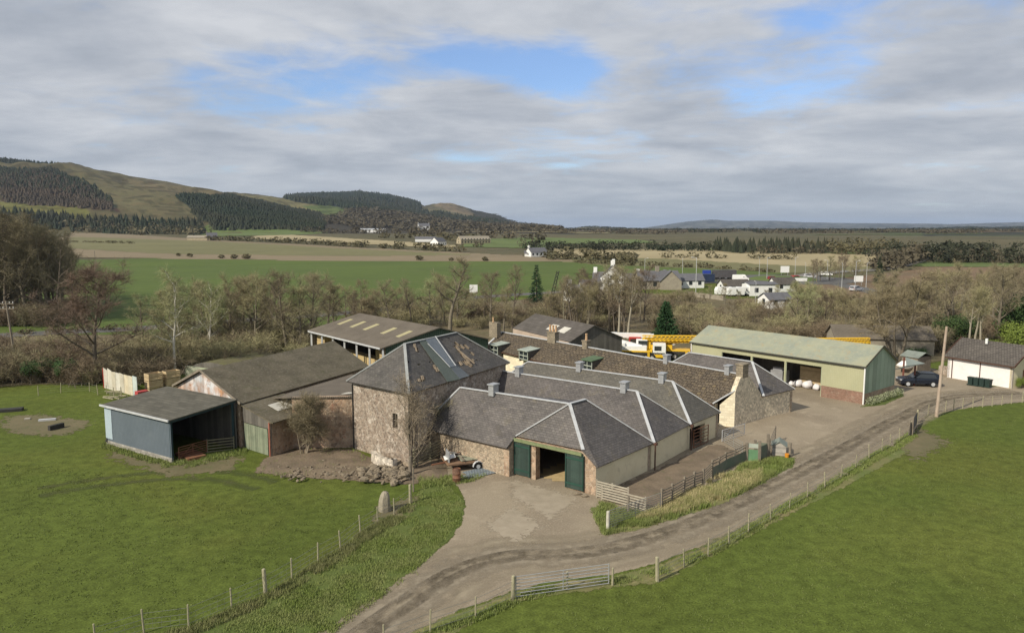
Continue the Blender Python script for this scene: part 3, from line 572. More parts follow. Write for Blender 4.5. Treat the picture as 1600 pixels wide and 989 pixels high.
# ground positions of walls, a little inside the eaves
w0=fl; w1=fr; w2=A3(*(C1-AD*.0))[:3]*A3(1,1,0)-hv(38)*.1+hv(-52)*.25; wr=WR*A3(1,1,0)+hv(40)*.35; wl=WLp*A3(1,1,0)+hv(38)*.35; wb=B1*A3(1,1,0)
Lf=np.linalg.norm(fr-fl); sa=np.linalg.norm(V(837,700,fl,fr)[:2]-fl[:2]); sb=np.linalg.norm(V(885,706,fl,fr)[:2]-fl[:2])
zl=hL[2]-.12; sR=np.linalg.norm(hR[:2]-fl[:2])
d_=(fr-fl)/Lf
mb.mi=0
wallrun(mb,fl,fl+d_*sR,zl,hR[2]-.15,.55,1,[(sa,sb,0,zl-.35)])
wallrun(mb,fl+d_*sR,fr,hR[2]-.15,C0[2]-.05,.55,1)
wallrun(mb,wr,fl,2.2,zl-.05,.5,1)
mb.build('front_wall',m_brickst,s1)
mb=MB(); wallrun(mb,wl,wr,2.2,2.2,.55,1); wallrun(mb,wb,wl,2.2,2.2,.5,1); wallrun(mb,w2,wb,2.15,2.15,.4,1); mb.build('side_wall',m_rubble2,s1)
mb=MB(); wallrun(mb,fr,w2,2.08,2.1,.5,1); mb.build('painted_wall',m_cream,s1)
mb=MB()
for a,b in ((RL,P1),(P1,P2),(P1,hL),(P1,hR),(P2,C1),(RL,WLp)): strip(mb,a,b,.24,.07)
mb.build('lead_flashing',m_lead,s1)
for (px,py) in ((771,606),): 
    q=V(px,py,RL,P1); q[2]=P1[2]-.1+ (RL[2]-P1[2])*.6; ventilator(q,-52,s1)
dd=d_*1.0; nn=A3(-d_[1],d_[0],0)   # nn points into the building
def leaf(s0,s1_,parent,zt):
    mb=MB(); p=fl+d_*s0-nn*.13; q=fl+d_*s1_-nn*.13; mb.hexa([p+Z*.12,q+Z*.12,q+nn*.06+Z*.12,p+nn*.06+Z*.12,p+Z*zt,q+Z*zt,q+nn*.06+Z*zt,p+nn*.06+Z*zt])
    d=mb.build('sliding_door',m_green,parent); m2=MB(); m2.bar(p+nn*-.02+Z*(zt-.3)+d_*.1,q-nn*.02+Z*(zt-.3)-d_*.1,.03,.14); m2.bar(p-nn*.02+Z*.5+d_*.1,q-nn*.02+Z*.5-d_*.1,.03,.14)
    for s in (.08,s1_-s0-.08): m2.bar(p+d_*s-nn*.02+Z*.12,p+d_*s-nn*.02+Z*(zt+.12),.09,.05)
    m2.build('door_rail',mat('green_trim',(.025,.075,.055),rough=.6,bump=.1),d)
leaf(.02,1.62,s1,zl-.28); s_r=np.linalg.norm(V(884.5,706,fl,fr)[:2]-fl[:2]); leaf(s_r,s_r+1.65,s1,zl-.28)
mb=MB(); p=fl+d_*.02-nn*.16; q=fl+d_*sR-nn*.16; mb.bar(p+Z*(zl-.14),q+Z*(zl-.14),.14,.20); mb.bar(p+Z*(zl-.02)-nn*.04,q+Z*(zl-.02)-nn*.04,.06,.06); mb.build('door_track',m_greenp,s1)
def downpipe(c,parent,z=2.1):
    o=hv(130)*.12; mb=MB(); mb.tube(c*A3(1,1,0)+o,c*A3(1,1,0)+o+Z*z,.06,n=6); mb.box(c*A3(1,1,0)+o+Z*(z+.05),.3,.22,.2,40); return mb.build('downpipe',m_brownp,parent)
downpipe(C1,s1)
patch('straw_floor',None,.6,.02,m_straw,world=[tuple((fl+d_*(sa-1)+nn*.7)[:2]),tuple((fl+d_*(sb+.2)+nn*.7)[:2]),tuple((fl+d_*(sb+.2)+nn*6)[:2]),tuple((fl+d_*(sa-1)+nn*6)[:2])],margin=.2)
# --- middle and rear sheds
def hipshed(Ca,Cb,rl,rr,zr,label,vents,name='cattle_shed',roofm=m_slate,lenA=18,gate=None,wall=m_cream,zb=2.15,ang=-52,frontdrop=.0):
    A=hv(ang); mid=(Ca+Cb)/2; RR=V(*rr,mid,mid+A); RLt=V(*rl,mid,mid+A); RR[2]=RLt[2]=zr
    Lr=np.linalg.norm((RLt-RR)[:2]); inset=np.linalg.norm((RR-mid)[:2])
    D=Ca+A*(Lr+inset+3.3); E=Cb+A*(Lr+inset+3.3); D[2]=Ca[2]; E[2]=Cb[2]
    t=empty(name,(mid+A*(Lr/2+2))*A3(1,1,0),label,'farm building')
    mb=MB()
    mb.slab([D,Ca,RR,RLt],T_); mb.slab([Ca,Cb,RR],T_); mb.slab([RLt,RR,Cb,E],T_); mb.slab([E,D,RLt],T_); mb.build('roof',roofm,t)
    mb=MB(); o=A*.25; g=A3(1,1,0); v=(Cb-Ca)*g; v/=np.linalg.norm(v)
    ops=[] if gate is None else [gate]
    wallrun(mb,Ca*g+o+v*.02,Cb*g+o-v*.02,Ca[2]-.12,Cb[2]-.12,.45,1,ops)
    mb.build('painted_wall',wall,t)
    mb=MB(); wallrun(mb,Cb*g+o,E*g-o,zb,zb,.4,1); wallrun(mb,E*g-o,D*g-o,zb,zb,.4,1); mb.build('side_wall',m_rubble2,t)
    mb=MB()
    for a,b in ((RLt,RR),(RR,Ca),(RR,Cb),(RLt,D)): strip(mb,a,b,.24,.07)
    mb.build('lead_flashing',m_lead,t)
    for (px,py) in vents: q=V(px,py,RR,RLt); q[2]=zr-.12; ventilator(q,ang,t)
    return t,RR,RLt,v,o
s2,R2,R2L,_,_=hipshed(C1,C2,(774.4,580),(995,611),5.28,'middle of three parallel slate sheds, brown downpipes at both sides of its end',[(811,584),(976,608)])
downpipe(C2,s2)
gv=np.linalg.norm((C3-C2)[:2]); v3=(C3-C2)*A3(1,1,0); v3/=np.linalg.norm(v3)
# gate opening on the rear shed wall
s3,R3,R3L,_,o3=hipshed(C2,C3,(825,567.5),(1051,596),5.15,'rearmost parallel slate shed, a rusty gate in its cream end wall',[(906,575),(1035,592)],roofm=SLATE('slate_lichen',(.118,.108,.09),(.088,.082,.07),(.19,.175,.14),(.15,.125,.07)),gate=(.35,3.0,0,1.75))
def gate_mb(L,h=1.15,n=7,r=.022,diag=True,mid=1):
    """a tubular field gate lying along +x from its origin"""
    mb=MB()
    zs=np.linspace(.12,h,n)
    for z in zs: mb.tube((0,0,z),(L,0,z),r,n=5)
    for x in (0,L): mb.tube((x,0,.10),(x,0,h+.02),r*1.3,n=6)
    if mid: mb.tube((L/2,0,.12),(L/2,0,h),r,n=5)
    if diag: mb.tube((.05,.01,.12),(L/2,.01,h),r*.8,n=5); mb.tube((L-.05,.01,.12),(L/2,.01,h),r*.8,n=5)
    return mb
def place(mb,name,m,p,q,label,cat,group=None,z=0):
    """a mesh built along +x laid from p towards q"""
    o=mb.build(name,m); o.location=(float(p[0]),float(p[1]),z); o.rotation_euler=(0,0,math.atan2(q[1]-p[1],q[0]-p[0])); tag(o,label,cat,group); return o
ga=C2*A3(1,1,0)+v3*.42+hv(130)*.1; gb_=C2*A3(1,1,0)+v3*3.0+hv(130)*.1
place(gate_mb(2.6,1.65,6,.035,False),'field_gate',m_rust2,ga,gb_,'rusty brown barred gate in the opening of the cream shed wall','gate')

# --- granary with the broken slate roof
E0=G(541,593,6.15); E1=G(638.5,616,6.0); E2=G(797,568,5.9); E3=E0+E2-E1; E1[2]=E0[2]=E2[2]=E3[2]=6.0
mdl=(E0+E1)/2; axd=(E2-E1)*A3(1,1,0); axd/=np.linalg.norm(axd)
RA=V(632,538,mdl,mdl+axd); RB=V(713.5,519.5,mdl,mdl+axd); RA[2]=RB[2]=(RA[2]+RB[2])/2
gr=empty('stone_granary',(E0+E2)/2*A3(1,1,0),'tall stone granary, its hipped slate roof full of holes and patched with metal sheets','farm building')
mb=MB(); mb.slab([E0,E1,RA],.12); mb.slab([E2,E3,RB],.12); mb.slab([E3,E0,RA,RB],.12)
# south-east slope as a grid with missing slates
nu,nv=56,30; rng=random.Random(5); miss=set()
def inr(u,v,c): return any(abs(u-a)<=ha and abs(v-b)<=hb for a,b,ha,hb in c)
slope=lambda s,t: (E1*(1-s)+E2*s)*(1-t)+(RA*(1-s)+RB*s)*t
def slope_st(px,py):
    n=np.cross(E2-E1,RA-E1); n/=np.linalg.norm(n); d=ray(px,py); k=np.dot(E1-A3(0,0,H),n)/np.dot(d,n); p=A3(0,0,H)+d*k
    best=None
    t=(p[2]-E1[2])/(RA[2]-E1[2]); a=E1*(1-t)+RA*t; b=E2*(1-t)+RB*t; s=np.dot(p-a,b-a)/np.dot(b-a,b-a); return s,t
holes=[(648,540,.018,.05),(651,546,.012,.05),(715,543,.012,.06),(722,541,.010,.06),(729,541,.010,.06),(721,551,.012,.07),(725,557,.012,.06),(731,563,.010,.05),(720,567,.014,.05),(728,565,.012,.05),(735,569,.010,.04),(739,562,.010,.03),(683,577,.018,.05),(679,573,.010,.05),(660,590,.012,.05),(713,536,.010,.05),(702,592,.006,.04),(738,552,.008,.04),(655,594,.01,.03)]
hs=[(slope_st(a,b),c,d) for a,b,c,d in holes]
for i in range(nu):
    for j in range(nv):
        s=(i+.5)/nu; t=(j+.5)/nv
        if any(abs(s-h[0])<c+.007 and abs(t-h[1])<d*1.05 for h,c,d in hs) or rng.random()<.006: continue
        a=[slope(i/nu,j/nv),slope((i+1)/nu,j/nv),slope((i+1)/nu,(j+1)/nv),slope(i/nu,(j+1)/nv)]
        sg=[x-Z*(.10*math.sin(math.pi*t)*math.sin(math.pi*s)) for x in a]; mb.poly(sg)
mb.build('roof',m_slate_old,gr)
nS=np.cross(E2-E1,RA-E1); nS/=np.linalg.norm(nS)
mb=MB()
for k in range(46):
    s=(k+.5)/46; mb.bar(slope(s,0)-nS*.16,slope(s,1)-nS*.16,.06,.14)
for (h,c,d) in hs:
    for k in (-1,1):
        if rng.random()<.8:
            a=slope(h[0]+k*.5*c,h[1]-d*.9)-nS*.02; b=slope(h[0]+k*.5*c,h[1]+d*.7)+nS*.03; mb.bar(a,b,.13,.04,nS)
a=slope(hs[5][0][0],hs[5][0][1]+.1); b=slope(hs[6][0][0]+.015,hs[6][0][1]-.22); mb.bar(a+nS*.03,b+nS*.06,.18,.05,nS)
mb.build('roof_timber',mat('bare_roof_timber',(.36,.29,.21),(.24,.18,.12),(.46,.38,.28),scale=2,rough=.9,bump=.2),gr)
mb=MB(); mb.poly([E1*.97+E3*.03-Z*1.6,E2*.97+E0*.03-Z*1.6,E3*.97+E1*.03-Z*1.6,E0*.97+E2*.03-Z*1.6]); mb.build('loft_shade_sheet',m_dark,gr)  # added sheet under the roof holes, interior darkness painted as its colour
# sheet patches: three strips from ridge to eaves
def sheet(s0,s1_,t0,t1,m,lift,sh=0.):
    mb=MB(); mb.slab([slope(s0+sh,t0)+nS*lift,slope(s1_+sh,t0)+nS*lift,slope(s1_,t1)+nS*lift,slope(s0,t1)+nS*lift],.03); return mb.build('metal_sheet',m,gr)
def st(px,py): return slope_st(px,py)
a=st(664,532);b=st(692,526)
u0,_=st(667,530);u1,_=st(680,527);u2,_=st(694,524)
l0,lt0=st(702,597);l1,_=st(716,594);l2,_=st(733,587)
mg1=mat('old_green_sheet',(.115,.135,.115),(.095,.115,.10),rough=.6,bump=.6,pattern='corr',ps=(.15,)); mg2=mat('grey_blue_sheet',(.17,.195,.22),(.14,.165,.19),rough=.35,metal=.2,bump=.6,pattern='corr',ps=(.15,),spec=.5)
def sp3(px,py,l):
    d=ray(px,py); k=np.dot(E1-A3(0,0,H),nS)/np.dot(d,nS); return A3(0,0,H)+d*k+nS*l
for m_,l_,q in ((mg1,.05,((654,533),(665,530),(721,592.5),(699,597))),(mg2,.09,((663,530.5),(679,527),(711,573),(702,575))),(mat('grey_sheet_low',(.15,.165,.175),(.12,.135,.145),rough=.5,metal=.2,bump=.6,pattern='corr',ps=(.15,)),.07,((700,571),(711,569),(733,588),(718,592.5)))):
    mb=MB(); mb.slab([sp3(a,b,l_) for a,b in q],.03); mb.build('metal_sheet',m_,gr)
mb=MB(); mb.bar(sp3(679,527,.14),sp3(711,573,.14),.09,.05,nS); mb.bar(sp3(667,538,.14),sp3(702,575,.14),.05,.04,nS); mb.build('sheet_edging',m_lead,gr)
mb=MB()
for a,b in ((RA,RB),(RA,E0),(RA,E1),(RB,E2)): strip(mb,a,b,.24,.08)
mb.build('ridge_flashing',mat('dull_lead',(.36,.37,.36),(.26,.27,.26),(.45,.46,.45),scale=1,rough=.6,bump=.2),gr)
g=A3(1,1,0); ins=.35
cc=(E0+E2)/2*g; sh=lambda p:(p*g)+(cc-p*g)/np.linalg.norm(cc-p*g)*.5
W0,W1,W2,W3=[sh(p) for p in (E0,E1,E2,E3)]
Lw=np.linalg.norm(W1-W0); wx=[np.linalg.norm(V(px,655,W0,W1)[:2]-W0[:2]) for px in (613.5,621.5)]; zw=[V(617,y,W0,W1)[2] for y in (669,646)]
sw=np.linalg.norm(V(555,665,W0,W1)[:2]-W0[:2]); zw2=V(555,666,W0,W1)[2]
mb=MB(); wallrun(mb,W0,W1,5.9,5.9,.6,1,[(wx[0],wx[1],zw[0],zw[1]),(sw,sw+.25,zw2,zw2+.3)])
wallrun(mb,W1,W2,5.9,5.9,.6,1,[(2.2,3.1,1.2,2.6),(8,8.9,3.2,4.4)]); wallrun(mb,W2,W3,5.9,5.9,.6,1); wallrun(mb,W3,W0,5.9,5.9,.6,1); mb.build('wall',m_rubble,gr)
mb=MB(); dW=(W1-W0)/Lw; nW=A3(-dW[1],dW[0],0)
for k in range(4): p=W0+dW*(wx[0]+(wx[1]-wx[0])*k/3)+nW*.15; mb.bar(p+Z*zw[0],p+Z*zw[1],.05,.05)
mb.bar(W0+dW*wx[0]+nW*.15+Z*(zw[0]+zw[1])/2,W0+dW*wx[1]+nW*.15+Z*(zw[0]+zw[1])/2,.06,.05); mb.build('window_frame',m_wood_old,gr)
for p,sg in ((W0,-1),(W1,1)):
    mb=MB(); q=p-nW*.08+dW*(.12 if sg<0 else -.1); mb.tube(q,q+Z*5.7,.055,n=6); mb.build('downpipe',m_chassis,gr)

# --- mossy barn with rusty gable
La=G(273,602,4.); Lb=G(379,630,4.); La[2]=Lb[2]=4.; Lpk=V(315.5,577.7,La,Lb); ax=hv(24.); Le=Lb+ax*20; Lc=La+ax*20
Lpr=Lpk+ax*19.; 
q=V(522,539,Lpk,Lpk+ax); Lpr=Lpk+ax*np.linalg.norm((q-Lpk)[:2]); Le=Lb+ax*(np.linalg.norm((q-Lpk)[:2])-.4); Lc=La+ax*np.linalg.norm((q-Lpk)[:2])
bn=empty('old_barn',(La+Le)/2*g,'long barn with mossy corrugated roof and rust streaked gable above the blue shed','farm building')
mb=MB(); mb.slab([Lb-ax*.25,Le,Lpr,Lpk-ax*.25],.1); mb.slab([Lpk-ax*.25,Lpr,Lc,La-ax*.25],.1); mb.build('roof',m_asb_moss,bn)
mb=MB(); k=.45; mid_z=3.2
i0=La*g+(Lb-La)*g*.03; i1=La*g+(Lb-La)*g*.97
mb.poly([i0+Z*mid_z,i1+Z*mid_z,i1+Z*3.95,Lpk*g+Z*(Lpk[2]-.12),i0+Z*3.95]); mb.build('gable_cladding',m_rust,bn)
mb=MB(); wallrun(mb,i0,i1,mid_z,mid_z,.35,1); wallrun(mb,i1,Le*g-(Lb-La)*g*.03,3.85,3.85,.35,1,[(9,12,0,2.6)]); wallrun(mb,Le*g-(Lb-La)*g*.03,Lc*g+(Lb-La)*g*.03,3.85,3.85,.35,1); wallrun(mb,Lc*g+(Lb-La)*g*.03,i0,3.85,3.85,.35,1); mb.build('wall',m_brickst,bn)
mb=MB(); mb.bar(Lpk-ax*.3+Z*.02,Lb-ax*.3+Z*.02,.06,.2); mb.bar(Lpk-ax*.3+Z*.02,La-ax*.3+Z*.02,.06,.2); mb.build('bargeboard',m_wood_old,bn)
mb=MB(); mb.poly([Le*g+Z*3.9,Lc*g+Z*3.9,Lpr*g+Z*(Lpr[2]-.1)]); mb.build('rear_gable',m_dkclad,bn)
# --- lean-to with pale green door
q0=G(382,700); q1=G(424.5,713.5); hi0=V(379,633,q0,q1); lo0=V(426,657,q0,q1); dirL=hv(26); LL=5.0
ln=empty('lean_to_shed',(q0+q1)/2+dirL*2,'lean-to with a faded green timber door beside the mossy old barn','shed')
mb=MB(); mb.slab([A3(*hi0[:2],3.9)-dirL*.2,A3(*lo0[:2],3.05)-dirL*.2+(q1-q0)/4*.25,A3(*lo0[:2],3.0)+dirL*LL+(q1-q0)/4*.25,A3(*hi0[:2],3.85)+dirL*LL],.1); mb.build('roof',m_asb_moss,ln)
mb=MB(); rp=lambda s,t: A3(*hi0[:2],3.98)*(1-s)+A3(*lo0[:2],3.14)*s+dirL*LL*t+Z*.0
mb.slab([rp(.35,.35),rp(.7,.35),rp(.7,.9),rp(.35,.9)],.02); mb.build('rooflight',mat('white_sheet',(.58,.56,.50),(.5,.48,.42),rough=.7,bump=.3,pattern='corr',ps=(.15,)),ln)
du=(q1-q0)/np.linalg.norm(q1-q0); Lq=np.linalg.norm(q1-q0)
mb=MB(); wallrun(mb,q0,q1,3.75,2.9,.1,1,[(0.15,Lq-.35,0,2.35)]); mb.build('front_boards',m_dkclad,ln)
mb=MB(); p=q0+du*.2-A3(-du[1],du[0],0)*.05; p2=q0+du*(Lq-.4)-A3(-du[1],du[0],0)*.05; nd=A3(-du[1],du[0],0)
for k in range(2):
    a=p+(p2-p)*(k*.505); b=p+(p2-p)*(k*.505+.495); mb.hexa([a+Z*.05,b+Z*.05,b+nd*.06+Z*.05,a+nd*.06+Z*.05,a+Z*2.3,b+Z*2.3,b+nd*.06+Z*2.3,a+nd*.06+Z*2.3])
mb.build('timber_door',mat('faded_green_boards',(.24,.27,.19),(.17,.20,.14),(.34,.36,.27),scale=1,rough=.9,bump=.5,pattern='planks',ps=(.16,),stain=(.30,.26,.18)),ln)
mb=MB(); mb.bar(q1-du*.12-nd*.06,q1-du*.12-nd*.06+Z*2.9,.18,.1); mb.build('door_post',mat('pink_red_post',(.42,.17,.12),rough=.8,bump=.2),ln)
mb=MB(); wallrun(mb,q1,q1+dirL*LL,2.9,2.9,.25,1); mb.build('side_wall',m_brickst,ln)
# --- brick infill range to the granary
j0=q1+dirL*2.6; j1=W0-dW*.0+nW*.3
inf=empty('brick_outhouse',(j0+j1)/2,'patchy brick and stone outhouse with low sheet roof between old barn and granary','outhouse')
mb=MB(); zt=G(545,618,0); zf=V(520,619,j0,j1)[2]
wallrun(mb,j0,j1,zf-.1,zf-.05,.5,1); mb.build('wall',m_brickst,inf)
mb=MB(); mb.slab([A3(*(j0-nd*.2)[:2],zf),A3(*(j1-nd*.2)[:2],zf),A3(*(W0*.45+W3*.55)[:2],zf-.2),A3(*(Lb+ax*15.5)[:2],3.75),A3(*(Lb+ax*3.5)[:2],3.75)],.1); mb.build('roof',m_asb,inf)
mb=MB(); a=A3(*(j0*.3+j1*.7+hv(20)*.8)[:2],zf+.04); b=A3(*(j0*.02+j1*.98+hv(20)*1.1)[:2],zf+.04); mb.slab([a,b,b+hv(30)*.7,a+hv(30)*.7],.03); mb.build('rooflight',MATS['white_sheet'],inf)

# --- blue shed
b0=G(167,694); b1=G(269,723); b2=b1+hv(43)*5.6; b3=b0+hv(43)*5.6
bs=empty('open_shed',(b0+b2)/2,'blue clad monopitch shed standing open on its right side, grey sheet roof','shed')
u=(b1-b0)/np.linalg.norm(b1-b0); nb=A3(-u[1],u[0],0); Lb_=np.linalg.norm(b1-b0)
mb=MB(); mb.slab([b0-u*.2-nb*.25+Z*3.62,b1+u*.25-nb*.25+Z*3.62,b2+u*.25+Z*4.35,b3-u*.2+Z*4.35],.09); mb.build('roof',m_asb_dark,bs)
mb=MB(); mb.bar(b0-u*.2-nb*.3+Z*3.58,b1+u*.25-nb*.3+Z*3.58,.1,.16); mb.build('gutter',m_lead,bs)
mb=MB(); wallrun(mb,b0,b1,3.5,3.5,.05,1,z0=.35); mb.build('blue_wall',m_blue,bs)
mb=MB(); wallrun(mb,b0-nb*.03,b0-nb*.03+u*1.05,3.45,3.45,.02,1,z0=.6); mb.build('translucent_panel',m_skyl,bs)
mb=MB(); wallrun(mb,b0-nb*.02,b1-nb*.02,.4,.4,.16,1); mb.build('base_wall',m_block,bs)
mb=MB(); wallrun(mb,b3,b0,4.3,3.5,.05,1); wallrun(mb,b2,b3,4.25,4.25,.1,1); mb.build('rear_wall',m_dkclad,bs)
mb=MB(); mb.bar(b1-u*.1+nb*.1,b1-u*.1+nb*.1+Z*3.5,.18,.18); mb.bar(b2-u*.15-nb*.2,b2-u*.15-nb*.2+Z*4.2,.18,.18); mb.bar(b1+Z*3.42,b2+Z*4.15,.1,.2); mb.build('frame',mat('dark_teal_steel',(.03,.06,.07),rough=.6,bump=0),bs)

# --- hay barn
h0=G(486,516,5.); h1=G(599,543,5.); h2=G(763,529,5.); h0[2]=h1[2]=h2[2]=5.; hd_=hv(-40); Lh=19.6; hx=h1+hd_*Lh; hw=(h2-h1); h3=hx+hw
hp=V(685,511,h1,h2); hq=hp+hd_*Lh
hb=empty('hay_barn',(h0+h2)/2*g,'open fronted hay barn on white posts with five yellow rooflights and dark green gable','barn')
mb=MB(); e=-hd_*.3; of=-hw/np.linalg.norm(hw)*.4
mb.slab([hx+of-e,h1+of+e,hp+e,hq-e],.12); mb.slab([hq-e,hp+e,h2+e,h3-e],.12); mb.build('roof',m_asb,hb)
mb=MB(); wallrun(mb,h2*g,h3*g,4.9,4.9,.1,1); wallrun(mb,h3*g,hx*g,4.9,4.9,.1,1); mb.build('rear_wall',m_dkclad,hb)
mb=MB(); wallrun(mb,h1*g+hw*.02,h2*g,4.9,4.9,.1,1); mb.slab([h1-Z*.1,h2-Z*.1,hp-Z*.14],.06); mb.poly([h1-Z*.1-hd_*.05,h2-Z*.1-hd_*.05,hp-Z*.15-hd_*.05]); mb.build('gable_wall',m_dkgreen,hb)
for k in range(7):
    mb=MB(); p=h1*g+hd_*(.1+(Lh-.2)*k/6.); mb.bar(p,p+Z*4.9,.22,.22); mb.build('post',m_lead,hb)
mb=MB(); mb.bar(h1+of+Z*-.12,hx+of-Z*.12,.14,.2); mb.build('gutter',m_lead,hb)
for (px,py) in ((535,505),(555.6,508.8),(576,513),(603,519.2),(627,524.3)):
    nH=np.cross(hx-h1,hp-h1); nH/=np.linalg.norm(nH); nH=nH if nH[2]>0 else -nH
    d=ray(px,py); k=np.dot(h1-A3(0,0,H),nH)/np.dot(d,nH); c=A3(0,0,H)+d*k; up=(hp-h1); up=up-hd_*np.dot(up,hd_); up/=np.linalg.norm(up)
    mb=MB(); mb.slab([c-hd_*.45-up*1.5+nH*.06,c+hd_*.45-up*1.5+nH*.06,c+hd_*.45+up*1.5+nH*.06,c-hd_*.45+up*1.5+nH*.06],.03); mb.build('rooflight',m_skyly,hb)
hn=hw/np.linalg.norm(hw)
bale=MB(); bale.box((0,0,.6),1.2,2.4,1.2,0)
bl=None; kk=0
for col in range(8):
    for lv in range(4 if col in (0,1,2,7) else 2):
        kk+=1; p=h1*g+hd_*(1.4+col*2.45)+hn*(1.4 if col in(0,7) else 3.5); m_=MB()
        if bl is None:
            bl=MB(); bl.box((0,0,.6),1.25,2.3,1.15,0); bl=bl.build('straw_bale',m_straw); tag(bl,'rectangular straw bale stacked inside the hay barn','bale','straw bales in the hay barn'); o=bl
        else: o=dup(bl,(0,0,0))
        o.location=(p[0],p[1],lv*1.2); o.rotation_euler=(0,0,R(40)+random.Random(kk).uniform(-.05,.05))
# --- shed behind the cottages (dark roof)
k0=G(801,512.5,4.); k1=G(888.6,533.7,4.); k2=G(972,526.6,4.); kd=(k0-k1)*g; Lk=np.linalg.norm(kd); kd/=Lk; k3=k2+kd*Lk
kp=V(927,516.7,k1,k2); kp[2]=6.; kq=kp+kd*Lk
ks=empty('workshop',(k0+k2)/2*g,'low workshop with a dark pitched roof and dark corrugated gable behind the cottages','shed')
mb=MB(); mb.slab([k0,k1-kd*.3,kp-kd*.3,kq],.1); mb.slab([kq,kp-kd*.3,k2-kd*.3,k3],.1); mb.build('roof',m_asb_dark if False else mat('workshop_roof',(.11,.098,.088),(.09,.08,.07),(.14,.13,.115),scale=.4,rough=.9,bump=.4,pattern='slate',ps=(1.,.6),pdark=.75),ks)
mb=MB(); wallrun(mb,k0*g,k1*g,3.9,3.9,.2,1); mb.build('front_wall',mat('dull_pink_wall',(.45,.36,.29),(.38,.30,.24),rough=.9,bump=.3),ks)
mb=MB(); wallrun(mb,k1*g,k2*g,3.95,3.95,.1,1); mb.poly([k1-Z*.05,k2-Z*.05,kp-Z*.12]); wallrun(mb,k2*g,k3*g,3.9,3.9,.1,1); wallrun(mb,k3*g,k0*g,3.9,3.9,.1,1); mb.build('gable_wall',m_dkclad,ks)
for (px,py) in ((864,512),(882,516)):
    c=V(px,py,(k0*.65+kp*.35),(k0*.65+kp*.35)+kd); nK=np.cross(k0-k1,kp-k1); nK/=np.linalg.norm(nK); nK=nK if nK[2]>0 else -nK
    d=ray(px,py); k=np.dot(k1-A3(0,0,H),nK)/np.dot(d,nK); c=A3(0,0,H)+d*k; up=np.cross(nK,kd); up=up if up[2]>0 else -up
    mb=MB(); mb.slab([c-kd*.9-up*.7+nK*.06,c+kd*.9-up*.7+nK*.06,c+kd*.9+up*.7+nK*.06,c-kd*.9+up*.7+nK*.06],.03); mb.build('rooflight',MATS['white_sheet'],ks)

# --- cottages
c0=G(1123.5,665.4); ck=G(1147,667); cg=G(1189,654); AC=hv(-42)
cF=A3(19.61,70.72,2.06); cFl=A3(-3.62,96.53,3.44); rC=A3(22.52,72.21,4.70); rCl=A3(-1.38,98.76,5.2)
ct=empty('cottage_row',(10,84,0),'long low cottage row with brown stone tile roof, three green dormers and clay chimney pots','cottage')
back=hv(48); cB=rC+back*2.6; cB[2]=2.3; cBl=rCl+back*3.2; cBl[2]=3.2
cFo=cF-hv(48)*.15
mb=MB(); n_=40
for i in range(n_):
    a=i/n_; b=(i+1)/n_; sag=lambda s:-.10*math.sin(math.pi*s*3)**2
    p=lambda s,t:(cFl*(1-s)+cFo*s)*(1-t)+(rCl*(1-s)+rC*s)*t+Z*(sag(s)*math.sin(math.pi*t)+.04*math.sin(37*s)*math.sin(math.pi*t))
    for j in range(3): mb.poly([p(a,j/3),p(b,j/3),p(b,(j+1)/3),p(a,(j+1)/3)])
mb.poly([rCl,rC,cB,cBl]); kz0=V(1149,612,ck,cg)[2]; ckq=(cg-ck)/np.linalg.norm(cg-ck); e1=A3(*(ck+AC*.1)[:2],kz0+.04); e2=A3(*(ck+ckq*1.35+AC*.1)[:2],4.8); mb.poly([cFo,e1,e2,rC]); mb.build('roof',m_stonetile,ct)
mb=MB(); mb.bar(cFl-Z*.08,cFo-Z*.08,.1,.1); mb.build('eaves_board',m_brownp,ct)
mb=MB(); strip(mb,rCl,rC,.24,.08); strip(mb,rCl,cFl,.3,.12); mb.build('ridge_flashing',m_lead,ct)
wF=cF*g+back*.3; wFl=cFl*g+back*.3
mb=MB(); wallrun(mb,wFl,wF,3.25,2.0,.5,1); wallrun(mb,cBl*g,wFl,3.2,3.2,.5,1); wallrun(mb,cB*g,cBl*g,2.2,3.1,.4,1); mb.poly([wFl+Z*3.3,cBl*g+Z*3.2,rCl-Z*.1]); mb.build('wall',m_creamw,ct)
# canted sunlit end wall and the chimney gable
kz=V(1149,612,ck,cg)[2]
mb=MB(); wallrun(mb,c0-AC*0,ck,2.0,kz,.4,1); mb.build('end_wall',m_creamw,ct)
pkz=rC[2]+.05; top=V(1162,590,ck,cg)
sL=np.linalg.norm(cg-ck); sp=np.linalg.norm(V(1157,600,ck,cg)[:2]-ck[:2]); sq=np.linalg.norm(V(1171,600,ck,cg)[:2]-ck[:2])
mb=MB(); ckg=(cg-ck)/sL
wallrun(mb,ck,ck+ckg*sp,kz,4.75,.5,1); wallrun(mb,ck+ckg*sp,ck+ckg*sq,4.75,4.75,.5,1); wallrun(mb,ck+ckg*sq,cg,4.65,2.4,.5,1); mb.build('gable_wall',m_creamst,ct)
mb=MB(); cc_=ck+ckg*(sp+sq)/2+AC*.35; mb.box(cc_+Z*5.25,.75,1.0,1.3,48); mb.box(cc_+Z*5.92,.9,1.15,.12,48); mb.build('chimney',m_chim,ct)
mb=MB(); mb.bar(cFo+Z*.08,A3(*(ck+ckg*.1)[:2],kz+.1)+AC*.1,.25,.1); mb.build('verge_flashing',m_lead,ct)
def rslope(px,py):
    n=np.cross(cFo-cFl,rCl-cFl); n/=np.linalg.norm(n); n=n if n[2]>0 else -n; d=ray(px,py); k=np.dot(cFl-A3(0,0,H),n)/np.dot(d,n); return A3(0,0,H)+d*k,n
aC=(cFl-cF)*g; aC/=np.linalg.norm(aC); oC=A3(aC[1],-aC[0],0); oC=-oC if np.dot(oC,back)<0 else oC   # oC: into the roof
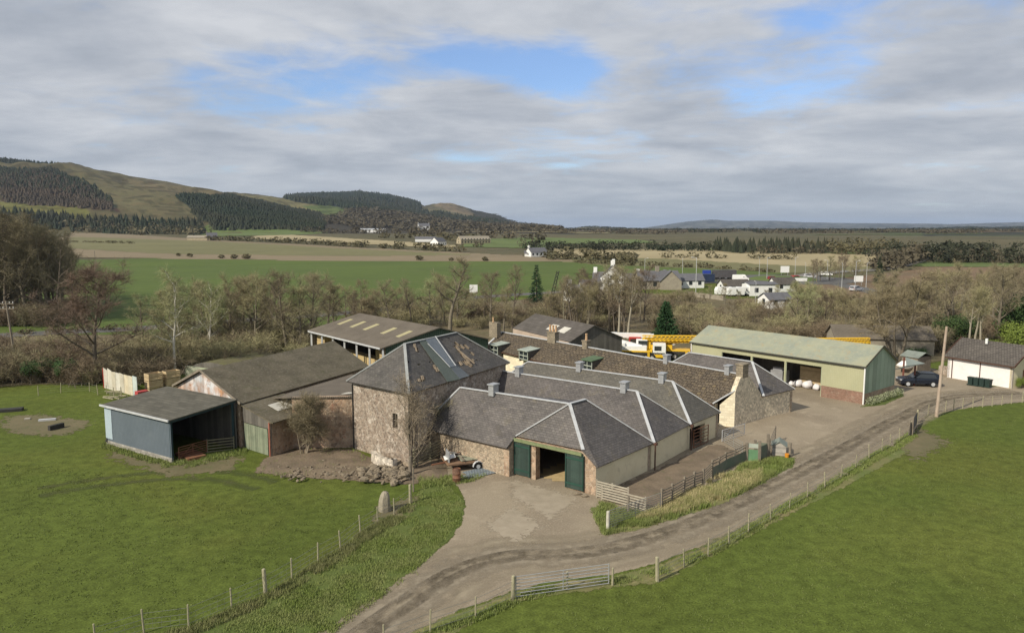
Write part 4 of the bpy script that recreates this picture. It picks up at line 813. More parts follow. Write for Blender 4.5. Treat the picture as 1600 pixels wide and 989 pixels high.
def chimney(px,py,w,h,pots,base=None,d=.7):
    q=V(px,py,rC,rCl); z=rCl[2]+(rC[2]-rCl[2])*np.linalg.norm((q-rCl)[:2])/np.linalg.norm((rC-rCl)[:2]); p=A3(q[0],q[1],z)
    mb=MB(); mb.box(p+Z*(h/2-.4),d,w,h+.8,-42); mb.box(p+Z*(h+.05),d+.15,w+.15,.12,-42); c=mb.build('chimney',m_chim,ct)
    for k in range(pots):
        m2=MB(); pp=p+aC*((k-(pots-1)/2)*.5)+Z*(h+.1); m2.tube(pp,pp+Z*.75,.15,.12,n=9); m2.tube(pp+Z*.7,pp+Z*.8,.16,.16,n=9); m2.build('chimney_pot',m_terra,c)
chimney(864,536,1.35,1.1,3); chimney(916,547,.75,.7,1); 
p=rCl+aC*.1+Z*-.2-oC*1.1; mb=MB(); mb.box(p+Z*.6,.7,1.6,2.,-42); c=mb.build('chimney',m_chim,ct); m2=MB(); m2.tube(p+Z*1.6-oC*.3,p+Z*2.3-oC*.3,.13,.11,n=9); m2.build('chimney_pot',m_terra,c)
def dormer(pxs,ptop,pbot,green=False):
    pl,nl=rslope(pxs[0],pbot); pr,_=rslope(pxs[1],pbot+ (pxs[1]-pxs[0])*.17)
    a=pl; b=A3(*(pl+(-aC)*np.linalg.norm((pr-pl)[:2]))[:2],pl[2]-.05); h=1.15; d=empty('dormer',(0,0,0),'','x') if False else None
    dp=2.0
    a1=a-oC*.05; b1=b-oC*.05; mb=MB(); mb.slab([a1-oC*.25+Z*(h)+aC*.15,b1-oC*.25+Z*(h)-aC*.15,b1+oC*dp+Z*(h+.18)-aC*.15,a1+oC*dp+Z*(h+.18)+aC*.15],.09)
    dm=mb.build('dormer',mat('weathered_green_sheet',(.36,.40,.35) if not green else (.10,.15,.10),rough=.6,bump=.1) if not green else mat('mossy_green_sheet',(.10,.15,.085),rough=.8,bump=.2),ct)
    mb=MB(); 
    for s in (a1,b1): mb.hexa([s-Z*.3-aC*.03,s-Z*.3+aC*.03,s+oC*dp-Z*.3+aC*.03,s+oC*dp-Z*.3-aC*.03,s+Z*(h-.05)-aC*.03,s+Z*(h-.05)+aC*.03,s+oC*dp+Z*(h+.1)+aC*.03,s+oC*dp+Z*(h+.1)-aC*.03])
    mb.build('cheek',m_slate_old,dm)
    mb=MB(); wd=np.linalg.norm(b1-a1); 
    for s in (0,.5,1): q=a1*(1-s)+b1*s-oC*.04; mb.bar(q,q+Z*(h-.06),.10,.08)
    for z in (0.02,.5,h-.1): mb.bar(a1-oC*.04+Z*z,b1-oC*.04+Z*z,.08,.08)
    mb.build('window_frame',mat('pale_green_frame',(.46,.50,.43),rough=.6,bump=0),dm)
    mb=MB(); mb.poly([a1+oC*.03,b1+oC*.03,b1+oC*.03+Z*(h-.05),a1+oC*.03+Z*(h-.05)]); mb.build('window_pane',m_glass,dm)
dormer((767,779),531,551); dormer((812,826),541,560); dormer((911,926),561,576,True)
for (px,py) in ((1085,598),(1121,607)):
    p,n=rslope(px,py); up=np.cross(n,aC); up=up if up[2]>0 else -up; mb=MB(); mb.slab([p-aC*.3-up*.4+n*.1,p+aC*.3-up*.4+n*.1,p+aC*.3+up*.4+n*.1,p-aC*.3+up*.4+n*.1],.08); mb.build('rooflight',m_glass,ct)
for (px,py) in ((1042,566),(1138,584)):
    q=V(px,py,rC,rCl); q[2]=rCl[2]+(rC[2]-rCl[2])*np.linalg.norm((q-rCl)[:2])/np.linalg.norm((rC-rCl)[:2])-.1; ventilator(q,-42,ct)
# --- hipped range behind
d1=G(1237,643); dC=A3(*(cg)[:2],2.35)+aC*0-hv(48)*.1; dD=A3(*d1[:2],2.45)
s4,_,_,_,_=hipshed(dC-AC*.25,dD-AC*.25,(1077,551),(1175,565),5.15,'hipped slate range with rubble end wall to the yard, joined to the cottage chimney gable',[],name='slate_outbuilding',ang=-42,wall=m_creamst)

# --- pale green barn
g0=G(1081,533.8,4.2); g1=G(1351.4,572,4.2); g2=G(1399.5,562.6,4.0); g0[2]=g1[2]=4.2; gd=(g0-g1)*g; Lg=np.linalg.norm(gd); gd/=Lg; gw=(g2-g1)*g; g3=g2+gd*Lg; gp=V(1378,540,g1,g2); gq=gp+gd*Lg
gbn=empty('green_barn',(g0+g2)/2*g,'long pale green clad barn with three open bays facing the yard','barn')
ov=-gw/np.linalg.norm(gw)*.25
mb=MB(); mb.slab([g0+ov+gd*.2,g1+ov-gd*.2,gp-gd*.2,gq+gd*.2],.1); mb.slab([gq+gd*.2,gp-gd*.2,g2-gd*.2,g3+gd*.2],.1); mb.build('roof',m_palegr_roof,gbn)
sd=lambda px,z=0: np.linalg.norm(V(px,560,g1*g,g0*g)[:2]-g1[:2])
s_a=sd(1285); s_b=sd(1228.8); s_c=sd(1175.5); s_d=sd(1127.7); zt=V(1285,573.4,g1,g0)[2]
gwz=1.15
wg1=g1*g; wg0=g0*g
mb=MB(); wallrun(mb,wg1+gd*.03,wg0,4.15,4.15,.06,-1,[(s_a,s_b,0,zt),(s_b+.2,s_c,0,zt),(s_c+.2,s_d,0,zt)],z0=0) 
mb.build('front_cladding',m_palegr,gbn)
mb=MB(); wallrun(mb,wg1-gw/10*.08+gd*0,wg1+gd*(s_a-.05)-gw/10*.08,gwz+.15,gwz+.15,.3,-1); mb.build('brick_plinth',m_brick,gbn)
nG=gw/np.linalg.norm(gw)
mb=MB(); wallrun(mb,wg1-gd*.02+nG*.1,g2*g-gd*.02,4.1,3.95,.05,1,z0=1.1); mb.poly([g1-Z*.08-gd*.04,g2-Z*.08-gd*.04,gp-Z*.12-gd*.04]); mb.build('gable_cladding',m_greengable,gbn)
mb=MB(); wallrun(mb,wg1-gd*.04,g2*g-gd*.04,1.1,1.1,.25,1); mb.build('gable_plinth',m_brickst,gbn)
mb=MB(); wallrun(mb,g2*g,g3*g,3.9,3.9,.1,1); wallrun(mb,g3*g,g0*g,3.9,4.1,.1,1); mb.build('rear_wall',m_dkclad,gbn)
for s in (s_a,s_b+.1,s_c+.1,s_d+.1): mb=MB(); mb.bar(wg1+gd*s+nG*.1,wg1+gd*s+nG*.1+Z*zt,.16,.16); mb.build('post',mat('pale_post',(.45,.5,.36),rough=.6,bump=0),gbn)
mb=MB(); mb.tube(wg1-nG*.15-gd*.1,wg1-nG*.15-gd*.1+Z*4.1,.08,n=8); mb.build('downpipe',m_white,gbn)
mb=MB(); mb.bar(g0+ov-Z*.12+gd*.2,g1+ov-Z*.12-gd*.2,.12,.12); mb.build('gutter',m_chassis,gbn)
mb=MB(); mb.bar(gp-gd*.26,g1+ov-gd*.26,.06,.16); mb.bar(gp-gd*.26,g2-gd*.26,.06,.16); mb.build('bargeboard',mat('brown_green_trim',(.12,.11,.08),rough=.6,bump=0),gbn)
# --- carport
cp0=g2*g+gw*.0-nG*1.0-gd*.1; cpd=-gd*1.
pp=G(1428,603); cq=G(1451,600)
carp=empty('carport',pp,'low carport of clear corrugated sheet on a red brown post against the green barn','carport')
zc=2.6; a=A3(*(g2*g-nG*.6)[:2],zc+.4)-gd*.1; b=A3(*(pp+hv(60)*2.0)[:2],zc); c=b+hv(0)*4.5; d=A3(*(g2*g+nG*3)[:2],zc+.4)
mb=MB(); mb.slab([a,b,c,d],.06); mb.build('roof',mat('weathered_clear_sheet',(.30,.34,.30),(.24,.28,.25),rough=.5,bump=.5,pattern='corr',ps=(.3,)),carp)
for q in (pp,A3(*c[:2],0)-hv(60)*.3): mb=MB(); mb.bar(q,q+Z*(zc-.03),.16,.16); mb.build('post',mat('red_brown_post',(.20,.07,.05),rough=.7,bump=0),carp)
# --- bungalow on the right
r0=G(1474,592)+hv(60)*1.5; r1=G(1582,606)+hv(60)*2.2
r0e=G(1474,556,2.75); r1e=G(1586,573,2.75); rdir=(r1e-r0e)*g; Lr=np.linalg.norm(rdir); rdir/=Lr; rn=A3(-rdir[1],rdir[0],0); 
print('bungalow dir',rdir,Lr)
rp_=V(1502,527.7,r0e+rdir*.5+rn*0,r0e+rdir*.5+rn*1)
WB=7.5; rz=4.9
bw=empty('bungalow',r0e*g+rdir*4+rn*3,'white walled bungalow with a dark brown tiled roof beyond the low stone wall','house')
ra=r0e+rn*WB; rb_=r1e+rdir*0+rn*WB; pA=(r0e+ra)/2; pA[2]=rz; pB=(r1e+rb_)/2; pB[2]=rz
mb=MB(); mb.slab([r0e,r1e,pB,pA],.12); mb.slab([pA,pB,rb_,ra],.12); mb.build('roof',m_tileb,bw)
m_ww=mat('white_render',(.80,.76,.74),(.72,.68,.66),scale=.5,rough=.9,bump=.1)
mb=MB(); i=.4; f0=r0e*g+rdir*i+rn*i; f1=r1e*g-rdir*i+rn*i; f2=rb_*g-rdir*i-rn*i; f3=ra*g+rdir*i-rn*i
wallrun(mb,f0,f1,2.6,2.6,.3,1); wallrun(mb,f2,f3,2.6,2.6,.3,1); wallrun(mb,f3,f0,2.6,2.6,.3,1); mb.poly([f3+Z*2.6,f0+Z*2.6,(f0+f3)/2+Z*(rz-.2)]); mb.build('wall',m_ww,bw)
mb=MB(); wallrun(mb,f1,f2,2.6,2.6,.3,1,[(2.2,3.2,0,2.05),(4.5,5.6,.9,2.1)]); mb.poly([f1+Z*2.6,f2+Z*2.6,(f1+f2)/2+Z*(rz-.2)]); mb.build('gable_wall',m_cream,bw)
mb=MB(); wallrun(mb,f1+(f2-f1)/np.linalg.norm(f2-f1)*2.2+A3(-.1,0,0),f1+(f2-f1)/np.linalg.norm(f2-f1)*3.2+A3(-.1,0,0),2.0,2.0,.06,1); mb.build('door',m_rust2,bw)
mb=MB(); mb.bar(r0e-Z*.1,r1e-Z*.1,.1,.12); mb.bar(r1e,pB,.08,.2); mb.bar(r0e,pA,.08,.2); mb.build('gutter',m_brownp,bw)
for s in (.12,.52): mb=MB(); q=r0e*g*(1-s)+r1e*g*s+rn*.3; mb.tube(q,q+Z*2.6,.05,n=6); mb.build('downpipe',m_brownp,bw)
q=V(1547,537,pA,pB); mb=MB(); mb.tube(A3(*q[:2],rz-.3)-rn*.8,A3(*q[:2],rz+.35)-rn*.8,.16,n=8); mb.build('flue',m_white,bw)
# stone garden wall
gw0=G(1468,593); gw1=G(1600,604)+rn*0; gw2=G(1660,609)
mb=MB(); pts=[G(1466,585),G(1500,589),G(1545,593),G(1600,600),G(1660,606)]
for a,b in zip(pts[:-1],pts[1:]): wallrun(mb,a,b,1.15,1.15,.5,1)
o=mb.build('garden_wall',m_rubble,None); tag(o,'low rubble stone wall along the yard in front of the bungalow','wall')
# ------------------------------------------------------------------ fences, gates, yard furniture
_pm={}
def post_mesh(h,r,key,m):
    if key not in _pm:
        mb=MB(); mb.path([(0,0,-.1),(0,0,h*.5),(.01,0,h-.03),(.012,0,h)],[r,r*.97,r*.95,r*.6],n=8); mb.tube((.012,0,h-.005),(.012,0,h),r*.6,n=8)
        o=mb.build('post',m,uv=False); _pm[key]=o.data; bpy.data.objects.remove(o)
    return _pm[key]
def add_post(parent,p,h=1.15,r=.05,key=None,m=None,name='post',rng=random.Random(3)):
    m=m or m_post; key=key or (h,r,m.name); o=bpy.data.objects.new(name,post_mesh(h,r,key,m)); sc.collection.objects.link(o); o.parent=parent
    o.location=Vector(tuple(p))-origin_of(parent); o.rotation_euler=(rng.uniform(-.05,.05),rng.uniform(-.05,.05),rng.uniform(0,6)); s=rng.uniform(.93,1.07); o.scale=(s,s,s); return o
def wire_fence(pts,label,thick=(),group=None,h=1.12,zs=(.2,.45,.7,1.0),tufts=True,net=True):
    P_=[G(*p) for p in pts]; t=empty('wire_fence',P_[0],label,'fence',group)
    for i,p in enumerate(P_):
        if i in thick: add_post(t,p,1.35,.10)
        else: add_post(t,p,h+.05,.045)
    mb=MB()
    for a,b in zip(P_[:-1],P_[1:]):
        for z in zs: mb.bar(a+Z*z,b+Z*z,.012,.012)
        if net:
            n=int(np.linalg.norm(b-a)/.35)
            for k in range(1,n): q=a+(b-a)*k/n; mb.bar(q+Z*.15,q+Z*.75,.006,.006)
    mb.build('wire',m_wire,t,uv=False); return t,P_
f1,FP1=wire_fence([(150,1012),(225,989),(295,980),(362,951),(415,928),(456,904),(497,878),(532,859),(563,834),(590,817.5),(616,804),(641,786)],'post and wire fence climbing the grass bank left of the track',thick=(4,11))
f2,FP2=wire_fence([(1027,908),(1069,886),(1106,869),(1139,851),(1169.5,832),(1204,812.5),(1233.5,794),(1261.5,778),(1289,763),(1314,747),(1337,732),(1358,717),(1378,706),(1391,699),(1405,689.5),(1424,680)],'post and wire fence between the track and the right hand green field',thick=(0,15))
f3,_=wire_fence([(1432,661),(1450,648),(1463,645),(1477,642),(1490,640),(1504,638),(1520,637),(1535,636),(1550,635),(1565,633),(1580,631),(1597,629),(1620,627)],'post and wire fence along the far curve of the track beside the tall pole',thick=(0,))
f4,_=wire_fence([(600,1015),(672,989),(743,965),(801,937)],'short wire fence running down from the galvanised gate to the bottom of the field',thick=(3,))
f5,_=wire_fence([(60,618),(95,614),(140,612),(153,617),(167,616),(178,620),(190,621)],'low post and wire fence at the far corner of the left field',net=False)
# track gate
ga=G(806,935); gb=G(951,914)
place(gate_mb(np.linalg.norm(gb-ga),1.2,7,.022,False,1),'field_gate',m_galv,ga,gb,'galvanised seven bar gate standing beside the track in the foreground','gate')
for (px,py,h,r,lab) in ((801,936,1.3,.09,None),):
    pass
for (px,py,h,r,lab) in ((886,920,1.0,.06,'short timber prop post at the middle of the galvanised track gate'),(957,914,1.0,.06,'slim timber post at the right end of the galvanised track gate')):
    o=bpy.data.objects.new('gate_post',post_mesh(h,r,(h,r,'gp'),m_post)); sc.collection.objects.link(o); o.location=tuple(G(px,py)); tag(o,lab,'post')
# strainer beside the rubble trough and tall stake
for (px,py,h,r,lab) in ((641,744,1.6,.14,'thick grey gatepost where the mossy rail fence meets the rubble'),(646,768,1.75,.06,'slender tall stake in front of the mossy rail fence'),(1234,713,1.2,.11,'stout timber post standing behind the small kennel'),(1425,681,1.75,.09,'tall old gatepost at the bend of the right field fence'),(1420,682,1.5,.06,'thin stake tied beside the tall old gatepost')):
    o=bpy.data.objects.new('timber_post',post_mesh(h,r,(h,r,'tp'),m_wood_old)); sc.collection.objects.link(o); o.location=tuple(G(px,py)); tag(o,lab,'post')
a=G(1422,682); b=G(1433,662); 
place(gate_mb(np.linalg.norm(b-a)*.9,1.25,9,.03,False),'field_gate',m_chassis,a,b,'dark mesh gate hung on the tall old gatepost at the field corner','gate')
# mossy rail fence by the granary
ra_=G(645,736); rb2=G(721,703); t=empty('rail_fence',ra_,'six rail mossy timber fence in front of the bare bush by the granary','fence')
for k in range(6): mb=MB(); z=.35+.24*k; mb.bar(ra_+Z*z,rb2+Z*(z+.08),.035,.11); mb.build('rail',m_rail,t)
for s in (.03,.35,.68,.99): mb=MB(); q=ra_*(1-s)+rb2*s; q=q+hv(-45)*.05; mb.bar(q-Z*.05,q+Z*(1.75+.08*s),.12,.12); mb.build('post',m_rail,t)
# pen fences
def hurdle(p,q,h,label,m=None,n=6,name='hurdle',w=.03,hh=.09,posts=2,group=None,lean=0):
    p=np.array(p);q=np.array(q); m=m or m_wood_old; t=empty(name,p,label,'hurdle',group); d=(q-p)/np.linalg.norm(q-p)
    mb=MB()
    for k in range(n): z=.15+(h-.2)*k/(n-1); mb.bar(p+Z*z,q+Z*z,w,hh)
    mb.build('rails',m,t)
    for s in ((0,1) if posts==2 else (0,.5,1)): mb=MB(); x=p*(1-s)+q*s; mb.bar(x,x+Z*(h+.08),.09,.09); mb.build('post',m,t)
    return t
ph=[G(*p) for p in ((1033,794),(1050,785.5),(1068.4,774),(1084.5,765.5),(1098.7,760.5),(1112,746),(1122.5,741),(1133.5,733),(1147.7,727),(1164.6,718.5))]
t=empty('pen_fence',ph[0],'grey timber pen fence beside the rough verge, tin sheets along its far half','fence')
for i,p in enumerate(ph): mb=MB(); lean=hv(40)*random.Random(i).uniform(-.08,.08); mb.bar(p-Z*.05,p+Z*1.4+lean,.13,.13); mb.build('post',m_wood_old,t)
for i,(a,b) in enumerate(zip(ph[:-1],ph[1:])):
    r_=random.Random(i); zs=[.25,.42,.60,.8,1.0,1.2] if i<5 else [1.05,1.28]
    mb=MB()
    for z in zs: mb.bar(a+Z*(z+r_.uniform(-.03,.03)),b+Z*(z+r_.uniform(-.03,.03)),.03,.07)
    mb.build('rail',m_wood_old,t)
    if i>=5: mb=MB(); c_=hv(130)*.07; mb.hexa([a+c_+Z*.02,b+c_+Z*.02,b+c_*1.3+Z*.02,a+c_*1.3+Z*.02,a+c_+Z*.85,b+c_+Z*.85,b+c_*1.3+Z*.85,a+c_*1.3+Z*.85]); mb.build('tin_sheet',mat('mossy_tin',(.13,.17,.12),(.20,.19,.15),(.25,.25,.2),scale=1.2,rough=.8,bump=.5,pattern='corr',ps=(.12,)),t)
# galvanised hurdle at the near end
a=G(952,826); b=G(1033,796); place(gate_mb(np.linalg.norm(b-a)*.98,1.2,8,.022,False),'field_gate',mat('dull_galvanised',(.30,.30,.28),(.22,.22,.2),scale=3,rough=.6,bump=0),a,b,'dull metal hurdle closing the near end of the cattle pen','gate')
o=bpy.data.objects.new('timber_post',post_mesh(1.3,.11,(1.3,.11,'wp'),mat('pale_post_wood',(.55,.53,.45),(.42,.40,.33),scale=3,rough=.9,bump=.2,coord='Object'))); sc.collection.objects.link(o); o.location=tuple(G(949.5,829)); tag(o,'pale thick post at the near corner of the cattle pen','post')
hurdle(G(932,777),G(981,790),1.25,'weathered timber hurdle against the corner of the front shed',m=mat('pale_hurdle',(.42,.38,.30),(.32,.28,.22),scale=3,rough=.9,bump=.2,coord='Object'),n=7,posts=3)
hurdle(G(940,781),G(1008,799),.95,'low timber hurdle leaning behind the nearer hurdle',m=MATS['pale_hurdle'],n=5)
o=bpy.data.objects.new('timber_post',post_mesh(1.2,.08,(1.2,.08,'tq'),m_wood_old)); sc.collection.objects.link(o); o.location=tuple(G(981.5,802)); tag(o,'grey timber post between the two hurdles and the metal hurdle','post')
# gates at the far end of the pen
a=G(1128,691); b=G(1163,680); place(gate_mb(np.linalg.norm(b-a)*1.0,1.1,6,.024,True),'field_gate',m_lead,a,b,'white tubular gate swung open behind the cream cattle shed','gate')
a=G(1132,692); b=G(1160,708); place(gate_mb(np.linalg.norm(b-a),.95,5,.02,False),'field_gate',mat('dull_galvanised',(.3,.3,.28)),a,b,'low dull rail gate across the far end of the cattle pen','gate')
# green sheeted box pen, kennel, bucket
a=G(1166,719); b=G(1186,721); c=b+hv(43)*1.6; d=a+hv(43)*1.6
t=empty('feed_pen',a,'small sheeted pen of green and pale panels with dark corner posts beside the kennel','pen')
mb=MB(); wallrun(mb,a,b,.95,.95,.05,1); mb.build('green_panel',mat('green_panel',(.13,.26,.13),(.10,.20,.11),(.2,.32,.2),scale=1,rough=.7,bump=.1),t)
mb=MB(); wallrun(mb,a+Z*0,b,1.45,1.45,.05,1,z0=1.1); mb.build('pale_panel',mat('pale_panel',(.38,.42,.36),(.3,.33,.28),rough=.8,bump=.1),t)
mb=MB(); wallrun(mb,b,c,1.2,1.2,.05,1); wallrun(mb,c,d,1.2,1.2,.05,1); mb.build('side_panel',MATS['mossy_tin'],t)
for q,h in ((a,1.5),(b,1.75),(c,2.0),(d,1.4)): mb=MB(); mb.bar(q-Z*.02,q+Z*h,.2,.2); mb.build('post',m_wood_old,t)
e0=c; e1=G(1211,690); hurdle(e0+hv(43)*.3,e1,1.4,'slatted timber hurdle between the sheeted pen and the kennel',n=5)
kp_=G(1217,713)-hv(43)*0; t=empty('kennel',kp_+hv(20)*.5,'small grey timber kennel with a pitched felt roof on the verge','kennel')
kh=20; kx=hv(kh+90); ky=hv(kh); kc=G(1217,712)+ky*.7
mb=MB(); q=[kc-kx*.55-ky*.65,kc+kx*.55-ky*.65,kc+kx*.55+ky*.65,kc-kx*.55+ky*.65]; mb.hexa([p for p in q]+[p+Z*.85 for p in q]); mb.poly([q[0]+Z*.85,q[1]+Z*.85,(q[0]+q[1])/2+Z*1.2]); mb.build('boards',mat('grey_boards',(.40,.37,.33),(.30,.28,.25),(.5,.47,.43),scale=2,rough=.9,bump=.3,pattern='panels',ps=(.15,)),t)
mb=MB(); r0_=(q[0]+q[1])/2+Z*1.24-ky*.1; r1_=(q[2]+q[3])/2+Z*1.24+ky*.1
mb.slab([q[0]+Z*.82-kx*.1-ky*.1,r0_,r1_,q[3]+Z*.82-kx*.1+ky*.1],.04); mb.slab([q[1]+Z*.82+kx*.1-ky*.1,r0_,r1_,q[2]+Z*.82+kx*.1+ky*.1],.04); mb.build('roof',mat('felt',(.22,.25,.22),(.17,.19,.17),rough=.95,bump=.1),t)
bk=MB(); p=G(1229.5,714.5); bk.path([p,p+Z*.02,p+Z*.32],[.14,.15,.19],n=12); bk.tube(p+Z*.3,p+Z*.31,.18,n=12); tag(bk.build('bucket',m_orange,uv=False),'bright orange bucket on the grass beside the kennel','bucket')
# standing stone, drum, trough wall, rubble
mb=MB(); p=G(600.5,798); mb.path([p-Z*.1,p+Z*.25,p+Z*.7,p+Z*1.05+hv(60)*.05,p+Z*1.3+hv(60)*.08,p+Z*1.4+hv(60)*.06],[.40,.44,.40,.33,.22,.05],7); tag(mb.build('standing_stone',mat('grey_tan_boulder',(.34,.30,.23),(.26,.23,.17),(.43,.40,.32),scale=1.4,rough=.95,bump=.9,bd=.08,coord='Object')),'upright weathered boulder beside the fence below the rubble','stone')
p=G(713.5,753); mb=MB(); mb.path([p,p+Z*.02,p+Z*.35,p+Z*.36,p+Z*.38,p+Z*.7,p+Z*.72,p+Z*.74,p+Z*1.05],[.30,.31,.31,.33,.31,.31,.33,.31,.31],n=14); mb.tube(p+Z*.98,p+Z*.99,.29,n=14); tag(mb.build('oil_drum',mat('rusty_drum',(.26,.12,.07),(.12,.07,.05),(.42,.28,.2),scale=1.6,rough=.9,bump=.3,coord='Object'),smooth=True),'rusty open oil drum standing at the edge of the yard','drum')
pts=[G(*q) for q in ((580,722),(586,728),(594,732),(604,735.5),(614,736.5),(621,734.5))]
mb=MB()
for a,b in zip(pts[:-1],pts[1:]): wallrun(mb,a,b,.95,.95,.35,1)
tag(mb.build('trough_wall',mat('limewashed_stone',(.60,.56,.49),(.46,.41,.34),(.7,.67,.6),scale=.9,rough=.95,bump=.8,bd=.05,pattern='rubble',ps=(3.,),pc=(.5,.46,.4))),'low curved limewashed wall at the foot of the granary','wall')
patch('earth_heap',None,.3,.02,g_dirt,world=[tuple(q[:2]) for q in (pts[0]+hv(30)*.4,pts[2]+hv(20)*.4,pts[5]+hv(10)*.4,G(640,722),G(648,702),W1,W0*.4+W1*.6)],margin=.3,rise=lambda X,Y,D:np.clip(D*.9,0,.85)*(.7+.5*fbm(X*1.3,Y*1.3)))
mb=MB(); a=G(622,735); b=G(641,735); wallrun(mb,a+hv(40)*.5,b+hv(40)*.3,.55,.45,.3,1); tag(mb.build('broken_wall',m_rubble2),'broken stub of stone wall joining the curved wall to the grey gatepost','wall')
rg=random.Random(8); protos=[]
for k in range(4):
    mb=MB(); mb.lump((0,0,0),.3,.22,.16,k+4,(7,5),.4); o=mb.build('rubble_stone',m_stone,uv=False); protos.append(o)
n_=0
for i in range(290):
    if i<220: u=rg.random()**.7; px=430+u*205; py=738+rg.gauss(0,6)+u*8+(4 if u<.3 else 0)
    else: px=rg.uniform(585,640); py=rg.uniform(733,752)
    if px>636 or py>760: continue
    p=G(px,py); o=protos[n_] if n_<4 else protos[rg.randrange(4)].copy()
    if n_>=4: sc.collection.objects.link(o)
    n_+=1; s=rg.choice((.4,.55,.7,.9,1.15))*(1.15 if px>560 else .6); o.location=(p[0],p[1],.10+rg.random()*.3*(1 if px>560 else .4)); o.rotation_euler=(rg.uniform(-.5,.5),rg.uniform(-.5,.5),rg.uniform(0,6)); o.scale=(s,s,s)
    tag(o,'fallen rubble stone in the heap below the granary','stone','rubble stones heaped below the granary')
# trailer with scrap, tin sheets
tp=G(742,733)+hv(0)*.2; td=G(775,724)-G(700,733); td[2]=0; td/=np.linalg.norm(td); tn=A3(-td[1],td[0],0); tc_=tp-td*.4+tn*.6
t=empty('flat_trailer',tc_*g,'flat trailer loaded with scrap boards and a dented sheet, parked against the stone shed','trailer')
mb=MB(); 
mb.hexa([tc_+td*a+tn*b+Z*z for z in (.55,.68) for a,b in ((-1.9,-.95),(1.7,-.95),(1.7,.95),(-1.9,.95))]); mb.build('deck',mat('rusty_deck',(.24,.15,.09),(.16,.10,.07),rough=.9,bump=.3),t)
for b in (-1.08,1.08):
    mb=MB(); q=tc_+td*.5+tn*b+Z*.32; mb.tube(q-tn*.09,q+tn*.09,.32,n=14); wv=mb.build('wheel',m_rubber,t); mb=MB(); mb.tube(q-tn*.1,q+tn*.1,.16,n=10); mb.build('rim',m_lead,wv)
    mb=MB(); 
    for k in range(6): a0=math.pi*k/6; a1=math.pi*(k+1)/6; mb.bar(q+td*.42*math.cos(a0)+Z*.42*math.sin(a0),q+td*.42*math.cos(a1)+Z*.42*math.sin(a1),.24,.03,tn if k==0 else Z)
    mb.build('mudguard',m_lead,t)
mb=MB(); mb.bar(tc_-td*1.9+Z*.6,tc_-td*3.0+Z*.5,.1,.1); mb.build('drawbar',m_rust2,t)
def board(c,sx,sy,h,m,label,name='board',z=.75,tilt=0,th=.05): mb=MB(); mb.box(A3(c[0],c[1],z),sx,sy,th,h,tilt); return tag(mb.build(name,m),label,'board' if name=='board' else name.replace('_',' '))
hd0=math.degrees(math.atan2(td[0],td[1]))
m_gb=mat('greenish_board',(.30,.31,.24),(.24,.25,.19),scale=1,rough=.9,bump=.1); 
board(tc_+td*.2-tn*.15,1.1,1.9,hd0,m_gb,'flat grey green board lying on the trailer',z=.76)
board(tc_-td*1.5+tn*.1,1.0,.9,hd0+10,m_white,'white panel lying tilted at the left end of the trailer','panel',z=.98,tilt=14)
board(tc_-td*.9+tn*.9,.8,1.2,hd0-30,m_galv,'bright crumpled metal sheet at the back of the trailer','metal_sheet',z=1.02,tilt=-16,th=.03)
mb=MB(); q=tc_-td*1.75-tn*.6; mb.hexa([q+Z*.7,q+td*.08+Z*.7,q+td*.08+tn*.9+Z*.7,q+tn*.9+Z*.7,q+Z*1.5,q+td*.08+Z*1.5,q+td*.08+tn*.9+Z*1.6,q+tn*.9+Z*1.6]); tag(mb.build('grey_cabinet_door',m_galv),'upright grey metal panel at the left end of the trailer','panel')
mb=MB(); q=tc_+td*1.6+tn*1.0
for k in range(8): a0=k/8*1.5; a1=(k+1)/8*1.5; x=lambda s,o: q+td*(-1.6*math.cos(s))+Z*(.15+1.25*math.sin(s))*1.+td*0.9+tn*o; mb.poly([x(a0,-.1),x(a1,-.1),x(a1,-.9),x(a0,-.9)])
o=mb.build('curved_sheet',mat('tan_sheet',(.36,.31,.22),(.28,.23,.16),rough=.8,bump=.2)); tag(o,'curved tan sheet propped between the trailer and the shed wall','sheet'); sm=o.modifiers.new('t','SOLIDIFY'); sm.thickness=.03
for k,(lab,off) in enumerate((('upper grey blue corrugated sheet on the ground beside the trailer',0),('lower grey blue corrugated sheet nearest the drum',.75))):
    c=G(757+k*-3,738+k*5)+Z*(.03+.04*(1-k)); mb=MB(); a=G(727,742+k*5); b=G(788,728+k*5); dd_=(b-a)/np.linalg.norm(b-a); nn_=A3(-dd_[1],dd_[0],0)*.42
    mb.slab([a-nn_+Z*(.12-k*.05),b-nn_+Z*(.12-k*.05),b+nn_+Z*(.16-k*.05),a+nn_+Z*(.14-k*.05)],.03); tag(mb.build('corrugated_sheet',mat('blue_grey_sheet',(.24,.28,.31),(.19,.23,.26),rough=.45,bump=.7,bd=.03,pattern='corr',ps=(.12,),pdark=.55)),lab,'metal sheet')
for i in range(16):
    p=tc_+td*rg.uniform(-2,1.6)+tn*rg.uniform(.2,1.4); mb=MB(); a=rg.uniform(0,180); l=rg.uniform(.4,1.3); mb.bar(p+Z*(.78+.04*(i%4)),p+hv(a)*l+Z*(.85+.05*(i%5)),rg.uniform(.05,.2),.04)
    tag(mb.build('scrap_piece',rg.choice((m_wood_old,m_galv,m_rust2,m_white,m_gb))),'loose scrap length tangled on the trailer','scrap','scrap lengths on the trailer')
# door threshold stones
for px,py,lab in ((903,773,'small kerb stone under the right green door'),(913.5,776,'chipped kerb stone at the corner pier by the right green door')):
    mb=MB(); mb.lump(G(px,py)+Z*.08,.3,.16,.13,px%7,(7,5),.3); tag(mb.build('kerb_stone',m_stone),lab,'stone')
